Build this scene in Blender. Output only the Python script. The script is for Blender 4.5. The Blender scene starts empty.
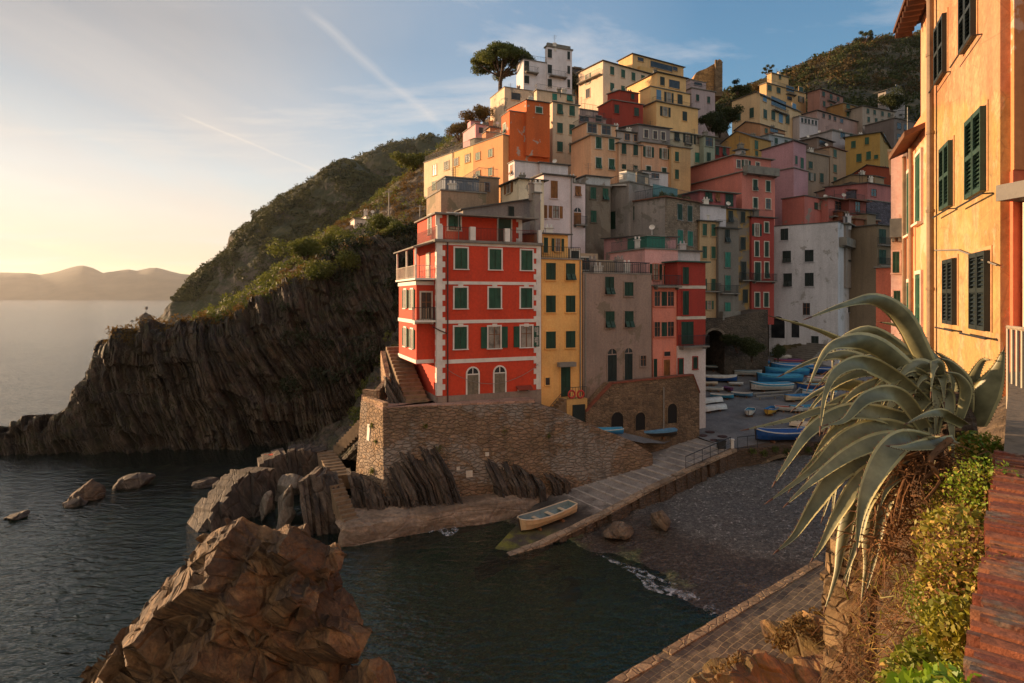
import bpy, math, random
import numpy as np
from mathutils import Vector, Matrix

random.seed(7)
RNG = np.random.default_rng(7)
# camera model: eye at (0, 0, 16) above the sea, looking along +Y, 21 mm lens with a little vertical shift
F, CX, HY, CZ = 600.0, 512.0, 298.0, 16.0
scene = bpy.context.scene
col = scene.collection


def P(x, y, D):
    """world point seen at photo position (x, y) standing D metres ahead of the camera"""
    return np.array([(x - CX) / F * D, D, CZ + (HY - y) / F * D])


def PZ(x, y, z):
    """world point seen at photo position (x, y) at height z"""
    D = F * (CZ - z) / (y - HY)
    return P(x, y, D)


# ---------------------------------------------------------------- numpy noise
def _hash(ix, iy, iz, seed):
    h = (ix * 374761393 + iy * 668265263 + iz * 2147483647 + seed * 1274126177) & 0xFFFFFFFF
    h = ((h ^ (h >> 13)) * 1274126177) & 0xFFFFFFFF
    h = h ^ (h >> 16)
    return (h & 0xFFFFFF) / float(0xFFFFFF) * 2.0 - 1.0


def vnoise(p, seed=0):
    p = np.asarray(p, dtype=np.float64)
    i = np.floor(p).astype(np.int64)
    f = p - i
    f = f * f * f * (f * (f * 6 - 15) + 10)
    out = 0
    for dx in (0, 1):
        wx = f[..., 0] if dx else 1 - f[..., 0]
        for dy in (0, 1):
            wy = f[..., 1] if dy else 1 - f[..., 1]
            for dz in (0, 1):
                wz = f[..., 2] if dz else 1 - f[..., 2]
                out = out + wx * wy * wz * _hash(i[..., 0] + dx, i[..., 1] + dy, i[..., 2] + dz, seed)
    return out


def fbm(p, octaves=4, seed=0, gain=0.5):
    p = np.asarray(p, dtype=np.float64)
    a, s, t = 1.0, 0.0, 0.0
    for k in range(octaves):
        s = s + a * vnoise(p * (2.03 ** k) + 17.3 * k, seed + k)
        t += a
        a *= gain
    return s / t


def facets(p, seed, tilt):
    """broken planar faces: every cell gets its own offset and its own slope"""
    p = np.asarray(p, dtype=np.float64)
    i = np.floor(p).astype(np.int64)
    d1 = np.full(p.shape[:-1], 9.0)
    d2 = np.full(p.shape[:-1], 9.0)
    out = np.zeros(p.shape[:-1])
    for dx in (-1, 0, 1):
        for dy in (-1, 0, 1):
            for dz in (-1, 0, 1):
                c = i + np.array([dx, dy, dz])
                h = [_hash(c[..., 0], c[..., 1], c[..., 2], seed + k) for k in range(7)]
                q = np.stack([c[..., k] + (h[k] + 1) / 2 for k in range(3)], -1)
                v = p - q
                d = np.linalg.norm(v, axis=-1)
                near = d < d1
                d2 = np.where(near, d1, np.minimum(d2, d))
                out = np.where(near, 0.5 * h[3] + tilt * (v[..., 0] * h[4] + v[..., 1] * h[5] + v[..., 2] * h[6]), out)
                d1 = np.where(near, d, d1)
    return out, d2 - d1


def cells(p, seed=0):
    """distance to the nearest and second-nearest feature point, and the nearest one's random value"""
    p = np.asarray(p, dtype=np.float64)
    i = np.floor(p).astype(np.int64)
    d1 = np.full(p.shape[:-1], 9.0)
    d2 = np.full(p.shape[:-1], 9.0)
    val = np.zeros(p.shape[:-1])
    for dx in (-1, 0, 1):
        for dy in (-1, 0, 1):
            for dz in (-1, 0, 1):
                c = i + np.array([dx, dy, dz])
                h = [(_hash(c[..., 0], c[..., 1], c[..., 2], seed + k) + 1) / 2 for k in range(4)]
                q = np.stack([c[..., 0] + h[0], c[..., 1] + h[1], c[..., 2] + h[2]], -1)
                d = np.linalg.norm(p - q, axis=-1)
                near = d < d1
                d2 = np.where(near, d1, np.minimum(d2, d))
                val = np.where(near, h[3], val)
                d1 = np.where(near, d, d1)
    return d1, d2, val


# ---------------------------------------------------------------- mesh building
class MB:
    def __init__(self):
        self.v, self.f, self.m = [], [], []

    def add(self, verts, faces, mi=0):
        b = len(self.v)
        self.v.extend([tuple(float(c) for c in p) for p in verts])
        for fc in faces:
            self.f.append(tuple(b + i for i in fc))
            self.m.append(mi)
        return b

    HEX = [(0, 3, 2, 1), (4, 5, 6, 7), (0, 1, 5, 4), (1, 2, 6, 5), (2, 3, 7, 6), (3, 0, 4, 7)]

    def hexa(self, p, mi=0):
        """8 points: bottom ring then top ring, counter-clockwise seen from above"""
        self.add(p, self.HEX, mi)

    def box(self, x0, x1, y0, y1, z0, z1, fr=None, mi=0):
        p = [(x0, y0, z0), (x1, y0, z0), (x1, y1, z0), (x0, y1, z0), (x0, y0, z1), (x1, y0, z1), (x1, y1, z1), (x0, y1, z1)]
        if fr is not None:
            p = [fr(*q) for q in p]
        self.hexa(p, mi)

    def prism(self, poly, y0, y1, fr=None, mi=0):
        """polygon in (x, z) extruded along y from y0 to y1"""
        n = len(poly)
        a = [(x, y0, z) for x, z in poly]
        b = [(x, y1, z) for x, z in poly]
        p = a + b
        if fr is not None:
            p = [fr(*q) for q in p]
        fs = [tuple(range(n)), tuple(range(2 * n - 1, n - 1, -1))]
        for i in range(n):
            j = (i + 1) % n
            fs.append((i, i + n, j + n, j))
        self.add(p, fs, mi)

    def slab(self, poly, z0, z1, mi=0):
        """polygon in (x, y) extruded upwards; z0/z1 numbers or per-vertex lists"""
        n = len(poly)
        z0 = z0 if hasattr(z0, '__len__') else [z0] * n
        z1 = z1 if hasattr(z1, '__len__') else [z1] * n
        p = [(q[0], q[1], z) for q, z in zip(poly, z0)] + [(q[0], q[1], z) for q, z in zip(poly, z1)]
        fs = [tuple(range(n - 1, -1, -1)), tuple(range(n, 2 * n))]
        for i in range(n):
            j = (i + 1) % n
            fs.append((i, j, j + n, i + n))
        self.add(p, fs, mi)

    def tube(self, pts, r, n=8, mi=0, cap=True):
        pts = [Vector(p) for p in pts]
        rs = r if hasattr(r, '__len__') else [r] * len(pts)
        rings = []
        up = Vector((0.13, 0.31, 0.94))
        for i, p in enumerate(pts):
            t = (pts[min(i + 1, len(pts) - 1)] - pts[max(i - 1, 0)])
            t = t.normalized() if t.length > 1e-9 else Vector((0, 0, 1))
            a = t.cross(up)
            if a.length < 0.1:
                a = t.cross(Vector((1, 0.2, 0)))
            a.normalize()
            b = t.cross(a)
            rings.append([p + (a * math.cos(2 * math.pi * k / n) + b * math.sin(2 * math.pi * k / n)) * rs[i] for k in range(n)])
        vs = [q for ring in rings for q in ring]
        fs = []
        for i in range(len(pts) - 1):
            for k in range(n):
                l = (k + 1) % n
                fs.append((i * n + k, (i + 1) * n + k, (i + 1) * n + l, i * n + l))
        if cap:
            fs.append(tuple(range(n)))
            fs.append(tuple((len(pts) - 1) * n + k for k in range(n - 1, -1, -1)))
        self.add(vs, fs, mi)

    def grid(self, g, mi=0):
        nu, nv = g.shape[:2]
        b = len(self.v)
        self.v.extend(map(tuple, g.reshape(-1, 3).tolist()))
        for i in range(nu - 1):
            for j in range(nv - 1):
                a = b + i * nv + j
                self.f.append((a, a + nv, a + nv + 1, a + 1))
                self.m.append(mi)

    def mesh(self, name, mats, smooth=False, off=(0, 0, 0)):
        me = bpy.data.meshes.new(name)
        v = np.array(self.v, dtype=np.float64).reshape(-1, 3) - np.array(off, dtype=np.float64)
        me.from_pydata(v.tolist(), [], self.f)
        for m in mats:
            me.materials.append(m)
        if len(mats) > 1:
            me.polygons.foreach_set('material_index', self.m)
        if smooth:
            me.polygons.foreach_set('use_smooth', [True] * len(me.polygons))
        me.update()
        return me

    def build(self, name, mats, parent=None, smooth=False, loc=None):
        """link as ONE mesh object; child meshes are stored relative to their thing's base"""
        if not isinstance(mats, (list, tuple)):
            mats = [mats]
        off = ORG[parent.name] if parent is not None else (np.array(loc, dtype=float) if loc is not None else np.zeros(3))
        o = bpy.data.objects.new(name, self.mesh(name, mats, smooth, off))
        col.objects.link(o)
        if parent is not None:
            o.parent = parent
            ORG[o.name] = off
        else:
            o.location = off
            ORG[o.name] = off
        return o


ORG = {}


def tag(o, label=None, cat=None, group=None, kind=None):
    if label:
        o['label'] = label
    if cat:
        o['category'] = cat
    if group:
        o['group'] = group
    if kind:
        o['kind'] = kind
    return o


def thing(name, label, cat, loc, group=None):
    o = bpy.data.objects.new(name, None)
    o.empty_display_size = 0.3
    o.location = loc
    col.objects.link(o)
    ORG[o.name] = np.array(loc, dtype=float)
    return tag(o, label, cat, group)


def inst(name, me, parent, loc, rotz=0.0):
    """a child that uses a shared mesh, placed at world loc"""
    o = bpy.data.objects.new(name, me)
    col.objects.link(o)
    o.parent = parent
    o.location = np.array(loc, dtype=float) - ORG[parent.name]
    o.rotation_euler = (0, 0, rotz)
    return o


def sub(name, me, parent):
    o = bpy.data.objects.new(name, me)
    col.objects.link(o)
    o.parent = parent
    return o


def copy_tree(o, parent=None):
    c = o.copy()
    col.objects.link(c)
    if parent is not None:
        c.parent = parent
    for ch in list(o.children):
        copy_tree(ch, c)
    return c


class Fr:
    """a facade frame: local x runs along the wall, y into it, z up"""
    def __init__(self, o, th):
        self.o = np.array([o[0], o[1]], dtype=float)
        self.th = th
        self.u = np.array([math.cos(th), math.sin(th)])
        self.n = np.array([math.sin(th), -math.cos(th)])      # outwards

    def __call__(self, x, y, z):
        q = self.o + self.u * x - self.n * y
        return (q[0], q[1], z)

    def hit(self, px, py):
        """local x, height and distance where the sight line through the photo point meets this wall"""
        d = np.array([(px - CX) / F, 1.0])
        t = self.o.dot(self.n) / d.dot(self.n)
        q = d * t
        return (q - self.o).dot(self.u), CZ + (HY - py) / F * t, t


def catmull(c, t):
    """c: (k, ...) control values, t in 0..1 -> smooth interpolation"""
    k = len(c)
    s = np.clip(t, 0, 1) * (k - 1)
    i = np.minimum(np.floor(s).astype(int), k - 2)
    f = (s - i)
    sh = (len(t),) + (1,) * (c.ndim - 1)
    f = f.reshape(sh)
    p0, p1, p2, p3 = c[np.maximum(i - 1, 0)], c[i], c[i + 1], c[np.minimum(i + 2, k - 1)]
    return 0.5 * (2 * p1 + (p2 - p0) * f + (2 * p0 - 5 * p1 + 4 * p2 - p3) * f ** 2 + (3 * p1 - p0 - 3 * p2 + p3) * f ** 3)


def relief(cols, nu, nv, lin=False):
    """terrain sheet: cols = [(photo x, [(photo y, distance), ...])] laid out as world points"""
    c = np.array([[P(x, y, D) for y, D in pts] for x, pts in cols])
    xs = np.array([x for x, _ in cols], dtype=float)
    # even spacing in photo x
    tx = np.interp(np.linspace(xs[0], xs[-1], nu), xs, np.linspace(0, 1, len(xs)))
    tv = np.linspace(0, 1, nv)
    if lin:
        k = len(cols)
        s = tx * (k - 1)
        i = np.minimum(s.astype(int), k - 2)
        f = (s - i)[:, None, None]
        a = c[i] * (1 - f) + c[i + 1] * f
    else:
        a = catmull(c, tx)
    b = catmull(np.swapaxes(a, 0, 1), tv)
    return np.swapaxes(b, 0, 1)


def gnormals(g):
    du = np.gradient(g, axis=0)
    dv = np.gradient(g, axis=1)
    n = np.cross(du, dv)
    n /= np.maximum(np.linalg.norm(n, axis=-1, keepdims=True), 1e-9)
    return n


def grid_object(name, g, mats, smooth=False):
    nu, nv = g.shape[:2]
    a = (np.arange(nu - 1)[:, None] * nv + np.arange(nv - 1)[None, :]).reshape(-1)
    f = np.stack([a, a + nv, a + nv + 1, a + 1], 1)
    me = bpy.data.meshes.new(name)
    me.from_pydata(g.reshape(-1, 3).tolist(), [], f.tolist())
    for m in (mats if isinstance(mats, (list, tuple)) else [mats]):
        me.materials.append(m)
    if smooth:
        me.polygons.foreach_set('use_smooth', [True] * len(me.polygons))
    o = bpy.data.objects.new(name, me)
    col.objects.link(o)
    ORG[o.name] = np.zeros(3)
    return o


# many leaf-sized faces spread through clump volumes
def leaf_faces(centers, radii, per, size, flat=0.8, seed=0, shell=0.55):
    r = np.random.default_rng(seed)
    centers = np.asarray(centers, dtype=float)
    n = len(centers)
    radii = np.broadcast_to(np.asarray(radii, dtype=float), (n,))
    c = np.repeat(centers, per, axis=0)
    rad = np.repeat(radii, per)
    d = r.normal(size=(n * per, 3))
    d /= np.linalg.norm(d, axis=1, keepdims=True)
    k = rad * (shell + (1 - shell) * r.random(n * per))
    p = c + d * k[:, None] * np.array([1, 1, flat])
    a = r.normal(size=(n * per, 3)) + d * 0.4
    a /= np.linalg.norm(a, axis=1, keepdims=True)
    b = np.cross(a, r.normal(size=(n * per, 3)))
    b /= np.maximum(np.linalg.norm(b, axis=1, keepdims=True), 1e-6)
    s = np.repeat(np.broadcast_to(np.asarray(size, dtype=float), (n,)), per)[:, None] * (0.6 + 0.8 * r.random((n * per, 1)))
    v = np.stack([p - a * s, p + b * s * 0.5, p + a * s, p - b * s * 0.5], 1).reshape(-1, 3)
    return v


def leaf_object(name, v, mats, parent=None, mi=None):
    n = len(v) // 4
    off = ORG[parent.name] if parent is not None else np.zeros(3)
    me = bpy.data.meshes.new(name)
    me.vertices.add(len(v))
    me.vertices.foreach_set('co', (v - off).reshape(-1))
    me.loops.add(len(v))
    me.loops.foreach_set('vertex_index', np.arange(len(v)))
    me.polygons.add(n)
    me.polygons.foreach_set('loop_start', np.arange(n) * 4)
    for m in (mats if isinstance(mats, (list, tuple)) else [mats]):
        me.materials.append(m)
    if mi is not None:
        me.polygons.foreach_set('material_index', mi)
    me.update()
    me.validate()
    o = bpy.data.objects.new(name, me)
    col.objects.link(o)
    if parent is not None:
        o.parent = parent
        ORG[o.name] = off
    return o
# ---------------------------------------------------------------- materials
def lin(c):
    return c / 12.92 if c <= 0.04045 else ((c + 0.055) / 1.055) ** 2.4


def hexc(h):
    h = h.lstrip('#')
    return tuple(lin(int(h[i:i + 2], 16) / 255) for i in (0, 2, 4))


class NT:
    def __init__(self, name):
        self.m = bpy.data.materials.new(name)
        self.m.use_nodes = True
        self.t = self.m.node_tree
        self.t.nodes.clear()
        self.out = self.n('ShaderNodeOutputMaterial')

    def n(self, typ, **kw):
        nd = self.t.nodes.new(typ)
        for k, v in kw.items():
            setattr(nd, k, v)
        return nd

    def l(self, a, b):
        self.t.links.new(a, b)

    def val(self, sock, v):
        if isinstance(v, bpy.types.NodeSocket):
            self.l(v, sock)
        else:
            sock.default_value = v

    def pos(self, scale=(1, 1, 1), rot=(0, 0, 0), loc=(0, 0, 0), obj=False):
        if obj:
            src = self.n('ShaderNodeTexCoord').outputs['Object']
        else:
            src = self.n('ShaderNodeNewGeometry').outputs['Position']
        mp = self.n('ShaderNodeMapping')
        mp.inputs['Scale'].default_value = scale
        mp.inputs['Rotation'].default_value = rot
        mp.inputs['Location'].default_value = loc
        self.l(src, mp.inputs['Vector'])
        return mp.outputs['Vector']

    def noise(self, vec, scale=1.0, detail=4.0, rough=0.55, dist=0.0):
        nd = self.n('ShaderNodeTexNoise')
        self.l(vec, nd.inputs['Vector'])
        nd.inputs['Scale'].default_value = scale
        nd.inputs['Detail'].default_value = detail
        nd.inputs['Roughness'].default_value = rough
        nd.inputs['Distortion'].default_value = dist
        return nd.outputs['Fac']

    def voro(self, vec, scale=1.0, feature='F1', out='Distance', rnd=1.0):
        nd = self.n('ShaderNodeTexVoronoi', feature=feature)
        self.l(vec, nd.inputs['Vector'])
        nd.inputs['Scale'].default_value = scale
        nd.inputs['Randomness'].default_value = rnd
        return nd.outputs[out]

    def ramp(self, fac, stops, interp='LINEAR'):
        nd = self.n('ShaderNodeValToRGB')
        cr = nd.color_ramp
        cr.interpolation = interp
        while len(cr.elements) < len(stops):
            cr.elements.new(0.5)
        for e, (p, c) in zip(cr.elements, stops):
            e.position = p
            if not hasattr(c, '__len__'):
                c = (c, c, c)
            e.color = (*c[:3], 1)
        self.l(fac, nd.inputs['Fac'])
        return nd.outputs['Color']

    def mix(self, fac, a, b, mode='MIX'):
        nd = self.n('ShaderNodeMix', data_type='RGBA', blend_type=mode)
        self.val(nd.inputs[0], fac)
        for s, v in ((nd.inputs[6], a), (nd.inputs[7], b)):
            if isinstance(v, bpy.types.NodeSocket):
                self.l(v, s)
            else:
                s.default_value = (*v[:3], 1)
        return nd.outputs[2]

    def math(self, op, a, b=0.5):
        nd = self.n('ShaderNodeMath', operation=op)
        self.val(nd.inputs[0], a)
        self.val(nd.inputs[1], b)
        return nd.outputs[0]

    def bump(self, h, strength=0.3, dist=0.05, normal=None):
        nd = self.n('ShaderNodeBump')
        nd.inputs['Strength'].default_value = strength
        nd.inputs['Distance'].default_value = dist
        self.l(h, nd.inputs['Height'])
        if normal is not None:
            self.l(normal, nd.inputs['Normal'])
        return nd.outputs['Normal']

    def bsdf(self, color, rough=0.8, normal=None, **kw):
        b = self.n('ShaderNodeBsdfPrincipled')
        if isinstance(color, bpy.types.NodeSocket):
            self.l(color, b.inputs['Base Color'])
        else:
            b.inputs['Base Color'].default_value = (*color[:3], 1)
        self.val(b.inputs['Roughness'], rough)
        if normal is not None:
            self.l(normal, b.inputs['Normal'])
        for k, v in kw.items():
            self.val(b.inputs[k.replace('_', ' ')], v)
        self.l(b.outputs[0], self.out.inputs['Surface'])
        return b


MATS = {}


def sc(c, k):
    return tuple(min(1.0, x * k) for x in c)


def plaster(h, stain=0.35, patch=0.0, pc='#8d8478', bump=0.25, scale=1.0, k=0.8):
    """weathered painted render"""
    key = ('pl', h, stain, patch, pc, scale, k)
    if key in MATS:
        return MATS[key]
    c = sc(hexc(h), k * 1.15)
    if c[0] > c[1] > c[2]:
        m = (c[0] + c[1] + c[2]) / 3
        q = 0.2 if c[0] < 2.6 * c[1] else 0.04
        c = tuple(min(0.85, 1.08 * v) for v in (c[0] * (1 - q) + m * q, (c[1] * (1 - q) + m * q) * 0.95, c[2] * (1 - q) + m * q))
    t = NT('plaster_' + h.strip('#'))
    lo = sum(ord(q) * (i + 3) for i, q in enumerate(h)) % 97
    big = t.noise(t.pos((0.35 * scale, 0.35 * scale, 0.25 * scale), loc=(lo, 0, 0)), 1.0, 5, 0.6)
    base = t.ramp(big, [(0.3, sc(c, 0.82)), (0.5, c), (0.72, sc(c, 1.14))])
    streak = t.noise(t.pos((1.9 * scale, 1.9 * scale, 0.16 * scale), loc=(0, lo, 0)), 1.0, 6, 0.65)
    sm = t.ramp(streak, [(0.46, 0.0), (0.72, 1.0)])
    g = sum(c) / 3
    dirt = tuple(0.45 * x + 0.12 * g for x in c)
    base = t.mix(t.math('MULTIPLY', sm, stain), base, dirt)
    fine = t.noise(t.pos((7 * scale,) * 3), 1.0, 4, 0.7)
    base = t.mix(0.16, base, t.ramp(fine, [(0.3, 0.0), (0.7, 1.0)]), 'OVERLAY')
    if patch > 0:
        pn = t.noise(t.pos((0.55 * scale, 0.55 * scale, 0.5 * scale), loc=(lo * 1.7, 3, 5)), 1.0, 7, 0.62, 0.4)
        pm = t.ramp(pn, [(0.62 - 0.25 * patch, 0.0), (0.64 - 0.25 * patch, 1.0)])
        pcol = t.mix(fine, sc(hexc(pc), 0.65), sc(hexc(pc), 1.1))
        base = t.mix(t.math('MULTIPLY', pm, 0.85), base, pcol)
    t.bsdf(base, 0.88, t.bump(t.math('ADD', fine, big), bump, 0.03))
    MATS[key] = t.m
    return t.m


def paint(h, rough=0.5, k=0.85, var=0.18, scale=6, bump=0.1, metal=0.0):
    key = ('pa', h, rough, k, metal, var)
    if key in MATS:
        return MATS[key]
    c = sc(hexc(h), k)
    t = NT('paint_' + h.strip('#'))
    nz = t.noise(t.pos((scale,) * 3), 1.0, 5, 0.65)
    base = t.ramp(nz, [(0.28, sc(c, 1 - 1.6 * var)), (0.5, c), (0.75, sc(c, 1 + var))])
    t.bsdf(base, rough, t.bump(nz, bump, 0.02), Metallic=metal)
    MATS[key] = t.m
    return t.m


def stone(name, h, scale=2.0, joint=0.06, k=1.0, h2=None, flat=1.9, bump=0.7, smear=0.0):
    """rubble masonry: cells with mortar joints, any wall direction"""
    c = sc(hexc(h), k * 1.45)
    c2 = sc(hexc(h2 or h), k * 1.45)
    t = NT(name)
    v = t.pos((scale, scale, scale * flat))
    nz = t.n('ShaderNodeTexNoise')
    t.l(v, nz.inputs['Vector'])
    nz.inputs['Scale'].default_value = 1.3
    vv = t.mix(0.35, v, nz.outputs['Color'], 'ADD')
    e = t.voro(vv, 1.0, 'DISTANCE_TO_EDGE')
    cell = t.voro(vv, 1.0, 'F1', 'Color')
    sep = t.n('ShaderNodeSeparateColor')
    t.l(cell, sep.inputs[0])
    base = t.ramp(sep.outputs[0], [(0.0, sc(c, 0.55)), (0.35, c), (0.7, c2), (1.0, sc(c2, 1.45))])
    fine = t.noise(t.pos((9, 9, 9)), 1.0, 5, 0.7)
    base = t.mix(0.5, base, t.ramp(fine, [(0.3, 0.1), (0.7, 0.9)]), 'OVERLAY')
    big = t.noise(t.pos((0.3, 0.3, 0.3)), 1.0, 6, 0.66)
    base = t.mix(t.ramp(big, [(0.46, 0.0), (0.66, 0.7)]), base, sc(c, 0.5))
    smr = t.noise(t.pos((0.5, 0.5, 0.4), loc=(9, 4, 2)), 1.0, 7, 0.66, 0.3)
    base = t.mix(t.ramp(smr, [(0.5, 0.0), (0.6, 0.7)]), base, t.mix(fine, sc(c2, 0.8), sc(c2, 2.0)))
    if smear:
        s2 = t.noise(t.pos((0.22, 0.22, 0.3), loc=(2, 8, 5)), 1.0, 8, 0.68, 0.4)
        base = t.mix(t.ramp(s2, [(0.5, 0.0), (0.56, smear)]), base, t.mix(fine, (0.16, 0.14, 0.12), (0.36, 0.32, 0.275)))
        st = t.noise(t.pos((0.9, 0.9, 0.12), loc=(1, 3, 7)), 1.0, 6, 0.65)
        base = t.mix(t.ramp(st, [(0.52, 0.0), (0.7, 0.65)]), base, (0.04, 0.033, 0.027))
    jm = t.ramp(e, [(joint * 0.3, 1.0), (joint, 0.0)])
    base = t.mix(t.math('MULTIPLY', jm, 0.6), base, sc(c, 0.45))
    hh = t.math('ADD', t.ramp(e, [(0.0, 0.0), (joint * 2.2, 1.0)]), t.math('MULTIPLY', fine, 0.45))
    t.bsdf(base, 0.9, t.bump(hh, bump, 0.08))
    return t.m


def rock(name, h, h2, scale=1.0, strata=None, k=1.0, moss=None, bump=0.8, tint=None):
    """layered rock; strata = rotation of the bedding planes' normal onto x"""
    k *= 1.4
    c, c2 = sc(hexc(h), k), sc(hexc(h2), k)
    t = NT(name)
    rot = strata or (0, 0, 0)
    def rotpos(sx):
        m2 = t.n('ShaderNodeMapping')
        m2.inputs['Scale'].default_value = sx
        t.l(t.pos((1, 1, 1), rot), m2.inputs['Vector'])
        return m2.outputs['Vector']
    v = rotpos((2.2 * scale, 0.28 * scale, 0.28 * scale))
    lay = t.noise(v, 1.0, 8, 0.68, 0.35)
    blot = t.noise(t.pos((0.35 * scale,) * 3), 1.0, 6, 0.62)
    fine = t.noise(t.pos((5 * scale,) * 3), 1.0, 6, 0.7)
    base = t.ramp(lay, [(0.3, sc(c, 0.5)), (0.46, c), (0.56, c2), (0.74, sc(c2, 1.5))])
    base = t.mix(t.ramp(blot, [(0.4, 0.0), (0.68, 0.8)]), base, t.mix(lay, sc(c, 0.55), sc(c2, 0.8)))
    if tint:
        b2 = t.noise(t.pos((0.5 * scale,) * 3, loc=(31, 7, 3)), 1.0, 5, 0.65)
        base = t.mix(t.ramp(b2, [(0.5, 0.0), (0.66, 0.75)]), base, sc(hexc(tint), k))
    base = t.mix(0.45, base, t.ramp(fine, [(0.3, 0.05), (0.7, 0.95)]), 'OVERLAY')
    if moss:
        ge = t.n('ShaderNodeNewGeometry')
        sp = t.n('ShaderNodeSeparateXYZ')
        t.l(ge.outputs['Normal'], sp.inputs[0])
        mn = t.noise(t.pos((0.8 * scale,) * 3, loc=(5, 5, 5)), 1.0, 6, 0.65)
        mm = t.math('MULTIPLY', t.ramp(mn, [(0.45, 0.0), (0.58, 1.0)]), t.ramp(sp.outputs[2], [(0.15, 0.0), (0.5, 1.0)]))
        base = t.mix(t.math('MULTIPLY', mm, 0.85), base, sc(hexc(moss), k))
    cr = t.voro(rotpos((1.3 * scale, 0.5 * scale, 0.5 * scale)), 1.0, 'DISTANCE_TO_EDGE')
    hh = t.math('ADD', t.math('MULTIPLY', lay, 1.4), t.math('MULTIPLY', fine, 0.5))
    hh = t.math('ADD', hh, t.ramp(cr, [(0.0, 0.0), (0.06, 0.5)]))
    t.bsdf(base, 0.82, t.bump(hh, bump, 0.25 / scale))
    return t.m


def leafmat(name, h, h2, rough=0.6, k=1.0, scale=0.6, trans=0.25):
    c, c2 = sc(hexc(h), k), sc(hexc(h2), k)
    t = NT(name)
    nz = t.noise(t.pos((scale,) * 3), 1.0, 4, 0.6)
    oi = t.n('ShaderNodeTexWhiteNoise', noise_dimensions='3D')
    t.l(t.pos((3, 3, 3)), oi.inputs['Vector'])
    base = t.ramp(nz, [(0.3, c), (0.7, c2)])
    b = t.bsdf(base, rough)
    if trans > 0:
        tr = t.n('ShaderNodeBsdfTranslucent')
        t.l(base, tr.inputs['Color'])
        mx = t.n('ShaderNodeMixShader')
        mx.inputs[0].default_value = trans
        t.l(b.outputs[0], mx.inputs[1])
        t.l(tr.outputs[0], mx.inputs[2])
        t.l(mx.outputs[0], t.out.inputs['Surface'])
    return t.m


def glassdark():
    if 'glass' in MATS:
        return MATS['glass']
    t = NT('window_glass')
    nz = t.noise(t.pos((0.9, 0.9, 0.9)), 1.0, 2, 0.5)
    t.bsdf(t.ramp(nz, [(0.35, (0.012, 0.014, 0.017)), (0.7, (0.04, 0.042, 0.044))]), 0.25, Specular_IOR_Level=0.35)
    MATS['glass'] = t.m
    return t.m


def shuttermat(h, k=0.8):
    key = ('sh', h, k)
    if key in MATS:
        return MATS[key]
    c = sc(hexc(h), k)
    t = NT('shutter_' + h.strip('#'))
    w = t.n('ShaderNodeTexWave', wave_type='BANDS', bands_direction='Z', wave_profile='SAW')
    t.l(t.pos((1, 1, 1), obj=True), w.inputs['Vector'])
    w.inputs['Scale'].default_value = 5.2
    nz = t.noise(t.pos((2.3, 2.3, 1.1)), 1.0, 5, 0.65)
    base = t.ramp(nz, [(0.3, sc(c, 0.55)), (0.5, c), (0.72, sc(c, 1.35))])
    t.bsdf(base, 0.55, t.bump(w.outputs['Fac'], 0.6, 0.03))
    MATS[key] = t.m
    return t.m


M_GLASS = glassdark()
M_IRON = paint('#2b2c2d', 0.5, 1.0, 0.2)
M_SLATE = paint('#5d5852', 0.85, 0.8, 0.3, 1.4, 0.4)
M_TILE = paint('#8a5a42', 0.85, 0.7, 0.35, 1.6, 0.5)
M_CONC = paint('#8b857b', 0.9, 0.75, 0.25, 1.2, 0.35)
M_WHITE = paint('#e4ddd2', 0.7, 0.85, 0.12, 1.5)
M_TRIM = paint('#d9cdbb', 0.75, 0.8, 0.16, 1.5)
M_PIPE = paint('#8f877c', 0.5, 0.8)
M_WOOD = paint('#7d5230', 0.6, 0.8, 0.3, 3)
M_GREEN = shuttermat('#1f4434')
M_GREEN2 = shuttermat('#2a5a46')
M_TEAL = shuttermat('#2f7f6c')
M_DARKS = shuttermat('#24302c')
M_BROWNS = shuttermat('#9c6430')
M_BLUE = paint('#5b86a8', 0.6, 0.8)
M_CURTAIN = paint('#9d9588', 0.6, 0.7, 0.5, 1.1)
M_FRAME = paint('#7a4a28', 0.6, 0.8)
SH = dict(n=shuttermat('#35604c'), g=M_GREEN, h=M_GREEN2, t=M_TEAL, d=M_DARKS, b=M_BROWNS, u=M_BLUE, k=M_GLASS)
# ---------------------------------------------------------------- house builder
WCACHE = {}
GROUND = []          # terrain control points gathered from the houses' bases


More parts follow.
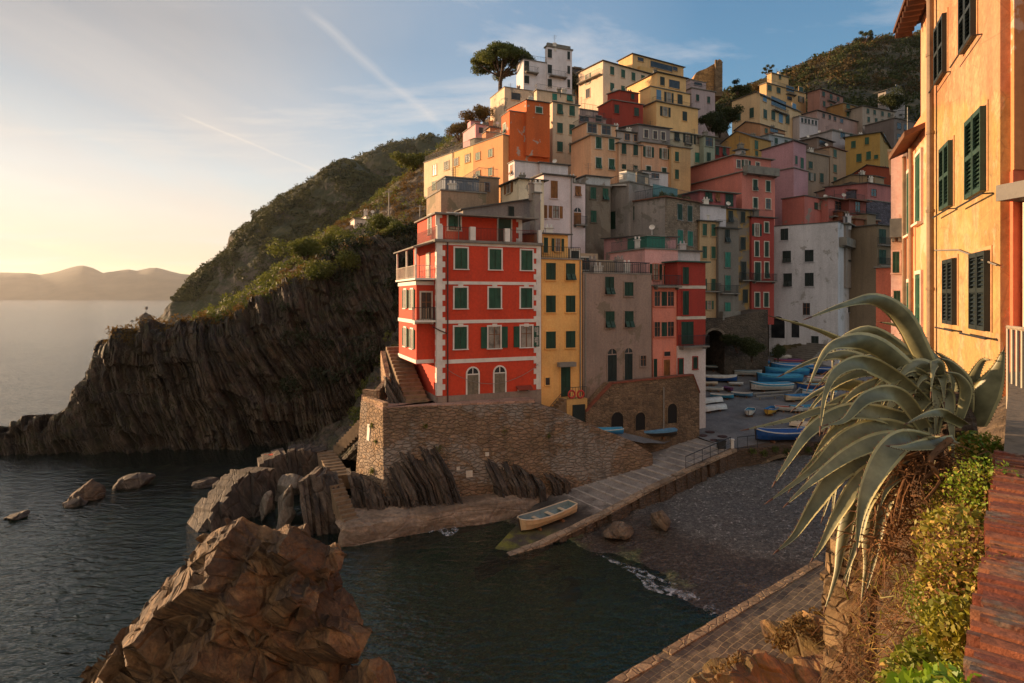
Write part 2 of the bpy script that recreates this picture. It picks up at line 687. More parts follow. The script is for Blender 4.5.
def win_mesh(style, w, h, sm, tm, far, slats=False):
    key = (style, w, h, sm.name, tm.name if tm else None, far, slats)
    if key in WCACHE:
        return WCACHE[key]
    t = 0.11 if tm in (M_WHITE, M_TRIM) else 0.07
    fm = tm or M_TRIM
    fr = MB()
    parts = []
    sur_out, hw = (-0.02 if slats else -0.07), w / 2
    arch = style in 'RA'

    def leaf(mb, x0, x1, y, mi=0, z0=None, z1=None, tilt=0.0):
        za, zb = (z0 if z0 is not None else 0.02), (z1 if z1 is not None else h - 0.02)
        yo = y - tilt
        mb.hexa([(x0, yo - 0.045, za), (x1, yo - 0.045, za), (x1, yo, za), (x0, yo, za),
                 (x0, y - 0.045, zb), (x1, y - 0.045, zb), (x1, y, zb), (x0, y, zb)], mi)
        if far:
            return
        # stiles, rails and a few slats standing proud of the leaf
        s = 0.06 * min(1, w)
        for a, b in ((x0, x0 + s), (x1 - s, x1)):
            q_ = 0.115 if slats else 0.062
            mb.hexa([(a, yo - q_, za), (b, yo - q_, za), (b, yo - 0.044, za), (a, yo - 0.044, za),
                     (a, y - q_, zb), (b, y - q_, zb), (b, y - 0.044, zb), (a, y - 0.044, zb)], mi)
        for q in (0.0, 0.48, 0.94):
            zz = za + (zb - za) * q
            yy = yo + (y - yo) * q
            mb.box(x0 + s, x1 - s, yy - (0.112 if slats else 0.060), yy - 0.043, zz, zz + 0.06 * (zb - za), None, mi)
        if slats:
            n = int((zb - za) / 0.085)
            for i in range(n):
                zz = za + (zb - za) * (i + 0.3) / n
                mb.hexa([(x0 + s, y - 0.105, zz), (x1 - s, y - 0.105, zz), (x1 - s, y - 0.09, zz), (x0 + s, y - 0.09, zz),
                         (x0 + s, y - 0.05, zz + 0.05), (x1 - s, y - 0.05, zz + 0.05), (x1 - s, y - 0.042, zz + 0.05), (x0 + s, y - 0.042, zz + 0.05)], mi)

    ww, zz = hw, h
    if arch:
        n = 9
        for i in range(n):
            a0, a1 = math.pi * i / n, math.pi * (i + 1) / n
            q = []
            for r in (hw, hw + t):
                q.append([(math.cos(a) * r, h - hw + math.sin(a) * r) for a in (a0, a1)])
            fr.prism([q[0][0], q[1][0], q[1][1], q[0][1]], sur_out, 0.02)
        zz = h - hw
        for s_ in (-1, 1):
            fr.box(min(s_ * hw, s_ * (hw + t)), max(s_ * hw, s_ * (hw + t)), sur_out, 0.02, 0, zz)
    else:
        for s_ in (-1, 1):
            fr.box(min(s_ * hw, s_ * (hw + t)), max(s_ * hw, s_ * (hw + t)), sur_out, 0.02, 0, h + t)
        fr.box(-hw, hw, sur_out, 0.02, h, h + t)
    if style not in 'DAR' and not slats:
        fr.box(-hw - t - 0.03, hw + t + 0.03, sur_out - 0.09, 0.02, -0.07, 0)
    # pane or leaves
    def outline():
        if not arch:
            return [(-hw, 0), (hw, 0), (hw, h), (-hw, h)]
        n = 10
        return [(-hw, 0), (hw, 0)] + [(math.cos(math.pi * i / n) * hw, h - hw + math.sin(math.pi * i / n) * hw) for i in range(n + 1)]
    if style in 'SHDG' and far:
        if style == 'G':
            fr.box(-hw, hw, -0.02, 0.01, 0, h, None, 1)
            if hw < 0.9:
                fr.box(-0.025, 0.025, -0.035, -0.01, 0, h, None, 2)
        else:
            leaf(fr, -hw, -0.015, -0.005, 1)
            leaf(fr, 0.015, hw, -0.005, 1)
            fr.box(-0.02, 0.02, -0.03, 0.01, 0, h, None, 1)
        me = fr.mesh('window', [fm, sm if style != 'G' else M_GLASS, M_FRAME])
        res = (me, [])
    elif style == 'O' and far:
        fr.box(-hw, hw, -0.02, 0.01, 0, h, None, 2)
        fr.box(-0.025, 0.025, -0.035, -0.01, 0, h, None, 3)
        leaf(fr, -hw - t - hw, -hw - t - 0.01, -0.03, 1)
        leaf(fr, hw + t + 0.01, hw + t + hw, -0.03, 1)
        res = (fr.mesh('window', [fm, sm, M_CURTAIN, M_FRAME]), [])
    else:
        if style in 'GOLRH':
            g = MB()
            g.prism(outline(), -0.02, 0.01)
            parts.append(('pane', g.mesh('pane', [M_CURTAIN if style == 'O' else M_GLASS])))
        if style in 'GO' and h > 0.6 and hw < 1.0:
            fr.box(-0.035, 0.035, -0.045, -0.02, 0, h, None, 1)
            fr.box(-hw, -0.035, -0.04, -0.02, h * 0.62, h * 0.62 + 0.05, None, 1)
            fr.box(0.035, hw, -0.04, -0.02, h * 0.62, h * 0.62 + 0.05, None, 1)
            for s_ in (-1, 1):
                fr.box(min(s_ * (hw - 0.05), s_ * hw), max(s_ * (hw - 0.05), s_ * hw), -0.046, -0.02, 0, h, None, 1)
        if style in 'SH':
            z0 = h * 0.42 if style == 'H' else None
            for x0, x1 in ((-hw + 0.01, -0.012), (0.012, hw - 0.01)):
                lf = MB()
                leaf(lf, x0, x1, -0.004, 0, z0)
                if style == 'H':
                    leaf(lf, x0 + 0.03, x1 - 0.02, -0.03, 0, 0.02, z0 - 0.02, 0.28)
                parts.append(('shutter', lf.mesh('shutter', [sm])))
        if style == 'O':
            for x0, x1 in ((-hw - t - hw, -hw - t - 0.01), (hw + t + 0.01, hw + t + hw)):
                lf = MB()
                leaf(lf, x0, x1, -0.03)
                parts.append(('shutter', lf.mesh('shutter', [sm])))
        if style in 'DA':
            for x0, x1 in ((-hw + 0.01, -0.01), (0.01, hw - 0.01)):
                lf = MB()
                zt = h - 0.02 if style == 'D' else h - hw - 0.08
                leaf(lf, x0, x1, -0.004, 0, 0.01, zt)
                parts.append(('door_leaf', lf.mesh('door_leaf', [sm])))
            if style == 'A':
                g = MB()
                n = 10
                g.prism([(math.cos(math.pi * i / n) * hw, h - hw + math.sin(math.pi * i / n) * hw) for i in range(n + 1)], -0.02, 0.01)
                parts.append(('pane', g.mesh('pane', [M_GLASS])))
                fr.box(-hw, hw, -0.055, 0.01, h - hw - 0.08, h - hw)
                fr.prism([(-0.03, h - hw), (0.03, h - hw), (0.03, h - 0.02), (-0.03, h - 0.02)], -0.05, -0.02)
        res = (fr.mesh('door' if style in 'DA' else 'window', [fm, M_FRAME]), parts)
    WCACHE[key] = res
    return res


def add_window(root, fr, style, px, z, w, h, sm, tm, far, slats=False, proud=0.0):
    me, parts = win_mesh(style, round(max(w, 0.3), 1), round(max(h, 0.4), 1), sm, tm, far, slats)
    q = fr(px, -proud, z)
    o = inst('door' if style in 'DA' else 'window', me, root, q, fr.th)
    for nm, pm in parts:
        sub(nm, pm, o)
    return o


def rail(mb, pts, h=0.95, step=0.14, r=0.014, mi=0, n=4):
    """iron railing along points at deck level"""
    for a, b in zip(pts[:-1], pts[1:]):
        a, b = Vector(a), Vector(b)
        L = (b - a).length
        up = Vector((0, 0, h))
        mb.tube([a + up, b + up], r * 1.7, n, mi)
        mb.tube([a + Vector((0, 0, 0.1)), b + Vector((0, 0, 0.1))], r, n, mi)
        k = max(2, int(L / step))
        for i in range(k + 1):
            p = a.lerp(b, i / k)
            mb.tube([p, p + up], r, n, mi, False)


def balcony(root, fr, x0, x1, z, depth=0.9, style='iron', rm=None, sm=None, h=0.95, step=0.14):
    b = MB()
    b.box(x0, x1, -depth, 0.03, z - 0.14, z, fr)
    for k in range(max(2, int((x1 - x0) / 1.6))):
        xx = x0 + 0.15 + (x1 - x0 - 0.3) * k / max(1, int((x1 - x0) / 1.6) - 1 if int((x1 - x0) / 1.6) > 1 else 1)
        b.prism([(xx - 0.06, z - 0.14), (xx + 0.06, z - 0.14), (xx + 0.06, z - 0.32), (xx - 0.06, z - 0.32)], -depth * 0.6, 0.03, fr)
    bo = b.build('balcony', sm or M_CONC, root)
    r = MB()
    e = 0.04
    if style == 'iron':
        rail(r, [fr(x0 + e, -0.02, z), fr(x0 + e, -depth + e, z), fr(x1 - e, -depth + e, z), fr(x1 - e, -0.02, z)], h, step)
        r.build('railing', rm or M_IRON, bo)
    else:
        r.box(x0, x1, -depth, -depth + 0.1, z, z + h, fr)
        r.box(x0, x0 + 0.1, -depth + 0.1, 0.02, z, z + h, fr)
        r.box(x1 - 0.1, x1, -depth + 0.1, 0.02, z, z + h, fr)
        r.build('parapet', rm or M_CONC, bo)
    return bo


def chimney(root, x, y, z, s=0.55, h=1.1, m=None, parent=None):
    b = MB()
    b.box(x - s / 2, x + s / 2, y - s / 2, y + s / 2, z - 0.6, z + h)
    b.box(x - s / 2 - 0.08, x + s / 2 + 0.08, y - s / 2 - 0.08, y + s / 2 + 0.08, z + h, z + h + 0.1)
    for dx in (-0.18, 0.18):
        b.tube([(x + dx, y, z + h + 0.1), (x + dx, y, z + h + 0.4)], 0.09, 7)
    return b.build('chimney', m or M_CONC, root)


def dish(root, x, y, z, az=-0.5):
    b = MB()
    n, rr = 12, 0.3
    c = Vector((x, y, z + 0.9))
    ax = Vector((math.sin(az), -math.cos(az), 0.45)).normalized()
    a = ax.cross(Vector((0, 0, 1))).normalized()
    d = a.cross(ax)
    vs = [c - ax * 0.1]
    for r_, k in ((0.55, -0.06), (1.0, 0.03)):
        for i in range(n):
            an = 2 * math.pi * i / n
            vs.append(c + a * math.cos(an) * rr * r_ + d * math.sin(an) * rr * r_ + ax * k)
    fs = [(0, 1 + i, 1 + (i + 1) % n) for i in range(n)]
    for i in range(n):
        j = (i + 1) % n
        fs.append((1 + i, 1 + n + i, 1 + n + j, 1 + j))
    b.add(vs, fs)
    b.tube([(x, y, z - 0.2), (x, y, z + 0.85)], 0.035, 6)
    return b.build('satellite_dish', M_WHITE, root)


def antenna(root, x, y, z, h=2.2):
    b = MB()
    b.tube([(x, y, z - 0.2), (x, y, z + h)], 0.03, 5)
    for k in range(4):
        b.tube([(x - 0.45 + 0.05 * k, y + 0.1, z + h - 0.15 - 0.2 * k), (x + 0.45 - 0.05 * k, y - 0.1, z + h - 0.15 - 0.2 * k)], 0.014, 4)
    return b.build('aerial', M_IRON, root)


class House:
    pass


def house(name, label, D, yaw, vols, wins=(), color='#c9a868', shut='g', trim=None, stain=0.5, patch=0.0, pc='#8d8478',
          roofm=None, cat='house', group='houses of the hillside village', mat=None, clutter=2, balconies=(), far=None, ground=True, k=0.8, scale=1.0):
    """vols: dicts xl, xc, xr, yt, yb (photo positions of the far-left edge, near corner, right edge, eaves and foot), roof kind ..."""
    far = (D > 96) if far is None else far
    H = House()
    H.vols = []
    root = None
    wallm = mat or plaster(color, stain, patch, pc, k=k, scale=scale)
    for i, v in enumerate(vols):
        Dv = v.get('D', D)
        a = math.radians(v.get('yaw', yaw))
        C = P(v['xc'], HY, Dv)[:2]
        kx = (v['xr'] - CX) / F
        W = (kx * Dv - C[0]) / (math.cos(a) - kx * math.sin(a))
        if v.get('xl') is not None:
            kl = (v['xl'] - CX) / F
            L = (C[0] - kl * Dv) / (math.sin(a) + kl * math.cos(a))
        else:
            L = v.get('L', 7.0)
        if not (0.3 < W < 45 and 0.3 < L < 45):
            print('ODD HOUSE', name, i, 'W %.1f L %.1f' % (W, L))
            L = min(max(L, 1), 20) if L > 0 else 10
        zt = CZ + (HY - v['yt']) / F * Dv
        zb = CZ + (HY - v['yb']) / F * Dv
        fb = Fr(C, a)
        O = C + L * np.array([-math.sin(a), math.cos(a)])
        fa = Fr(O, a - math.pi / 2)
        if root is None:
            root = thing(name, label, cat, (C[0], C[1], zb), group)
            H.root = root
        H.vols.append((fb, fa, W, L, zb, zt))
        if ground and i == 0:
            for x, y in ((0, 0), (W, 0), (W, L), (0, L)):
                q = fb(x, y, 0)
                GROUND.append((q[0], q[1], zb if i == 0 else zb))
        vm = v.get('mat') or (plaster(v['color'], stain, v.get('patch', patch), pc, k=k, scale=scale) if v.get('color') else wallm)
        roof = v.get('roof', 'flat')
        dz = v.get('dz', 0.0) * Dv / F
        zf = zb - v.get('foot', 6.0)
        wb, rb = MB(), MB()
        rm = v.get('rm') or roofm or (M_CONC if roof == 'flat' else M_SLATE)
        if roof in ('flat', 'shedA', 'shedB', 'none', 'coping'):
            hx = dz if roof == 'shedB' else 0.0
            hy = dz if roof == 'shedA' else 0.0
            def zz(x, y):
                return zt + hx * x / W + hy * y / L
            wb.hexa([fb(0, 0, zf), fb(W, 0, zf), fb(W, L, zf), fb(0, L, zf),
                     fb(0, 0, zz(0, 0)), fb(W, 0, zz(W, 0)), fb(W, L, zz(W, L)), fb(0, L, zz(0, L))])
            oh = v.get('oh', 0.12 if roof == 'flat' else 0.3)
            th = v.get('th', 0.12)
            c4 = [(-oh, -oh), (W + oh, -oh), (W + oh, L + oh), (-oh, L + oh)]
            if roof != 'none':
                rb.hexa([fb(x, y, zz(x, y) + 0.002) for x, y in c4] + [fb(x, y, zz(x, y) + th) for x, y in c4])
        elif roof == 'hip':
            oh = v.get('oh', 0.4)
            wb.box(0, W, 0, L, zf, zt, fb)
            rise = v.get('rise', 0.26) * min(W, L)
            ins = min(W, L) / 2
            c4 = [(-oh, -oh), (W + oh, -oh), (W + oh, L + oh), (-oh, L + oh)]
            b0 = [fb(x, y, zt + 0.002) for x, y in c4]
            b1 = [fb(x, y, zt + 0.1) for x, y in c4]
            if W >= L:
                rd = [fb(ins, L / 2, zt + rise), fb(max(W - ins, ins + 0.01), L / 2, zt + rise)]
                fs = [(4, 5, 9, 8), (5, 6, 9), (6, 7, 8, 9), (7, 4, 8)]
            else:
                rd = [fb(W / 2, ins, zt + rise), fb(W / 2, max(L - ins, ins + 0.01), zt + rise)]
                fs = [(4, 5, 8), (5, 6, 9, 8), (6, 7, 9), (7, 4, 8, 9)]
            rb.add(b0 + b1 + rd, [(0, 3, 2, 1), (0, 1, 5, 4), (1, 2, 6, 5), (2, 3, 7, 6), (3, 0, 4, 7)] + fs)
        elif roof in ('gableA', 'gableB'):
            oh = v.get('oh', 0.25)
            rise = dz if dz else 0.22 * (L if roof == 'gableA' else W)
            pk = v.get('pk', 0.5)
            th = 0.12
            if roof == 'gableA':
                poly = [(0, zf), (L, zf), (L, zt), (L * (1 - pk), zt + rise), (0, zt)]
                wb.prism(poly, 0, W, fa)
                m1, m2 = rise / (L * (1 - pk)), rise / (L * pk)
                rb.prism([(-oh, zt - m1 * oh + 0.01), (L * (1 - pk), zt + rise + 0.01), (L * (1 - pk), zt + rise + th), (-oh, zt - m1 * oh + th)], -oh, W + oh, fa)
                rb.prism([(L * (1 - pk), zt + rise + 0.01), (L + oh, zt - m2 * oh + 0.01), (L + oh, zt - m2 * oh + th), (L * (1 - pk), zt + rise + th)], -oh, W + oh, fa)
            else:
                poly = [(0, zf), (W, zf), (W, zt), (W * pk, zt + rise), (0, zt)]
                wb.prism(poly, 0, L, fb)
                m1, m2 = rise / (W * pk), rise / (W * (1 - pk))
                rb.prism([(-oh, zt - m1 * oh + 0.01), (W * pk, zt + rise + 0.01), (W * pk, zt + rise + th), (-oh, zt - m1 * oh + th)], -oh, L + oh, fb)
                rb.prism([(W * pk, zt + rise + 0.01), (W + oh, zt - m2 * oh + 0.01), (W + oh, zt - m2 * oh + th), (W * pk, zt + rise + th)], -oh, L + oh, fb)
        w = wb.build('wall', vm, root)
        if v.get('label'):
            w['label'] = v['label']
        if rb.v:
            rb.build('roof', rm, root)
        if v.get('rail') or (roof == 'flat' and 50 < Dv < 112 and i == len(vols) - 1 and sum(map(ord, label)) % 5 < 2):
            r = MB()
            e = 0.1
            pts = [fb(e, L - e, zt + 0.1), fb(e, e, zt + 0.1), fb(W - e, e, zt + 0.1)]
            rail(r, pts, 0.95, 0.3 if far else 0.16, 0.018 if far else 0.014)
            r.build('railing', v.get('railm') or M_IRON, root)
        if v.get('pipe'):
            p = MB()
            x = 0.2 if v['pipe'] < 0 else W - 0.2
            p.tube([fb(x, -0.09, zf), fb(x, -0.09, zt - 0.05)], 0.06, 6)
            p.build('drainpipe', M_PIPE, root)
        if v.get('band'):
            for yb_ in v['band']:
                zz_ = CZ + (HY - yb_) / F * Dv
                b = MB()
                b.box(-0.03, W + 0.03, -0.035, 0.01, zz_ - 0.14, zz_ + 0.14, fb)
                b.box(0, L, -0.035, 0.01, zz_ - 0.14, zz_ + 0.14, fa)
                b.build('string_course', M_TRIM, root)
    tm = trim or wallm
    rw_ = random.Random(sum(map(ord, name)))
    if shut == 'g':
        shut = rw_.choice('gghnd')
    for wdef in wins:
        face, style, xs, ys, w, h = wdef[:6]
        opt = wdef[6] if len(wdef) > 6 else {}
        i = int(face[1:] or 0)
        fb, fa, W, L, zb, zt = H.vols[i]
        fr = fa if face[0] == 'A' else fb
        sm = SH[opt.get('sm', shut)]
        t_ = opt.get('tm', tm)
        for yy in ys:
            x0, zc, t0 = fr.hit(xs[0], yy)
            xa, _, _ = fr.hit(xs[0] - w / 2, yy)
            xb, _, _ = fr.hit(xs[0] + w / 2, yy)
            wm, hm = xb - xa, h * t0 / F
            for x in xs:
                lx, _, _ = fr.hit(x, yy)
                st_ = 'H' if style == 'S' and not far and rw_.random() < 0.16 else style
                add_window(root, fr, st_, lx, zc - hm / 2, wm, hm, sm, t_, far)
    for bd in balconies:
        face, x0, x1, y = bd[:4]
        opt = bd[4] if len(bd) > 4 else {}
        i = int(face[1:] or 0)
        fb, fa, W, L, zb, zt = H.vols[i]
        fr = fa if face[0] == 'A' else fb
        xa, z, _ = fr.hit(x0, y)
        xb, _, _ = fr.hit(x1, y)
        balcony(root, fr, xa, xb, z, opt.get('d', 0.9), opt.get('s', 'iron'), opt.get('rm'), opt.get('sm'), opt.get('h', 0.95), 0.3 if far else 0.15)
    # chimneys, dishes and aerials on top
    rr = random.Random(sum(map(ord, label)))
    for c in range(clutter):
        fb, fa, W, L, zb, zt = H.vols[-1]
        x, y = W * rr.uniform(0.12, 0.88), L * rr.uniform(0.15, 0.7)
        q = fb(x, y, 0)
        kind = rr.choice(['c', 'c', 'c', 'a', 'a', 'd', 'r', 'r']) if D > 60 else rr.choice('cca')
        if kind == 'r' and W > 3 and L > 2.5 and vols[-1].get('roof', 'flat') == 'flat':
            w_, l_, h_ = rr.uniform(1.2, min(3, W * 0.5)), rr.uniform(1.0, min(2.5, L * 0.5)), rr.uniform(1.0, 2.0)
            x0, y0 = rr.uniform(0.1, W - w_ - 0.1), rr.uniform(0.8, max(0.9, L - l_ - 0.1))
            b = MB()
            b.box(x0, x0 + w_, y0, y0 + l_, zt, zt + h_, fb)
            ro = b.build('roof_room', rr.choice([M_WHITE, wallm, M_CONC]), root)
            b = MB()
            b.hexa([fb(x0 - 0.15, y0 - 0.2, zt + h_), fb(x0 + w_ + 0.15, y0 - 0.2, zt + h_), fb(x0 + w_ + 0.15, y0 + l_ + 0.1, zt + h_ + 0.35), fb(x0 - 0.15, y0 + l_ + 0.1, zt + h_ + 0.35),
                    fb(x0 - 0.15, y0 - 0.2, zt + h_ + 0.09), fb(x0 + w_ + 0.15, y0 - 0.2, zt + h_ + 0.09), fb(x0 + w_ + 0.15, y0 + l_ + 0.1, zt + h_ + 0.44), fb(x0 - 0.15, y0 + l_ + 0.1, zt + h_ + 0.44)])
            b.build('roof', M_TILE if rr.random() < 0.5 else M_SLATE, ro)
        elif kind in 'cr':
            chimney(root, q[0], q[1], zt, rr.uniform(0.45, 0.75), rr.uniform(0.6, 1.2), rr.choice([M_CONC, wallm, M_WHITE]))
        elif kind == 'd':
            dish(root, q[0], q[1], zt + 0.1, rr.uniform(-0.9, 0.6))
        else:
            antenna(root, q[0], q[1], zt + 0.1, rr.uniform(1.6, 2.6))
    return H
# ---------------------------------------------------------------- the village
def V(xl, xc, xr, yt, yb, roof='flat', **k):
    return dict(xl=xl, xc=xc, xr=xr, yt=yt, yb=yb, roof=roof, **k)


# ---- the red house on the sea wall
M_RED = plaster('#bf3a14', 0.35, 0.0, k=0.88, scale=0.8)
M_PLINTH = plaster('#8f7d68', 0.5, 0.0, k=0.75)
RY = math.radians(23)
RED = house('red_house', 'tall red house with white quoins and bands standing on the stone sea wall', 45, 23,
            [V(413.5, 437, 540.6, 242, 404.5, 'none', L=8)], [
                ('B', 'S', (461, 495.2, 526.6), (258.5,), 13, 21), ('B', 'S', (460.6, 494.6, 526.3), (298,), 13, 21),
                ('B', 'S', (460.4,), (338,), 13, 22), ('B', 'O', (494.2, 526.3), (337.5,), 12.5, 21.5),
                ('B', 'A', (472.7, 499.6), (384.3,), 11, 34, dict(sm='w'))] if False else [
                ('B', 'S', (461, 495.2, 526.6), (258.5,), 13, 21), ('B', 'S', (460.6, 494.6, 526.3), (298,), 13, 21),
                ('B', 'S', (460.4,), (338,), 13, 22), ('B', 'O', (494.2, 526.3), (337.5,), 12.5, 21.5)],
            mat=M_RED, trim=M_WHITE, ground=False)
fb, fa, RW, RL, rzb, rzt = RED.vols[0]
SH['w'] = paint('#7d7360', 0.7, 0.8, 0.3, 5)
rr_ = RED.root
for px in (472.7, 499.6):
    lx, zc, t0 = fb.hit(px, 385)
    add_window(rr_, fb, 'A', lx, rzb + 0.12, 0.95, 2.55, SH['w'], M_WHITE, False)
# small cellar door under a red canopy
lx, zc, t0 = fb.hit(523.5, 401)
add_window(rr_, fb, 'D', lx, rzb - 0.25, 0.75, 0.9, M_GREEN, M_TRIM, False)
mb = MB()
mb.hexa([fb(lx - 0.65, -0.5, rzb + 0.72), fb(lx + 0.65, -0.5, rzb + 0.72), fb(lx + 0.65, 0.0, rzb + 0.95), fb(lx - 0.65, 0.0, rzb + 0.95),
         fb(lx - 0.65, -0.5, rzb + 0.80), fb(lx + 0.65, -0.5, rzb + 0.80), fb(lx + 0.65, 0.0, rzb + 1.03), fb(lx - 0.65, 0.0, rzb + 1.03)])
mb.build('door_canopy', paint('#8a3a26', 0.8), rr_)
# white bands
b = MB()
for px, y, h in ((441, 243, 0.26), (441, 282.7, 0.24), (441, 322, 0.26), (441, 362, 0.3)):
    _, z, _ = fb.hit(px, y)
    b.box(0.42, RW - 0.42, -0.06, 0.02, z - h / 2, z + h / 2, fb)
b.build('string_course', M_WHITE, rr_)
for y, yt_ in ((282.7, 287.6), (322, 326.5)):
    for px in (460.6, 494.6, 526.3):
        lx, z, _ = fb.hit(px, y)
        _, z2, _ = fb.hit(px, yt_)
        b = MB()
        b.box(lx - 0.2, lx + 0.2, -0.055, 0.02, z2 - 0.02, z - 0.125, fb)
        b.build('window_hood', M_WHITE, rr_)
# quoins
b, b2 = MB(), MB()
z, i = rzb + 0.65, 0
while z < rzt - 0.1:
    hh = 0.42
    wq = 0.62 if i % 2 else 0.4
    b.box(-0.05, wq, -0.075, 0.02, z, z + hh, fb)
    b2.box(RW - wq, RW + 0.0, -0.075, 0.02, z, z + hh, fb)
    b.box(RL - wq * 0.6, RL + 0.07, -0.05, 0.02, z, z + hh, fa)
    z += hh
    i += 1
b.build('quoin_strip', M_WHITE, rr_)
b2.build('quoin_strip', M_WHITE, rr_)
b = MB()
b.box(-0.06, RW + 0.02, -0.09, 0.02, rzb - 1.5, rzb + 0.6, fb)
b.box(0.0, RL + 0.09, -0.09, 0.02, rzb - 1.5, rzb + 0.6, fa)
b.build('plinth', M_PLINTH, rr_)
# terrace deck, cornice and railing with white piers
_, zt_, _ = fb.hit(440, 242)
b = MB()
b.box(-0.25, RW + 0.1, -0.3, RL + 0.1, zt_ + 0.0, zt_ + 0.2, fb)
b.build('terrace_deck', M_CONC, rr_)
for px, wd in ((439.5, 0.45), (472.5, 0.42), (507, 0.42), (539.5, 0.3)):
    lx, _, _ = fb.hit(px, 242)
    b = MB()
    b.box(lx - wd / 2, lx + wd / 2, -0.15, 0.25, zt_ + 0.2, zt_ + 1.25, fb)
    b.build('terrace_pier', M_WHITE, rr_)
r = MB()
rail(r, [fb(-0.05, 5.8, zt_ + 0.2), fb(-0.05, 0, zt_ + 0.2), fb(RW - 0.1, 0, zt_ + 0.2)], 0.98, 0.12, 0.013)
r.build('railing', paint('#7a2a20', 0.6, 0.8), rr_)
# set-back top storey under a thin slab roof
pz1 = CZ + (HY - 214.5) / F * 46.5
b = MB()
b.box(0.35, RW - 1.0, 1.5, RL, zt_ + 0.2, pz1, fb)
b.build('wall', M_RED, rr_)
f2 = Fr(fb(0, 1.5, 0)[:2], RY)
b = MB()
b.box(0.1, RW + 0.1, 0.95, RL + 0.2, pz1, pz1 + 0.12, fb)
b.box(1.7, RW - 0.1, 0.1, 0.95, pz1 - 0.12, pz1 - 0.02, fb)
for lx in (1.75, 5.0, RW - 0.4):
    b.tube([fb(lx, 0.18, zt_ + 0.2), fb(lx, 0.18, pz1 - 0.1)], 0.04, 6)
b.build('roof', M_CONC, rr_)
lx, zc, t0 = f2.hit(454.2, 225)
add_window(rr_, f2, 'H', lx, zt_ + 1.1, 1.0, 1.3, M_GREEN2, M_WHITE, False)
lx, zc, t0 = f2.hit(504.5, 232)
add_window(rr_, f2, 'D', lx, zt_ + 0.22, 1.05, 2.05, M_GREEN, M_TRIM, False)
b, b2 = MB(), MB()
for k in range(5):
    b.box(0.33 - 0.02, 0.33 + (0.3 if k % 2 else 0.5), 1.44, 1.52, zt_ + 0.22 + k * 0.45, zt_ + 0.67 + k * 0.45, fb)
    b2.box(RW - 1.0 - (0.3 if k % 2 else 0.5), RW - 0.98, 1.44, 1.52, zt_ + 0.22 + k * 0.45, zt_ + 0.67 + k * 0.45, fb)
b.build('quoin_strip', M_WHITE, rr_)
b2.build('quoin_strip', M_WHITE, rr_)
lxa = RL - 3.2
add_window(rr_, Fr(fb(0.35, RL, 0)[:2], RY - math.pi / 2), 'S', lxa, zt_ + 0.9, 0.9, 1.5, M_GREEN, M_WHITE, False)
# sea-side bay carried above the stairs, with its loggia and balconies
bx0 = -1.35
_, z_b0, _ = fb.hit(440, 362)
_, z_b3, _ = fb.hit(440, 283)
b = MB()
b.box(bx0, 0.02, 0.9, RL - 0.4, z_b0 - 0.2, z_b3, fb)
b.build('bay', M_RED, rr_)
b = MB()
for y in (362, 322, 283):
    _, z, _ = fb.hit(440, y)
    b.box(bx0 - 0.07, 0.0, 0.83, RL - 0.33, z - 0.14, z + 0.14, fb)
b.build('string_course', M_WHITE, rr_)
fbay = Fr(fb(bx0, RL - 0.4, 0)[:2], RY - math.pi / 2)
LB = RL - 1.3
for y, st in ((340, 'O'), (299, 'O')):
    _, z, _ = fb.hit(440, y)
    add_window(rr_, fbay, 'O', LB - 1.3, z - 0.75, 0.8, 1.5, M_GREEN2, M_WHITE, False)
    add_window(rr_, fbay, 'O', LB - 3.6, z - 0.75, 0.8, 1.5, M_GREEN2, M_WHITE, False)
_, z3, _ = fb.hit(440, 321)
_, z4, _ = fb.hit(440, 282)
fbf = Fr(fb(bx0, 0.9, 0)[:2], RY)
add_window(rr_, fbf, 'G', 0.75, z3 + 0.15, 0.75, 2.0, M_GREEN, M_TRIM, False)
balcony(rr_, fbf, -0.35, 1.28, z3 + 0.06, 0.85, 'iron', M_IRON, M_WHITE, 0.95, 0.12)
fl = Fr(fb(0, RL, 0)[:2], RY - math.pi / 2)
add_window(rr_, fl, 'S', RL - 2.4, z4 + 0.25, 0.9, 2.0, M_TRIM, M_WHITE, False)
b = MB()
b.box(bx0 - 0.25, -0.02, 0.3, RL - 0.2, z4 + 0.16, z4 + 0.3, fb)
bo = b.build('balcony', M_WHITE, rr_)
r = MB()
rail(r, [fb(-0.15, 0.36, z4 + 0.3), fb(bx0 - 0.2, 0.36, z4 + 0.3), fb(bx0 - 0.2, RL - 0.3, z4 + 0.3)], 0.95, 0.12, 0.013)
r.build('railing', M_TRIM, bo)
b = MB()
zc4 = z4 + 2.55
for yy in (0.45, 3.4, RL - 0.5):
    b.box(bx0 - 0.2, bx0 - 0.08, yy, yy + 0.12, z4 + 0.3, zc4, fb)
b.build('canopy_post', M_WHITE, rr_)
b = MB()
b.hexa([fb(bx0 - 0.4, 0.2, zc4), fb(-0.02, 0.2, zc4 + 0.5), fb(-0.02, RL, zc4 + 0.5), fb(bx0 - 0.4, RL, zc4),
        fb(bx0 - 0.4, 0.2, zc4 + 0.1), fb(-0.02, 0.2, zc4 + 0.6), fb(-0.02, RL, zc4 + 0.6), fb(bx0 - 0.4, RL, zc4 + 0.1)])
b.build('canopy', M_CONC, rr_)
p = MB()
lx, _, _ = fb.hit(447.2, 300)
p.tube([fb(lx, -0.14, rzb - 0.1), fb(lx, -0.14, zt_ - 0.02)], 0.055, 8)
p.tube([fb(-0.4, -0.12, z3 - 0.4), fb(0.3, -0.12, z3 - 0.75), fb(lx, -0.14, z3 - 0.95)], 0.04, 6)
p.build('drainpipe', paint('#4a2a22', 0.5), rr_)
p = MB()
pts = []
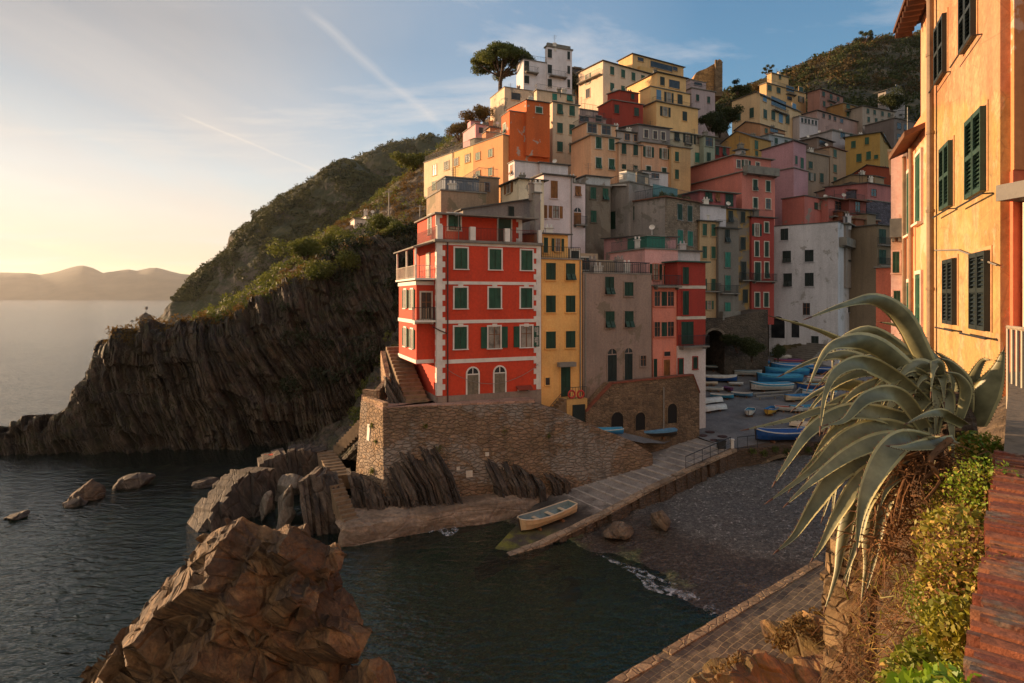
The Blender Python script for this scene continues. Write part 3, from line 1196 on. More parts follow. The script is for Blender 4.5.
for k in range(17):
    s = k / 16
    pts.append(fb(0.7 + (RW - 1.0) * s, -0.16, z_b0 - 0.5 - 1.35 * math.sin(math.pi * s) ** 0.8))
p.tube(pts, 0.02, 5)
p.build('cable', M_PIPE, rr_)


def chain(xc, base=(437, 45), yaw=23):
    """distance of the quay row's facade line at photo x"""
    a = math.radians(yaw)
    C = P(base[0], HY, base[1])
    k = (xc - CX) / F
    t = (k * base[1] - C[0]) / (math.cos(a) - k * math.sin(a))
    return base[1] + t * math.sin(a)


# ---- the quay row
house('yellow_house', 'narrow bright yellow house with green shutters beside the red house', chain(541.5) + 0.25, 23, [
    V(None, 541.2, 582, 259, 414, 'flat', rail=True, L=7, pipe=1),
    V(None, 542, 568, 234, 262, 'shedA', dz=5, D=chain(541.5) + 1.6, L=5.5, rm=M_SLATE)],
    [('B', 'S', (550.6, 570.3), (271.5, 304, 340), 9.4, 17), ('B', 'G', (547.4,), (381.5,), 4.8, 7),
     ('B1', 'O', (557.6,), (245,), 5, 13), ('B1', 'S', (545.6,), (245,), 4.5, 16),
     ('B', 'D', (565.4,), (381.5,), 10, 30)], '#dfa63a', k=0.95, trim=None, stain=0.25, ground=False, clutter=1)
GH = house('grey_brown_house', 'plain grey brown rendered house with two arched doors behind the stone stair', chain(583) + 0.2, 23, [
    V(None, 583, 651.5, 273.5, 408, 'flat', L=6.5, pipe=-1, oh=0.05),
    ], [('B', 'H', (609.3,), (285.6,), 9, 17.5), ('B', 'S', (628.6,), (289,), 8.5, 14),
        ('B', 'H', (609.6, 628.8), (319.2,), 9, 17), ('B', 'A', (611.9,), (365,), 9.5, 33, dict(sm='d')), ('B', 'A', (628.3,), (365,), 8, 33, dict(sm='d')),
        ('B', 'G', (643,), (361,), 5.5, 10)], '#96816c', k=0.78, stain=0.5, patch=0.12, pc='#7d6f5e', ground=False)
# roof terrace of the grey brown house: low walls, a terrace room, planters
fbg, fag, GW, GL, gzb, gzt = GH.vols[0]
b = MB()
b.box(0, 1.2, 2.5, 6, gzt, gzt + 2.3, fbg)
b.box(1.2, 3.6, 3.6, 6, gzt, gzt + 2.0, fbg)
b.box(3.9, 6.2, 4.2, 6, gzt + 0, gzt + 1.5, fbg)
b.build('terrace_room', plaster('#b39a72', 0.5, 0.3), GH.root)
fg2 = Fr(fbg(0, 2.5, 0)[:2], RY)
add_window(GH.root, fg2, 'D', 0.6, gzt + 0.1, 0.8, 2.0, M_DARKS, M_TRIM, False)
fg3 = Fr(fbg(0, 3.6, 0)[:2], RY)
add_window(GH.root, fg3, 'G', 2.3, gzt + 0.5, 1.2, 1.1, M_DARKS, M_TRIM, False)
r = MB()
rail(r, [fbg(0.1, 0.1, gzt + 0.12), fbg(GW - 0.1, 0.1, gzt + 0.12), fbg(GW - 0.1, 3.5, gzt + 0.12)], 0.9, 0.2)
r.build('railing', M_IRON, GH.root)
for (x, y) in ((2.2, 2.2), (5.2, 2.8), (4.4, 1.2)):
    q = fbg(x, y, 0)
    chimney(GH.root, q[0], q[1], gzt + 0.4, 0.5, 0.9, plaster('#8d8478', 0.4))

PINK = chain(652) + 1.0
house('pink_house', 'slim salmon pink house with glazed bays and green shutters by the quay', PINK, 23, [
    V(None, 652.5, 677.5, 286, 392, 'flat', L=6), V(None, 645, 678, 249, 290, 'flat', D=PINK + 1.8, L=6, color='#d59a8c')],
    [('B', 'G', (657.2, 670.5), (299, 329.5), 6, 14), ('B', 'S', (663.5,), (299, 329.5), 6.5, 14), ('B', 'D', (666.5,), (370,), 6, 21, dict(sm='b')),
     ('B', 'G', (667,), (354,), 6, 4), ('B', 'D', (655,), (370,), 4, 22), ('B1', 'O', (655.5,), (272,), 5, 16), ('B1', 'D', (666,), (275,), 5, 18)],
    '#cf8268', k=0.85, stain=0.3, ground=False, clutter=1, balconies=[('B', 653.2, 677, 286, dict(d=0.7))])
house('crimson_house', 'crimson house with white ground floor and balcony beside the slim pink house', PINK + 0.9, 23, [
    V(None, 677.6, 705.5, 262, 394, 'flat', L=7, band=(287, 318), oh=0.35, rm=paint('#3a5a4e', 0.7)),
    V(None, 677.75, 705.65, 346, 394, 'none', L=7.2, D=PINK + 0.86, color='#c9bfb0')],
    [('B', 'S', (685.4,), (276,), 6.5, 17), ('B', 'S', (685.4,), (303,), 6.5, 24), ('B', 'S', (687,), (333,), 12, 23),
     ('B1', 'D', (680.5,), (369,), 4.5, 21), ('B1', 'S', (695,), (362.8,), 4.5, 12)],
    '#96301f', k=0.85, stain=0.3, ground=False, clutter=0, balconies=[('B', 678.2, 704, 346, dict(d=0.8))])
house('pink_terrace_house', 'pale pink house with a green timber kiosk above the crimson house', 62, 23, [
    V(604, 646, 676, 236, 262, 'shedA', dz=4), V(None, 647, 665, 236, 252, 'flat', D=61.2, L=3.5, mat=paint('#24745f', 0.7, 0.8))],
    [('A', 'G', (632.5,), (243,), 3, 6)], '#c98f86', k=0.8, stain=0.4, patch=0.1, clutter=2, ground=False)
house('white_awning_house', 'small whitewashed roof house with peeling wall behind the grey brown terrace', 60, 23, [
    V(None, 677, 700, 251, 262, 'coping', L=5, patch=0.35)], [], '#c6c0b8', k=0.7, ground=False)

# ---- the tower row above the vaulted arch
house('tan_tower_house', 'tall tan house with narrow dark green shutters above the vaulted arch', 74, 23, [
    V(None, 699.6, 718.5, 221, 316, 'flat', foot=0.4, L=7, oh=0.35, rm=M_SLATE)],
    [('B', 'S', (704.4, 713.2), (229.5, 252, 284.5), 4.2, 12.5), ('B', 'O', (709,), (305,), 4, 9)], '#bb9c64', k=0.8, stain=0.5, clutter=1,
    balconies=[('B', 700, 718, 291, dict(d=0.6))])
house('grey_tower_house', 'tall grey house with bright green shutters left of the orange mottled facade', 74.6, 23, [
    V(None, 718.6, 738.5, 228, 318, 'flat', foot=0.4, L=7, oh=0.35, rm=M_SLATE)],
    [('B', 'S', (727.1,), (236,), 5.2, 12.5), ('B', 'S', (727.5,), (259.8, 283, 310), 5.4, 15, dict(sm='t'))], '#7e7868', k=0.75, stain=0.5,
    balconies=[('B', 719.5, 737, 293, dict(d=0.6)), ('B', 719.5, 737, 319, dict(d=0.6, s='solid'))])
house('mottled_yellow_house', 'tall mottled yellow and grey house right of the grey tower', 77.5, 23, [
    V(None, 722, 752.5, 208.5, 318, 'flat', foot=0.4, L=7, oh=0.4, rm=M_SLATE)],
    [('B', 'S', (730.3, 742.7), (216.5,), 4.8, 11.5), ('B', 'S', (742.8,), (243.5,), 5, 13), ('B', 'D', (743.3,), (271,), 5.2, 19),
     ('B', 'S', (745,), (296,), 5, 14)], '#a88638', k=0.72, stain=0.5, patch=0.5, pc='#77706a', clutter=1,
    balconies=[('B', 739, 752, 280, dict(d=0.7))])
house('crimson_strip_house', 'narrow crimson house squeezed between the mottled yellow and the white house', 79, 23, [
    V(None, 751.5, 774, 217, 322, 'flat', foot=0.4, L=7, oh=0.4, rm=M_SLATE)],
    [('B', 'O', (756.6,), (230,), 4, 12), ('B', 'S', (766.4,), (227.5,), 4.2, 10.5), ('B', 'S', (756.6, 766.4), (249,), 4.2, 15),
     ('B', 'D', (757.4,), (271.5,), 6, 19), ('B', 'S', (766.5,), (270,), 4, 16), ('B', 'S', (757, 766), (300,), 4.4, 14)], '#9c3d31', k=0.8, stain=0.35, trim=M_TRIM,
    balconies=[('B', 752, 773, 281, dict(d=0.8))])
house('white_house', 'broad white house with peeling render and dark green shutters facing the piazza', 78, 50, [
    V(769, 838, 857, 222, 352, 'coping', th=0.1, oh=0.08), V(838.5, 846, 858, 224, 243, 'flat', D=80.5, oh=0.5, color='#8f8678')],
    [('A', 'S', (784.5,), (234.5,), 8, 11.5), ('A', 'S', (786.8, 809.2), (256.6,), 8.2, 12), ('A', 'S', (787.8, 809.3), (280,), 8.4, 13),
     ('A', 'G', (806.5,), (309,), 7, 12), ('A', 'R', (778,), (327,), 14, 22), ('A', 'R', (795.5,), (329,), 7.5, 17), ('A', 'D', (815,), (342,), 7, 12),
     ('B', 'S', (848.2,), (255.5,), 4, 13), ('B', 'S', (849,), (280,), 4, 13), ('B', 'S', (849.5,), (306,), 4, 13)],
    '#c4c2c4', k=0.82, stain=0.45, patch=0.06, pc='#9a9792', balconies=[('B', 839, 857, 244.5, dict(d=0.9, s='solid'))])

# ---- second row above the quay
house('olive_block', 'windowless olive tan block directly above the red house roof', 55, 23, [
    V(426.5, 441, 486, 190.5, 222, 'flat', oh=0.1)], [], '#a08560', k=0.75, stain=0.5, patch=0.3, clutter=2, pc='#7b6f55')
house('grey_shed_house', 'grey house with one small window under a long sloping roof', 53, 23, [
    V(None, 463, 536, 209.5, 244, 'shedB', dz=16, L=5, th=0.1), V(None, 534.5, 540.5, 193, 244, 'flat', D=53.6, L=1.0)],
    [('B', 'S', (511,), (211.5,), 6.2, 9.5)], '#8d8175', k=0.75, stain=0.5, patch=0.3, pc='#978d82')
house('slate_blue_block', 'low slate blue rendered block under the yellow and orange row', 63, 23, [
    V(437, 445.5, 479, 177, 196, 'flat'), V(None, 478, 499, 177, 215, 'flat', D=65, color='#9b7f5b')],
    [('B1', 'G', (487,), (187,), 4.6, 8)], '#6f7680', k=0.7, clutter=1)
house('cream_cottage', 'small cream house with sunlit gable wall and brown shutters above the sloping roof', 62, 24, [
    V(500.5, 519, 544, 179, 206, 'hip', rise=0.12)], [('A', 'O', (508.8,), (188,), 3.6, 11, dict(sm='b')), ('B', 'S', (536.8,), (189,), 4.6, 7)],
    '#dfcfa2', k=0.85, trim=M_TRIM, clutter=1, patch=0.15)
house('whitewashed_box_house', 'whitewashed flat box house under the big orange house', 72, 24, [
    V(508.5, 514.5, 541, 161, 185, 'flat'), V(None, 540, 568, 163, 178, 'coping', D=73, L=4)], [('A', 'S', (511.6,), (170,), 2.4, 10, dict(sm='b'))],
    '#d5cdc6', k=0.82, clutter=1)
house('blush_white_house', 'pinkish white house with brown wooden shutters and an arched door', 67, 24, [
    V(530, 543.6, 572.6, 174.5, 226, 'flat', oh=0.35, rm=M_SLATE, pipe=1), V(None, 572.7, 585.3, 183, 226, 'flat', D=69, L=5)],
    [('B', 'S', (554,), (189.5,), 7.4, 18, dict(sm='b')), ('B', 'O', (555.6,), (212,), 6, 12.5, dict(sm='b')), ('B', 'S', (545,), (212,), 4, 13, dict(sm='b')),
     ('B1', 'S', (577.8,), (191.5,), 6, 10, dict(sm='b')), ('B1', 'A', (577.3,), (216.5,), 7.5, 17, dict(sm='b'))], '#d8c6bd', k=0.85, stain=0.25,
    balconies=[('B1', 573.5, 585, 224.5, dict(d=0.6))])
house('taupe_house', 'dark taupe rendered house with four green shutters and a white terrace parapet', 71, 24, [
    V(None, 586, 610.5, 185, 246, 'flat', L=6), V(None, 586.5, 610.3, 176, 186, 'coping', D=73, L=4, color='#c9c9c9')],
    [('B', 'S', (593, 605.3), (193.3,), 5.6, 11.6), ('B', 'S', (593.4,), (216.4,), 5.8, 12)], '#7d6f58', k=0.7, stain=0.5, patch=0.3, pc='#887c6c', clutter=1)
M_GREYST = plaster('#8a8478', 0.6, 0.25, '#7d776d', bump=0.6, k=0.95)
M_RUBBLE = stone('rubble_wall', '#7d6b58', 2.6, 0.08, 0.8)
GS = house('grey_stone_house', 'big grey house with bare stone front and glazed roof terrace', 70, 52, [
    V(628, 665.5, 700, 197, 252, 'flat', oh=0.3, rm=M_TILE, yaw=40), V(610, 629, 660, 182, 252, 'flat', D=73, yaw=40)],
    [('A', 'S', (631.8,), (213.5,), 5.6, 13.5), ('A1', 'D', (613.4,), (220,), 5, 18), ('B', 'S', (679.6, 689.6), (212,), 5, 16), ('B', 'S', (680, 690), (237.5,), 5.4, 15, dict(sm='t'))],
    mat=M_GREYST, trim=None)
fbq, faq, SW, SL, szb, szt = GS.vols[0]
b = MB()
b.box(-0.02, SW, -0.018, 0.02, szb, szt - 0.02, fbq)
b.build('stone_facing', M_RUBBLE, GS.root)
r = MB()
rail(r, [fbq(0.2, SL - 0.2, szt + 0.12), fbq(0.2, 0.2, szt + 0.12), fbq(SW - 0.2, 0.2, szt + 0.12)], 1.1, 0.25)
r.build('railing', M_IRON, GS.root)
b = MB()
b.box(1.0, 6.0, SL * 0.45, SL * 0.46, szt + 0.12, szt + 2.0, fbq)
b.build('glass_screen', paint('#3a5f50', 0.2, 0.7), GS.root)
v = leaf_faces([fbq(1 + 0.55 * i, 1.2 + 0.3 * (i % 3), szt + 0.5) for i in range(10)], 0.55, 120, 0.09, 0.9, 5)
leaf_object('terrace_plants', v, leafmat('terrace_leaves', '#3c4a20', '#5c5a2c'), GS.root)
b = MB()
b.box(2.5, 7.5, 4.0, 4.1, szt + 2.2, szt + 2.3, fbq)
b.hexa([fbq(-1.5, 5, szt + 1.9), fbq(5, 5, szt + 2.4), fbq(5, 9, szt + 2.9), fbq(-1.5, 9, szt + 2.4),
        fbq(-1.5, 5, szt + 2.0), fbq(5, 5, szt + 2.5), fbq(5, 9, szt + 3.0), fbq(-1.5, 9, szt + 2.5)])
b.build('awning', M_WHITE, GS.root)
house('white_canopy_house', 'white walled roof terrace house below the tan and orange middle row', 79, 24, [
    V(611, 643, 668, 171, 200, 'shedA', dz=2, oh=0.15)], [('B', 'G', (655,), (176,), 8, 5)], '#cfc9c2', k=0.8, clutter=2)
house('balcony_pink_house', 'dusky pink terrace house with dark green doors above the tan tower house', 78.5, 23, [
    V(None, 700, 736, 191, 240, 'flat', oh=0.5, L=5), V(None, 700, 726, 205, 240, 'coping', D=75.8, L=2.5, color='#cdc9c6')],
    [('B', 'S', (708.4,), (197,), 7, 10), ('B', 'D', (729,), (200,), 8, 13), ('B', 'S', (717.5,), (197,), 5, 10, dict(sm='b'))], '#a35a58', k=0.75, clutter=1)

# ---- big salmon house and its neighbours
house('big_salmon_house', 'large salmon pink house with white quoins and a long roof terrace', 82, 24, [
    V(690, 742, 775, 172, 250, 'flat', oh=0.3), V(690.5, 733.7, 771, 155.6, 174, 'flat', D=84, oh=0.45, rm=M_CONC)],
    [('B', 'S', (755, 767.9), (185,), 4.6, 11), ('B', 'S', (755.2,), (203,), 4.6, 10), ('B', 'G', (768,), (204,), 4.6, 10),
     ('B1', 'O', (746,), (164,), 3.5, 8), ('B1', 'G', (738.5, 757.5), (164,), 4, 8)], '#c47765', k=0.82, stain=0.25, trim=M_TRIM,
    balconies=[('B', 742.8, 774.5, 173, dict(d=0.9, s='solid'))], clutter=2)
house('lilac_house', 'tall lilac pink house with a blank windowless side behind the salmon house', 96, 38, [
    V(761.5, 793.5, 806, 141, 186, 'shedA', dz=-3), V(770, 793.7, 808, 168, 195, 'flat', D=95, oh=0.2)], [('B', 'S', (796,), (160,), 2.4, 9), ('B', 'S', (801.8,), (163.4,), 3.2, 11)],
    '#b98a90', k=0.78, stain=0.25, clutter=1)
house('mustard_gable_house', 'mustard yellow house with a gable wall in the gap below the castle', 106, 34, [
    V(721.5, 750, 771, 136, 168, 'gableA', dz=8, pk=0.45)], [('B', 'S', (756.2,), (145,), 3.6, 9), ('B', 'S', (756.4,), (153.5,), 3, 5)], '#b58a2c', k=0.8)
house('roof_lantern_house', 'tiny white roof kiosk with a hipped cap on the salmon house roofs', 90, 30, [
    V(735.5, 741, 745.5, 149.5, 160, 'hip', rise=0.5)], [('B', 'G', (743,), (154,), 2.4, 5)], '#c9c1ba', k=0.8, far=True, ground=False)
house('small_crimson_house', 'small crimson house between the pale green house and the mustard gable', 96, 24, [
    V(None, 713.8, 729.5, 146, 165, 'flat', oh=0.2)], [('B', 'S', (717, 724.2), (151,), 3.8, 8.5)], '#8f352c', k=0.75)
house('pale_green_house', 'pale green house with open dark shutters in the middle row', 92, 24, [
    V(None, 668, 704, 131.5, 172, 'flat', oh=0.3)], [('B', 'O', (687.6,), (138,), 4, 10), ('B', 'S', (676.6,), (136.5,), 5, 9.5), ('B', 'O', (698,), (139.8,), 4, 10),
     ('B', 'S', (697,), (157.8,), 4.4, 10, dict(sm='t')), ('B', 'S', (681,), (156,), 4.4, 10, dict(sm='t'))], '#bdb28c', k=0.8, clutter=1, balconies=[('B', 684, 691, 143.5, dict(d=0.5))])
house('grey_white_strip_house', 'narrow grey white house with one wide dark window right of the pale green house', 93.5, 24, [
    V(None, 704, 715, 136, 172, 'flat', oh=0.3)], [('B', 'G', (709,), (142,), 7.5, 9), ('B', 'S', (708.5,), (157,), 4, 9)], '#9aa08c', k=0.78)

# ---- the middle row
house('tan_orange_house', 'tan orange house with glazed penthouse and a white painted line on its sunlit side', 82, 24, [
    V(571, 591, 619, 135.5, 182, 'flat', oh=0.3), V(572, 586.5, 616, 122.5, 138, 'flat', D=84, oh=0.2)],
    [('B', 'S', (598.5, 611.5), (143,), 5.6, 11.5), ('B', 'S', (598.5, 611.5), (163,), 5.6, 11), ('B1', 'G', (592, 606), (128.5,), 9, 9)], '#d2a06c', k=0.88, trim=M_TRIM, stain=0.3)
house('sand_house', 'narrow sand coloured house between the tan orange and the apricot house', 83.2, 24, [
    V(None, 619, 641.6, 143, 182, 'flat', oh=0.25), V(None, 617, 642, 131, 144, 'coping', D=86, L=4, color='#a89b8c')],
    [('B', 'S', (623.8, 635.4), (149,), 5, 10.5), ('B', 'S', (623.8, 635.4), (167,), 4.4, 6), ('B1', 'G', (627, 636), (137,), 5, 7)], '#c7a076', k=0.84, clutter=2)
house('apricot_house', 'apricot house with pale open windows under a grey roof terrace', 84.6, 24, [
    V(None, 641.7, 671, 142, 184, 'flat', oh=0.25), V(None, 638.5, 670, 124.5, 143, 'shedA', dz=6, D=87, L=6, color='#8a8078')],
    [('B', 'O', (648.4, 664.4), (152,), 4.6, 10.5), ('B', 'S', (648.4, 664), (169.5,), 4.4, 6), ('B1', 'G', (646, 655, 663), (134,), 4, 8)], '#cf9868', k=0.86, trim=M_TRIM, clutter=1)
house('ochre_strip_house', 'narrow ochre house at the right end of the middle row', 86, 24, [
    V(None, 671.2, 690.5, 146.5, 184, 'flat', oh=0.25)], [('B', 'S', (676.7,), (156.8, 174.5), 4, 9.5)], '#c99f5c', k=0.84, clutter=1)
house('dark_red_house', 'dark red house with a bright sunlit orange side wall', 101, 24, [
    V(598, 612, 643, 100, 128, 'flat', oh=0.2), V(607.5, 619.8, 638.5, 90.5, 102, 'shedA', dz=3, D=103, oh=0.2)],
    [('B', 'S', (616.6, 636.4), (109,), 4.8, 9), ('B1', 'S', (632.5,), (96.5,), 3.4, 6)], '#96341f', k=0.85)
house('terrace_blush_house', 'low blush house with a railed terrace between the cream and the dark red house', 97, 24, [
    V(None, 579, 606, 116, 130, 'flat', rail=True, L=4), V(None, 579.5, 598, 109, 117, 'flat', D=99, L=2.5, color='#a88f80')], [('B', 'G', (584, ), (119,), 9, 6), ('B', 'S', (598.5,), (118.7,), 6, 6)], '#b98c7c', k=0.8, far=True)
house('cream_tall_house', 'tall cream house with green shutters right of the big orange house', 92, 24, [
    V(549.3, 552.6, 578.8, 102, 168, 'flat', oh=0.25), V(534, 537, 575, 90, 104, 'flat', D=95, oh=0.2, rail=True)],
    [('B', 'S', (559.8, 571.9), (109.3, 128.2, 146.8), 5.6, 10.2), ('B1', 'S', (554.5,), (97,), 5, 7, dict(sm='t')), ('B1', 'S', (569.5,), (98.5,), 6, 6, dict(sm='t'))], '#d4b88c', k=0.88, stain=0.3)
house('orange_house', 'big burnt orange house with white framed windows on the sunlit ridge', 85, 24, [
    V(501.5, 509.5, 549.5, 111, 172, 'flat', oh=0.1), V(None, 526.5, 549.8, 100, 113, 'shedA', dz=4, D=85.4, L=7, oh=0.2),
    ],
    [('B1', 'S', (538.9,), (110.4,), 6.4, 6), ('B', 'S', (538.9,), (128, 148), 6.4, 8.2), ('A', 'S', (504.6,), (128.5, 147), 2.6, 10), ('A', 'S', (504.8,), (165,), 2.6, 9)],
    '#bb5a1e', k=0.9, stain=0.25, trim=M_TRIM, patch=0.06, pc='#a9a39a')
# the sunlit row along the cliff edge, facing the sea
def seaface(name, label, xr, xl, yt, yb, wins, color, **kw):
    a = math.radians(-52)
    base = P(503.5, HY, 84.5)[:2]
    def at(x):
        k = (x - CX) / F
        t = (base[0] - k * base[1]) / (math.cos(a) - k * math.sin(a))
        return base - t * np.array([math.cos(a), math.sin(a)])
    q = at(xl)
    D = q[1]
    return house(name, label, D, -52, [V(None, xl, xr, yt, yb, 'flat', **kw)] + kw.pop('more', []), wins, color, k=0.88, stain=0.3, far=False)
ROWZ = 39.0
def rowy(x):
    a = math.radians(-52)
    base = P(503.5, HY, 84.5)[:2]
    k = (x - CX) / F
    t = (base[0] - k * base[1]) / (math.cos(a) - k * math.sin(a))
    q = base - t * np.array([math.cos(a), math.sin(a)])
    return HY - (ROWZ - CZ) * F / q[1]
seaface('orange_row_house', 'sunlit orange house at the right end of the sea facing row', 503, 473, rowy(473), 192,
        [('B', 'S', (478,), (156.4, 175), 4.6, 8), ('B', 'S', (490.6,), (153.3, 172), 4.6, 8)], '#d08a3c', L=7, rail=True)
seaface('yellow_row_house', 'sunlit yellow house in the middle of the sea facing row', 473, 452.5, rowy(452.5), 192,
        [('B', 'S', (456.3, 467.6), (162,), 5, 8.5, dict(sm='d'))], '#dcae55', L=7, rail=True, pipe=-1)
seaface('cream_row_house', 'pale cream house with balconies at the seaward end of the row', 452.5, 424, rowy(424), 196,
        [('B', 'G', (434.6,), (170,), 4, 11), ('B', 'S', (446.6,), (165.5,), 5, 9, dict(sm='d')), ('B', 'D', (434,), (186,), 4, 9)], '#d9bd8c', L=7, rail=True)
house('lilac_pink_house', 'small lilac pink house rising behind the sunlit row', 99, 24, [
    V(463, 475.5, 496, 124, 150, 'flat', oh=0.15)], [('B', 'G', (481,), (130.5,), 4.4, 6)], '#cf9a9c', k=0.88)
house('terracotta_loggia_house', 'low orange terrace house behind the sunlit row roofs', 93, 24, [
    V(482, 486, 500, 132, 160, 'flat', oh=0.15, rail=True), V(486, 490, 500, 127.5, 134, 'coping', D=95)], [], '#c98443', k=0.85, far=True)

# ---- the top of the village
house('cream_box_house', 'blocky cream house with one dark window just below the umbrella pine', 108, 24, [
    V(490.3, 504.6, 536, 87, 128, 'flat', oh=0.1)], [('B', 'G', (515.7,), (96.6,), 9, 7)], '#d4b98e', k=0.88, patch=0.2)
WT = house('white_villa', 'white villa with rounded corner, green shutters and balconies at the hilltop', 112, 22, [
    V(516.5, 523.5, 548.5, 59.5, 96, 'flat', oh=0.15, rail=True), V(545, 547, 572, 46.5, 96, 'flat', D=113.6, L=7, oh=0.2, th=0.25)],
    [('B', 'S', (526.6,), (66.3,), 4.8, 10.5), ('B', 'S', (526.6,), (79.7,), 4.8, 8), ('B1', 'S', (549.7,), (53.6, 69.2, 83.5), 4.4, 9),
     ('B1', 'S', (568.6,), (55.6, 70, 83.5), 3, 8.5)], '#d6d3cf', k=0.85, stain=0.2,
    balconies=[('B', 524.5, 537, 72.3, dict(d=0.9)), ('B1', 549, 565.5, 76, dict(d=0.9))])
fbw, faw, WW, WL, wzb, wzt = WT.vols[1]
b = MB()
q = fbw(WW - 1.1, 1.1, 0)
n = 20
b.tube([(q[0], q[1], wzb - 2), (q[0], q[1], wzt + 0.12)], 1.12, n)
q2 = WT.vols[0][0](1.2, 1.2, 0)
b.build('round_corner', plaster('#d6d3cf', 0.2, 0, k=0.85), WT.root)
b = MB()
b.box(0.2, WW - 0.2, 0.2, WL - 0.2, wzt + 0.25, wzt + 0.9, fbw)
b.build('roof_parapet', M_CONC, WT.root)
house('dark_glass_house', 'dark flat roofed pavilion in the trees right of the white villa', 138, 20, [
    V(None, 572, 588, 68, 96, 'flat', oh=0.4)], [('B', 'G', (579,), (73,), 8, 6)], '#5f5a54', k=0.7)
house('long_cream_palazzo', 'long cream palazzo with green shutters and a sunlit balcony side', 120, 33, [
    V(578.7, 603, 651, 61, 104, 'hip', rise=0.08, pipe=1)],
    [('B', 'S', (612, 623, 633.2, 642.8), (70.7,), 4.2, 8.6), ('B', 'S', (612, 623, 633.2), (87.3,), 4.2, 8.2), ('A', 'O', (588,), (79,), 2.6, 10), ('A', 'G', (588,), (93.5,), 4, 9)],
    '#d8bd96', k=0.9, stain=0.25, balconies=[('A', 580, 602.5, 84.5, dict(d=0.9))])
house('top_yellow_villa', 'sunlit yellow villa with a dark loggia at the very top behind the palazzo', 136, 30, [
    V(618.5, 632.5, 683.5, 54, 90, 'hip', rise=0.06)], [('B', 'G', (640.5,), (59.5,), 6, 4), ('B', 'G', (661.5,), (66.5,), 22, 6), ('B', 'G', (675,), (69,), 5, 4)], '#d6a95c', k=0.9,
    balconies=[('B', 638, 682, 71, dict(d=0.7, s='solid', rm=plaster('#cfa148', k=0.88)))])
house('stepped_yellow_house', 'yellow house stepping back in three tiers with a big glazed window', 104, 27, [
    V(644, 656.3, 698, 101.5, 142, 'flat', oh=0.35), V(640, 650.7, 690, 86.5, 103, 'flat', D=106, oh=0.2), V(627, 657.5, 686, 72.5, 88, 'hip', D=109, rise=0.07)],
    [('B2', 'S', (662.2,), (81.2,), 4.8, 9), ('B2', 'G', (674.2,), (84.5,), 11, 8), ('B1', 'S', (658.6,), (95,), 5, 10, dict(sm='u')), ('B1', 'O', (668.8,), (97.4,), 4.4, 10),
     ('B1', 'S', (679.8,), (99.4,), 5, 10), ('B', 'O', (665.2,), (111.6,), 4.8, 10), ('B', 'S', (684.6,), (116.2,), 4.6, 9.8)], '#dcae5e', k=0.92, stain=0.22,
    balconies=[('B1', 652, 690, 103, dict(d=0.8))], clutter=1)
house('lilac_grey_house', 'pale lilac grey house with a roof terrace below the castle ruin', 116, 24, [
    V(686, 691.5, 715, 88, 116, 'flat', oh=0.2, rail=True), V(None, 690, 706, 80, 90, 'flat', D=119, L=5)], [('B', 'S', (697.4, 708.5), (98,), 3.4, 6.6), ('B1', 'G', (698,), (84,), 8, 3)], '#b39d98', k=0.8, clutter=1)
CT = thing('castle_tower', 'ruined stone castle wall rising to a jagged tower on the skyline', 'castle ruin', P(700, 90, 150), None)
b = MB()
A_ = P(686, 76, 150)
ct = [(688, 95), (722, 95), (722.6, 70), (721.8, 60.5), (719.5, 59), (717, 60.5), (715.5, 63), (711, 65.5), (706, 68.5), (699, 71), (696.5, 72.5), (695, 75)]
pts = [(P(x, y, 150)[0], P(x, y, 150)[2]) for x, y in ct]
b.prism([(x, z) for x, z in pts], 150, 154)
b.build('curtain_wall', stone('castle_stone', '#8d6a42', 0.9, 0.08, 0.95), CT)
b = MB()
q0, q1 = P(715.5, 100, 149)[0], P(722.5, 100, 149)[0]
b.box(q0, q1, 149, 154.5, P(0, 96, 149)[2], P(0, 62.5, 149)[2])
for i in range(3):
    b.box(q0 + i * 0.7, q0 + i * 0.7 + 0.45, 149.05, 149.6, P(0, 62.5, 149)[2], P(0, 59.5 + i, 149)[2])
b.build('tower', stone('tower_stone', '#6e5a44', 0.9, 0.08, 0.8), CT)

# ---- across the valley
house('cream_gable_house', 'large pale yellow house with a broad blank gable and a loggia below the ridge', 128, 40, [
    V(732, 760, 801, 94, 138, 'gableA', dz=3, pk=0.12, oh=0.3)],
    [('A', 'S', (739,), (117,), 4, 8), ('A', 'S', (751.8,), (113,), 4.2, 10), ('B', 'S', (764.6,), (98.5,), 4, 7, dict(sm='u')), ('B', 'G', (778.6,), (103.5,), 15, 9), ('B', 'S', (794,), (107,), 4, 7, dict(sm='u')),
     ('B', 'S', (765,), (114,), 4, 9.5), ('B', 'S', (773, ), (115.5,), 4, 9.5), ('B', 'S', (780.6,), (118,), 4, 10, dict(sm='u')), ('B', 'S', (787.4, 795), (119,), 4, 10)], '#cfae74', k=0.84,
    balconies=[('B', 772, 786, 109.5, dict(d=0.7))])
house('skyline_yellow_house', 'tall yellow house with a penthouse standing on the valley skyline', 150, 30, [
    V(759.5, 766.5, 806, 83, 122, 'flat', oh=0.3, rail=True), V(767, 771.5, 788.5, 73, 85, 'flat', D=153, oh=0.3)],
    [('B', 'S', (769.4, 778.4), (88,), 4.2, 6), ('B', 'G', (790,), (89,), 8, 6), ('B', 'S', (800.8,), (90,), 4.2, 6), ('B', 'G', (789.4,), (98.5,), 5, 4), ('B', 'O', (800.8,), (99.5,), 2.6, 6), ('B1', 'S', (779.8,), (77,), 2.4, 4.4)],
    '#cda862', k=0.84, balconies=[('B', 786, 794.5, 93.5, dict(d=0.8))])
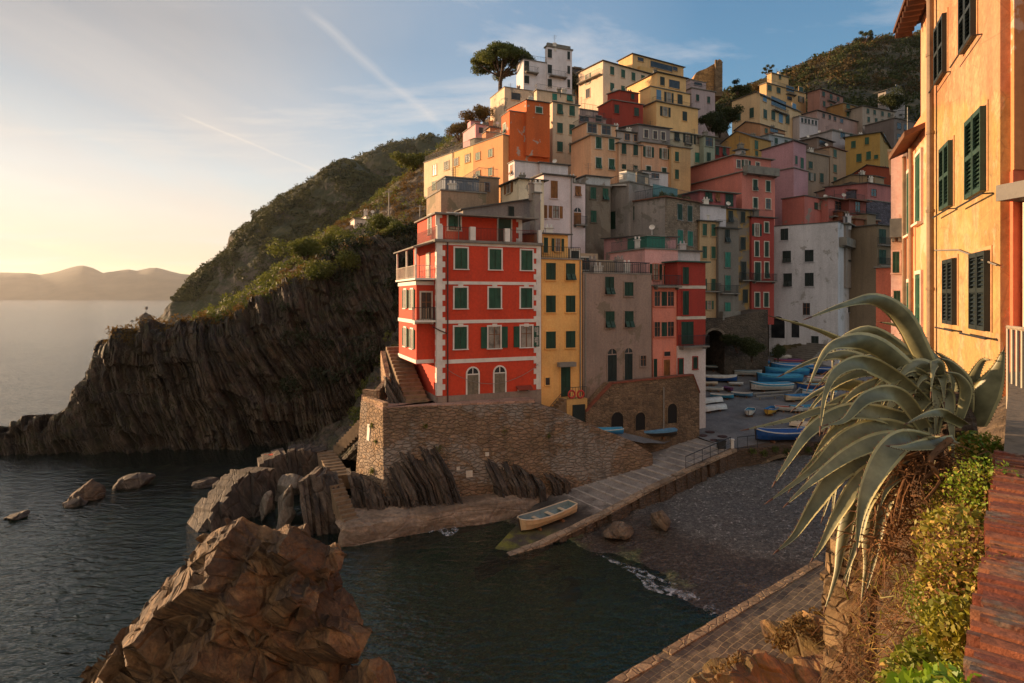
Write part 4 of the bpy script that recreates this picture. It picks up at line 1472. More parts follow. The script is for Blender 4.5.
house('brown_pink_house', 'tall brownish pink house with two rows of small windows under the dark slope', 152, 34, [
    V(807.5, 820, 843, 89, 120, 'hip', rise=0.1)], [('B', 'S', (823.4, 831, 838), (94,), 2.8, 5), ('B', 'S', (824, 831, 838), (104,), 2.6, 5.4)], '#a8755f', k=0.72,
    balconies=[('B', 827, 835, 100, dict(d=0.7))])
house('amber_house', 'small amber house right of the brownish pink house', 150, 30, [
    V(None, 843, 863, 103, 126, 'flat', oh=0.3)], [('B', 'S', (848, 858), (106.5, 114.5), 3.6, 5)], '#a97c2e', k=0.75, balconies=[('B', 845, 861, 110.5, dict(d=0.6))])
house('cream_villa_row', 'wide cream grey house with eight small windows below the dark wooded slope', 148, 24, [
    V(None, 862.5, 894.5, 106, 128, 'hip', rise=0.08, L=6)], [('B', 'S', (867.8, 874.5, 882.3, 889), (111,), 2.8, 5), ('B', 'S', (868.5, 876, 882.5, 889.5), (119.5,), 2.8, 5.2)], '#a89a84', k=0.75)
house('long_blush_house', 'long low blush house with a sloping eaves line above the white annex', 140, 32, [
    V(803, 817, 858, 110.5, 132, 'hip', rise=0.08)], [('B', 'S', (823.5, 829.6, 834.8), (115.5,), 2.4, 4.4), ('B', 'G', (841.5,), (121,), 3, 4)], '#b39080', k=0.75)
house('white_annex', 'low white annex with a row of five dark windows', 136, 26, [
    V(None, 799.5, 818, 116, 136, 'flat', oh=0.2)], [('B', 'S', (802, 805.4, 808.8, 812.4, 815.8), (120.3,), 2, 5)], '#bdb6b2', k=0.78)
house('orange_gable_house', 'faded orange gable house in front of the large pale yellow house', 116, 36, [
    V(735, 760.5, 785, 124, 146, 'gableA', dz=6, pk=0.55)], [('B', 'G', (774,), (131,), 8, 4), ('B', 'S', (766,), (131,), 3, 5)], '#b8834e', k=0.78)
house('blue_white_house', 'low bluish white house with a flat roof under the orange gable', 110, 30, [
    V(None, 769, 797, 134.5, 156, 'flat', oh=0.2)], [('B', 'S', (776, 786), (141,), 3, 6)], '#a5abb0', k=0.72, clutter=1)
house('low_lilac_house', 'low lilac house with a single pitch roof in the middle of the valley', 124, 32, [
    V(801, 832, 846, 130, 152, 'shedA', dz=-3)], [('B', 'G', (838,), (134,), 4, 4)], '#a98a90', k=0.75)
house('chalk_house', 'chalky white house with a dark doorway right of the low lilac house', 122, 28, [
    V(None, 832, 859, 130.5, 152, 'flat', oh=0.25)], [('B', 'G', (842.5,), (135,), 5, 6), ('B', 'S', (851,), (136,), 3, 6)], '#b0aaa4', k=0.75, clutter=1)
house('sandstone_house', 'grey brown house with a hipped roof under the low lilac house', 116, 36, [
    V(796, 817, 833, 137.5, 160, 'hip', rise=0.1)], [('B', 'G', (822.6,), (143.5,), 7, 5)], '#8d7764', k=0.72)
house('tan_valley_house', 'tall tan house with dark shutters and narrow front above the pink valley houses', 106, 36, [
    V(805, 830, 846, 147, 196, 'flat', oh=0.3, rm=M_TILE)], [('A', 'S', (826,), (163,), 3.4, 8), ('A', 'S', (816,), (163,), 3.4, 7), ('B', 'S', (834.8,), (153.5, 168.5, 181), 3.2, 8)], '#a98a62', k=0.75)
house('shuttered_tan_house', 'tan house with a terrace and one green shuttered window left of the tall tan house', 102, 32, [
    V(None, 806, 829, 152, 192, 'flat', oh=0.3, rail=True)], [('B', 'S', (810.4,), (165,), 4, 7), ('B', 'O', (812,), (177,), 3, 8), ('B', 'S', (821.5,), (178,), 3.6, 9)], '#9a8466', k=0.74)
house('mustard_valley_house', 'mustard yellow house with a sloping eaves line on the right of the valley', 115, 52, [
    V(845, 880, 894, 132.5, 172, 'hip', rise=0.08)], [('A', 'S', (853.5,), (144.6,), 4.4, 7), ('A', 'S', (867,), (141,), 4, 7), ('A', 'S', (859,), (158,), 5, 8), ('A', 'S', (868.6,), (155.6,), 5, 8.4), ('A', 'S', (876.2,), (157,), 4, 4), ('B', 'S', (884.6,), (138.6,), 2.6, 7, dict(sm='u'))],
    '#b08a22', k=0.8)
house('rust_gable_house', 'rust red gable house with a low roof below the mustard valley house', 105, 34, [
    V(851, 893, 903, 168.5, 188, 'gableA', dz=8, pk=0.6)], [], '#9c4a2c', k=0.75)
house('sand_gable_house', 'sand coloured gable house between the rust gable and the peeling grey gable', 99, 34, [
    V(833, 875, 884, 176, 196, 'gableA', dz=5, pk=0.55)], [('A', 'G', (869,), (178,), 3.4, 5)], '#a08558', k=0.74)
house('peeling_grey_house', 'grey gable house with peeling pink render above the salmon terrace house', 93, 34, [
    V(816, 868, 880, 185, 215, 'gableA', dz=5, pk=0.3)], [], '#98877c', k=0.72, patch=0.5, pc='#a97a66')
house('rose_cottage', 'small rose pink house with one square window beside the peeling grey gable', 92, 28, [
    V(None, 867.5, 893, 183, 212, 'shedA', dz=3)], [('B', 'G', (873.6,), (192.8,), 5.4, 7)], '#b0706a', k=0.75)
house('dark_stone_house', 'dark rubble stone block under the rose pink cottage', 90.5, 28, [
    V(None, 867, 894, 200, 230, 'flat', oh=0.1)], [], mat=stone('dark_rubble', '#56505a', 2.0, 0.08, 0.7))
house('salmon_terrace_house', 'salmon house with a wide open window rising behind the white house', 84.5, 34, [
    V(782, 804.5, 831, 196, 228, 'shedB', dz=0, oh=0.15), V(None, 828, 848, 198, 232, 'flat', D=86, oh=0.6, L=6)],
    [('B', 'O', (820.6,), (206.6,), 6, 7.2), ('B1', 'G', (838,), (206,), 7, 9), ('B1', 'S', (845,), (209,), 4, 9)], '#b3685a', k=0.78, stain=0.35, patch=0.1,
    balconies=[('B1', 829, 847.5, 216, dict(d=0.8))])
house('brick_red_house', 'brick red house with a covered balcony right of the white house', 87, 30, [
    V(None, 849, 866, 200, 246, 'flat', oh=0.6, rm=M_TILE)], [('B', 'G', (857.5,), (207,), 5, 10), ('B', 'S', (852,), (226,), 3.5, 10)], '#8f4a3c', k=0.72, balconies=[('B', 850, 874, 217.5, dict(d=1.0))])
house('russet_house', 'russet brown house with pairs of narrow shutters in the shade right of the white house', 83, 30, [
    V(None, 855.5, 878, 219, 330, 'flat', oh=0.3, rm=M_TILE)], [('B', 'S', (860.2,), (241.8, 260, 279, 300), 3.4, 12.5), ('B', 'S', (871.6,), (239.5, 259, 277, 298), 3.6, 12)], '#8a5234', k=0.7, trim=None)
house('khaki_house', 'khaki house with tall dark balcony doors right of the russet house', 80, 30, [
    V(None, 877, 897, 225, 300, 'flat', oh=0.3, rm=M_SLATE)], [('B', 'D', (882,), (236, 256.5), 7, 14.5)], '#8d7a58', k=0.7, balconies=[('B', 877.5, 896, 244.5, dict(d=0.5)), ('B', 877.5, 896, 265, dict(d=0.5))])
house('grey_roof_villa', 'grey house with a broad sloping roof among trees below the right ridge', 165, 30, [
    V(878, 886, 905, 90, 112, 'gableB', dz=9, pk=0.75, oh=0.8)], [('B', 'G', (897,), (87,), 3, 4), ('B', 'S', (902,), (97,), 4, 4), ('A', 'G', (882,), (97,), 2, 4)], '#9a948a', k=0.72)
house('shadow_terrace_house', 'low shadowed house with dark terraces below the grey roof villa', 140, 26, [
    V(None, 894, 915, 118, 150, 'flat', oh=0.3)], [('B', 'G', (899, 906), (126, 137), 4, 6)], '#7d7268', k=0.7)
# ---------------------------------------------------------------- sea
t = NT('sea_water')
p1 = t.noise(t.pos((0.8, 1.7, 1), rot=(0, 0, 0.4)), 1.0, 3, 0.55, 0.4)
p2 = t.noise(t.pos((2.4, 4.4, 1), rot=(0, 0, 0.35)), 1.0, 3, 0.5, 0.3)
p3 = t.noise(t.pos((0.06, 0.11, 1), rot=(0, 0, 0.6)), 1.0, 2, 0.5)
hh = t.math('ADD', t.math('MULTIPLY', p1, 1.0), t.math('MULTIPLY', p2, 0.32))
hh = t.math('ADD', hh, t.math('MULTIPLY', p3, 1.6))
sy = t.n('ShaderNodeSeparateXYZ')
t.l(t.pos(), sy.inputs[0])
hh = t.math('MULTIPLY', hh, t.ramp(t.math('MULTIPLY', sy.outputs[1], 0.004), [(0.2, 1.0), (0.6, 0.75), (1.0, 0.55)]))
nrm = t.bump(hh, 0.55, 0.36)
gl = t.n('ShaderNodeBsdfGlossy')
gl.inputs['Roughness'].default_value = 0.09
t.l(nrm, gl.inputs['Normal'])
df = t.n('ShaderNodeBsdfDiffuse')
df.inputs['Color'].default_value = (0.010, 0.028, 0.026, 1)
tr = t.n('ShaderNodeBsdfTransparent')
tr.inputs['Color'].default_value = (0.5, 0.68, 0.56, 1)
bd = t.n('ShaderNodeMixShader')
bd.inputs[0].default_value = 0.7
t.l(df.outputs[0], bd.inputs[1])
t.l(tr.outputs[0], bd.inputs[2])
fr = t.n('ShaderNodeFresnel')
fr.inputs['IOR'].default_value = 1.5
t.l(nrm, fr.inputs['Normal'])
mx = t.n('ShaderNodeMixShader')
t.l(fr.outputs[0], mx.inputs[0])
t.l(bd.outputs[0], mx.inputs[1])
t.l(gl.outputs[0], mx.inputs[2])
t.l(mx.outputs[0], t.out.inputs['Surface'])
mb = MB()
mb.add([(-9000, -60, 0), (9000, -60, 0), (9000, 9500, 0), (-9000, 9500, 0)], [(0, 1, 2, 3)])
tag(mb.build('sea', t.m), kind='structure')

# sea bed: dark, with greenish rubble near the little beach
t = NT('sea_bed')
n1 = t.noise(t.pos((0.45, 0.45, 0.45)), 1.0, 6, 0.65)
c1 = t.voro(t.pos((1.1, 1.1, 1.1)), 1.0, 'F1', 'Color')
sp = t.n('ShaderNodeSeparateColor')
t.l(c1, sp.inputs[0])
base = t.ramp(n1, [(0.35, (0.02, 0.028, 0.014)), (0.52, (0.075, 0.085, 0.038)), (0.66, (0.17, 0.15, 0.06))])
base = t.mix(t.ramp(sp.outputs[0], [(0.5, 0.0), (1.0, 0.6)]), base, (0.02, 0.03, 0.02))
t.bsdf(base, 0.9)
M_BED = t.m
xs = np.linspace(-90, 70, 90)
ys = np.linspace(8, 120, 80)
X, Y = np.meshgrid(xs, ys, indexing='ij')
# signed distance-like field to the shore of the cove
sh = np.maximum(0, (34.5 + 0.32 * (8 - X) - Y)) * 0.16 + np.maximum(0, 4 - X) * 0.12
Z = -0.25 - np.clip(sh, 0, 9) + 0.35 * fbm(np.stack([X * 0.3, Y * 0.3, X * 0], -1), 4, 3)
Z = np.where(X > 6, np.maximum(Z, -3.5), Z)
grid_object('sea_bed', np.stack([X, Y, np.minimum(Z, -0.12)], -1), M_BED, True)['kind'] = 'structure'
mb = MB()
mb.add([(-9000, -60, -10), (9000, -60, -10), (9000, 9500, -10), (-9000, 9500, -10)], [(0, 1, 2, 3)])
t = NT('deep_bed')
t.bsdf((0.004, 0.009, 0.011), 0.9)
tag(mb.build('deep_sea_bed', t.m), kind='structure')

# ---------------------------------------------------------------- far mountains across the gulf
def outline_hill(name, pts, D, depth, mats, amp, freq, nv=14, n=240, kind='structure', label=None):
    xs = np.linspace(pts[0][0], pts[-1][0], n)
    yy = np.interp(xs, [p[0] for p in pts], [p[1] for p in pts])
    g = np.zeros((n, nv, 3))
    for j in range(nv):
        s = j / (nv - 1)
        f = math.sin(s * math.pi * 0.5) if s <= 1 else 1
        Dj = D + depth * s
        z = (CZ + (HY - yy) / F * (D + depth)) * f ** 1.1
        g[:, j, 0] = (xs - CX) / F * Dj
        g[:, j, 1] = Dj
        g[:, j, 2] = z - (6 if j == 0 else 0)
    w = np.linspace(0, 1, nv) * (1 - np.linspace(0, 1, nv) * 0.4)
    nz = fbm(g * freq, 5, 11)
    g[..., 2] += amp * nz * w
    g[..., 1] += amp * 3 * fbm(g * freq * 0.7, 4, 23) * w
    back = g[:, -1:, :].copy()
    back[..., 1] += depth
    back[..., 2] = -10
    g = np.concatenate([g, back], 1)
    o = grid_object(name, g, mats, True)
    o['kind'] = kind
    return g


t = NT('far_forest')
n1 = t.noise(t.pos((0.004, 0.004, 0.006)), 1.0, 6, 0.65)
t.bsdf(t.ramp(n1, [(0.35, (0.022, 0.028, 0.015)), (0.65, (0.06, 0.062, 0.035))]), 0.95)
outline_hill('far_mountains', [(-260, 262), (-160, 268), (-60, 274), (0, 272.5), (30, 273), (40, 274.5), (55, 272), (66, 269), (76, 266.5), (83, 265.6), (92, 268), (104, 273.4), (116, 271.2), (128, 269.6), (136, 271), (148, 268.4), (155, 268.2), (166, 270.6), (180, 273.5), (196, 275), (230, 277), (300, 283), (380, 292)], 6200, 1500, t.m, 26, 0.0022, 18, 340)

# ---------------------------------------------------------------- headlands behind the village cliff
t = NT('headland_slope')
n1 = t.noise(t.pos((0.05, 0.05, 0.07)), 1.0, 7, 0.66)
n2 = t.noise(t.pos((0.012, 0.012, 0.012)), 1.0, 4, 0.6)
ge = t.n('ShaderNodeNewGeometry')
sp = t.n('ShaderNodeSeparateXYZ')
t.l(ge.outputs['Normal'], sp.inputs[0])
rockc = t.ramp(n1, [(0.3, (0.05, 0.038, 0.028)), (0.55, (0.13, 0.105, 0.08)), (0.72, (0.2, 0.165, 0.125))])
green = t.ramp(n1, [(0.3, (0.018, 0.022, 0.009)), (0.55, (0.05, 0.052, 0.02)), (0.75, (0.11, 0.09, 0.04))])
stp = t.math('ADD', sp.outputs[2], t.math('MULTIPLY', n2, 0.7))
t.bsdf(t.mix(t.ramp(stp, [(0.62, 0.0), (0.86, 1.0)]), rockc, green), 0.95, t.bump(n1, 1.0, 2.0))
M_HEAD = t.m
HEADG = []


def headland(name, cols, nu, nv, amp, freq, mat, seed, dstep=0.0):
    g = relief(cols, nu, nv)
    n = gnormals(g)
    w = np.ones((nu, nv))
    d = fbm(g * freq, 6, seed, 0.55) * amp
    rid = (1 - np.abs(fbm(g * np.array([freq * 1.6, freq * 1.6, freq * 0.25]), 4, seed + 9))) * amp * 0.8
    g2 = g + n * (d - rid * 0.5)[..., None]
    grid_object(name, g2, mat, False)['kind'] = 'structure'
    return g2


g_rear = headland('rear_headland', [
    (250, [(330, 560), (260, 590), (215, 620), (212, 720)]), (330, [(330, 560), (230, 600), (172, 640), (175, 740)]),
    (362, [(330, 560), (220, 600), (157, 645), (160, 740)]), (385, [(330, 560), (210, 600), (148, 650), (150, 740)]), (410, [(330, 560), (200, 600), (142, 650), (146, 740)]),
    (428, [(330, 560), (200, 600), (137, 650), (140, 740)]), (445, [(330, 560), (200, 600), (139, 650), (140, 740)]), (520, [(330, 560), (200, 600), (128, 660), (130, 740)])],
    150, 60, 9, 0.02, M_HEAD, 5)
g_head = headland('headland', [
    (158, [(324, 405), (321, 408), (318, 412), (317, 420), (321, 440)]), (172, [(325, 396), (312, 402), (304, 410), (299, 420), (300, 450)]), (186, [(325.5, 393), (306, 400), (296, 410), (287, 425), (290, 470)]),
    (203, [(326, 390), (300, 400), (284, 414), (268, 430), (270, 480)]), (226, [(326, 388), (285, 402), (262, 420), (249, 440), (250, 500)]), (233, [(326, 386), (275, 402), (252, 420), (236, 442), (238, 500)]),
    (256, [(326, 384), (265, 402), (238, 422), (216, 446), (218, 520)]), (280, [(326, 382), (255, 402), (225, 426), (199, 452), (200, 530)]), (305, [(326, 380), (250, 402), (212, 430), (184, 460), (186, 540)]),
    (322, [(326, 378), (245, 402), (200, 430), (170, 464), (172, 550)]), (330, [(326, 376), (240, 402), (196, 432), (164, 466), (166, 550)]), (350, [(326, 374), (236, 402), (190, 432), (162, 470), (164, 560)]),
    (366, [(326, 372), (232, 402), (190, 434), (168, 474), (170, 560)]), (390, [(326, 370), (232, 402), (196, 436), (178, 478), (180, 560)]), (440, [(326, 366), (232, 402), (200, 436), (186, 480), (188, 560)])],
    260, 120, 7.5, 0.03, M_HEAD, 31)
# shrubs covering the gentler faces
M_SCRUB = leafmat('headland_scrub', '#2c3516', '#5d5a2c', 0.8, 1.0, 0.08, 0.15)


def scrub_on(name, g, count, rmin, rmax, per, size, mat, seed, minz=0.25, zlo=0.0, jig=0.0, label=None, nflat=0.75):
    r = np.random.default_rng(seed)
    n = gnormals(g)
    nz = n[..., 2] * np.sign(np.median(n[..., 2]))
    nu, nv = g.shape[:2]
    dens = fbm(g * (0.6 / rmax * 0.25), 3, seed)
    cs, rs = [], []
    tries = 0
    while len(cs) < count and tries < count * 12:
        tries += 1
        i, j = r.integers(1, nu - 1), r.integers(1, nv - 1)
        if nz[i, j] < minz or g[i, j, 2] < zlo or dens[i, j] < -0.12 + 0.25 * r.random() - 0.2:
            continue
        rad = r.uniform(rmin, rmax)
        cs.append(g[i, j] + np.array([r.uniform(-1, 1) * jig, r.uniform(-1, 1) * jig, rad * 0.25]))
        rs.append(rad)
    if not cs:
        return None
    rs = np.array(rs)
    v = leaf_faces(np.array(cs), rs, per, np.array(rs) * size, nflat, seed)
    o = leaf_object(name, v, mat)
    o['kind'] = 'stuff'
    return o


scrub_on('headland_scrub', g_head[:, 12:105], 2600, 1.2, 3.4, 34, 0.28, M_SCRUB, 3, 0.25, 14)
scrub_on('rear_headland_scrub', g_rear[:, 15:52], 900, 1.8, 4.4, 30, 0.26, M_SCRUB, 4, 0.2, 40)

# small rocks off the headland's foot
M_DARKROCK = rock('dark_sea_rock', '#3a322a', '#5d5044', 0.8, (0, 0.5, 0.3), 0.8)


def boulder(name, label, c, rx, ry, rz, seed, mat, freq=0.9, amp=0.35, cat='rock', group=None, sub_=4, flat=0.0, strat=None, kind=None):
    import bmesh
    bm = bmesh.new()
    bmesh.ops.create_icosphere(bm, subdivisions=sub_, radius=1.0)
    vs = np.array([v.co[:] for v in bm.verts])
    sc_ = np.array([rx, ry, rz])
    rg = np.random.default_rng(seed * 7 + 1)
    for _ in range(11):
        nn = rg.normal(size=3)
        nn /= np.linalg.norm(nn)
        dd = rg.uniform(0.5, 0.85)
        vs = vs - np.maximum(0, vs @ nn - dd)[:, None] * nn * 0.92
    q = vs * sc_ * 1.12
    m = max(rx, ry, rz)
    d1, d2, val = cells(vs * 1.25 + seed * 3.1, seed)
    k = 1 + amp * 0.6 * fbm(vs * freq * 1.4 + seed, 5, seed) + amp * 0.5 * (val - 0.5) + 0.04 * fbm(vs * 5 + seed, 3, seed)
    q = q * k[:, None]
    for v, co in zip(bm.verts, q):
        v.co = co
    me = bpy.data.meshes.new(name)
    bm.to_mesh(me)
    bm.free()
    me.materials.append(mat)
    o = bpy.data.objects.new(name, me)
    o.location = c
    o.rotation_euler = (0.15 * math.sin(seed), 0.2 * math.cos(seed * 2), seed * 1.3)
    col.objects.link(o)
    tag(o, label, cat, group, kind)
    return o


def rock_at(x, y, wpx, hpx, label, seed, mat=None, z=0.0, **k):
    """rock whose foot sits at photo point (x, y) on height z"""
    q = PZ(x, y, z)
    s = q[1] / F
    return boulder('sea_rock', label, (q[0], q[1], z + 0.1), wpx * s / 2, wpx * s / 2 * 0.8, hpx * s * 0.95, seed, mat or M_DARKROCK, **k)


rock_at(146, 322, 13, 9, 'dark islet rock off the point of the distant headland', 3, sub_=3)
rock_at(163, 321, 12, 7, 'low dark rock touching the foot of the distant headland', 5, sub_=3)
rock_at(146, 308.8, 4.5, 2.6, 'tiny dark rock far out on the bright sea', 7, sub_=2)
rock_at(132, 321.2, 3, 1.2, 'speck of rock barely breaking the water left of the islet', 8, sub_=2)
M_BROWNROCK = rock('brown_sea_rock', '#4a3828', '#75593e', 0.9, (0, 0.6, 0.2), 0.6, None, 0.9, '#33261c')
rock_at(86, 497, 38, 13, 'rounded brown rock standing in the cove water', 11, M_BROWNROCK, amp=0.3)
rock_at(76, 505, 22, 6, 'flat wet ledge at the foot of the rounded brown rock', 12, M_DARKROCK)
rock_at(134, 486, 36, 9, 'dark cracked rock in the shadowed cove water', 13, M_DARKROCK)
rock_at(17, 517, 24, 4, 'low half sunk rock near the left of the cove', 14, M_DARKROCK)
rock_at(210, 484, 30, 7, 'low dark rock in the water beside the slab ridge', 15, M_DARKROCK)

# ---------------------------------------------------------------- the strata cliff
M_CLIFF = rock('cliff_strata', '#2e251c', '#5f5040', 0.95, (0, 0.42, -0.35), 0.66, '#3d3a18', 1.0, '#4d3a22')


def strata_disp(g, n, tilt=0.36, amp=1.0, seed=1, per=1.0):
    """stepped slabs: beds standing steeply, their edges weathered back unevenly"""
    X, Y, Z = g[..., 0], g[..., 1], g[..., 2]
    bend = 4.2 * fbm(g * 0.05, 3, seed + 40)
    s = (X + (tilt + 0.12 * fbm(g * 0.03, 2, seed + 60)) * Z + 0.35 * Y + bend) / per
    out = 0
    for P_, A in ((2.3, 0.7), (0.85, 0.5), (0.33, 0.26), (5.1, 0.9)):
        k = s / P_
        i = np.floor(k)
        f = k - i
        h = _hash(i.astype(np.int64), (i * 0).astype(np.int64), np.floor(Z / (3.0 * P_ + 0.8) + 0.5 * _hash(i.astype(np.int64), i.astype(np.int64) * 0 + 7, i.astype(np.int64) * 0, seed)).astype(np.int64), seed)
        edge = np.minimum(1, np.minimum(f, 1 - f) / 0.07)
        out = out + A * (h * 0.9 + 0.55 * (f - 0.5) - 0.6 * (1 - edge))
    out = out + 0.5 * fbm(g * 0.5, 4, seed + 3) + 1.7 * fbm(g * 0.12, 4, seed + 5)
    out = out + 0.5 * _hash(np.floor(s / 1.7).astype(np.int64), np.floor((Z + 0.25 * X) / 1.9 + 0.7 * fbm(g * 0.25, 2, 8)).astype(np.int64), np.floor(s / 1.7).astype(np.int64) * 0, seed + 9)
    return out * amp


cl = [(-90, 436, 62), (-40, 434, 62), (0, 431, 62), (20, 429, 62.5), (40, 425, 63), (58, 421, 63), (69, 412, 63.5), (73, 396, 64), (86, 384, 64), (99, 354, 65), (104, 347, 65),
      (124, 341, 66), (140, 336, 66.5), (160, 331, 67), (185, 327, 68), (200, 324, 69), (218, 318, 70), (238, 314, 71), (255, 302, 72), (272, 292, 73), (290, 281, 74), (306, 270, 75), (322, 260, 76), (345, 248, 78), (370, 241, 80), (396, 236, 82), (420, 232, 84), (446, 228, 86)]
cols = []
for x, y, D in cl:
    Db = np.interp(x, [-90, 0, 150, 300, 360, 446], [58, 59.5, 62, 65, 66, 66])
    zb_ = np.interp(x, [-90, 320, 350, 446], [-1.5, -1.5, -0.5, 4.0])
    yb_ = HY + F * (CZ - zb_) / Db
    ym = yb_ + (y - yb_) * 0.5
    cols.append((x, [(yb_, Db), (yb_ + (y - yb_) * 0.33, Db + (D - Db) * 0.15), (yb_ + (y - yb_) * 0.72, Db + (D - Db) * 0.5), (y, D), (y + 1.0, D + 5), (y + 4 + 0.02 * (456 - y), D + 16)]))
nu, nv = 900, 190
g = relief(cols, nu, nv)
n = gnormals(g)
if n[:, :60, 1].mean() > 0:
    n = -n
fade = np.clip(1 - (np.linspace(0, 1, nv) - 0.60) / 0.2, 0.25, 1)[None, :]
d = strata_disp(g, n, 0.46, 0.95, 2)
g2 = g + (n * np.array([1, 1, 0.25])) * (d * fade)[..., None]
# uneven stepped crest
s = (g[..., 0] + 0.36 * g[..., 2] + 0.35 * g[..., 1])
i = np.floor(s / 1.5).astype(np.int64)
hz = _hash(i, i * 0, i * 0 + 3, 5) * 1.15 + _hash(np.floor(s / 0.6).astype(np.int64), i * 0 + 1, i * 0, 6) * 0.6
wz = np.clip((np.linspace(0, 1, nv) - 0.4) / 0.2, 0, 1)[None, :]
wx = np.clip((330 - np.linspace(-90, 446, nu)) / 60, 0.15, 1)[:, None]
g2[..., 2] += hz * wz * wx
grid_object('cliff', g2, M_CLIFF, False)['kind'] = 'structure'
g_cliff = g2

# ---------------------------------------------------------------- slope between the cliff top and the village
t = NT('scrubby_slope')
n1 = t.noise(t.pos((0.25, 0.25, 0.3)), 1.0, 7, 0.66)
n2 = t.noise(t.pos((0.07, 0.07, 0.07)), 1.0, 5, 0.6)
green = t.ramp(n1, [(0.3, (0.025, 0.025, 0.010)), (0.5, (0.07, 0.058, 0.022)), (0.68, (0.17, 0.125, 0.055))])
rockc = t.ramp(n1, [(0.3, (0.05, 0.036, 0.025)), (0.6, (0.17, 0.125, 0.085))])
t.bsdf(t.mix(t.ramp(n2, [(0.45, 0.0), (0.6, 1.0)]), rockc, green), 0.95, t.bump(n1, 1.0, 0.6))
M_SLOPE = t.m
g = relief([
    (196, [(330, 69), (327, 72), (324, 77), (330, 92)]), (215, [(326, 70), (320, 73), (312, 78), (318, 95)]), (240, [(318, 71.5), (309, 76), (298, 82), (304, 100)]), (262, [(304, 73), (292, 79), (280, 87), (286, 105)]),
    (290, [(287, 74.5), (273, 82), (260, 92), (266, 112)]), (315, [(270, 76), (255, 86), (240, 98), (246, 120)]), (340, [(254, 78), (240, 90), (224, 105), (230, 125)]), (365, [(246, 80), (228, 94), (207, 112), (212, 130)]),
    (392, [(241, 82), (214, 98), (186, 116), (190, 134)]), (418, [(236, 84), (198, 102), (166, 120), (168, 140)]), (440, [(232, 86), (185, 106), (147, 124), (148, 144)]), (470, [(226, 90), (170, 112), (132, 130), (134, 150)])], 200, 110)
n = gnormals(g)
g = g + np.array([0, 0, 1]) * (1.1 * fbm(g * 0.12, 5, 71) + 0.5 * fbm(g * 0.5, 4, 75) - 0.3)[..., None]
grid_object('hillside', g, M_SLOPE, False)['kind'] = 'structure'
g_slope = g
M_DRY = leafmat('dry_scrub', '#5c4a22', '#8a6a34', 0.9, 0.8, 0.3, 0.25)
M_BUSH = leafmat('bush_leaves', '#3a4a18', '#7a7a30', 0.7, 0.95, 0.25, 0.35)
scrub_on('hillside_scrub', g_slope[:, :100], 520, 0.5, 1.5, 60, 0.15, M_BUSH, 13, 0.05, 5)
scrub_on('dry_grass', g_slope[60:, :80], 700, 0.35, 0.9, 50, 0.2, M_DRY, 14, 0.05, 5)
scrub_on('cliff_top_scrub', g_cliff[330:, 105:178], 260, 0.3, 0.9, 50, 0.2, M_DRY, 15, 0.3, 5)
scrub_on('cliff_face_scrub', g_cliff[620:, 40:140], 170, 0.5, 1.4, 70, 0.16, leafmat('ivy_leaves', '#1c260e', '#33401a', 0.7, 0.8), 16, -1.0, 5)


def shrub(label, x, y, D, r, seed, mats=None, name='shrub', cat='shrub', flat=0.8, k=9, per=520, size=0.075, base=None, group='bushes on the cliff top'):
    """leafy bush of several uneven clumps on a short stem; (x, y) is the photo position of its middle"""
    c = P(x, y, D)
    rr = np.random.default_rng(seed)
    root = thing(name, label, cat, (c[0], c[1], c[2] - r * flat), group)
    cs = [c + rr.normal(size=3) * np.array([r * 0.42, r * 0.42, r * 0.28 * flat]) for _ in range(k)]
    rs = [r * rr.uniform(0.45, 0.7) for _ in range(k)]
    v = leaf_faces(np.array(cs), np.array(rs), per, size * max(1, r / 1.2), flat, seed, 0.35)
    leaf_object('foliage', v, mats or M_BUSH, root)
    b = MB()
    for q in cs[:4]:
        b.tube([(c[0], c[1], c[2] - r * flat - 0.4), tuple((np.array(c) * 0.5 + q * 0.5) - np.array([0, 0, r * 0.3])), tuple(q)], [0.07 * r, 0.05 * r, 0.02 * r], 5)
    b.build('stem', M_BARK, root)
    return root


M_BARK = rock('bark', '#3f2f22', '#5c4735', 2.0, (0, 1.57, 0), 0.8)
shrub('broad round sunlit bush on the cliff top', 306, 248, 82, 2.6, 1)
shrub('dark green bush hanging over the dark cliff edge', 350, 262, 76.5, 2.3, 2)
shrub('tall bush just left of the little white house', 334, 239, 90, 2.4, 3, k=9)
shrub('low bush on the rocky step below the round bush', 317, 272, 75, 1.9, 4)
shrub('bushy green clump right of the little white house', 384, 222, 88, 2.3, 5)
shrub('wide flat topped tree on the slope beside the row of houses', 412, 160, 118, 3.4, 6, name='tree', cat='tree', flat=0.5)
shrub('small bush near the cliff edge under the house row', 398, 228, 84, 1.8, 7)
shrub('tangled dark bush above the houses at the cliff edge', 459, 130, 108, 2.0, 8, leafmat('dark_bush', '#4a4520', '#7d6830', 0.8, 0.95))
shrub('brownish bush leaning over the sunlit row', 469, 122, 112, 2.1, 9, leafmat('brown_bush', '#5c4a22', '#8d6f38', 0.8, 0.95))
shrub('bare looking bush at the foot of the umbrella pine', 484, 112, 112, 2.2, 10, leafmat('olive_bush', '#54481f', '#8a7236', 0.8, 0.95))
shrub('dark bush between the white villa and the cream box house', 541, 86, 118, 2.0, 11, group='trees at the hilltop')
shrub('dark tree filling the gap right of the white villa', 577, 84, 130, 3.6, 12, leafmat('dark_bush2', '#182010', '#2c3618', 0.8, 0.8), k=10, name='tree', cat='tree', group='trees at the hilltop')
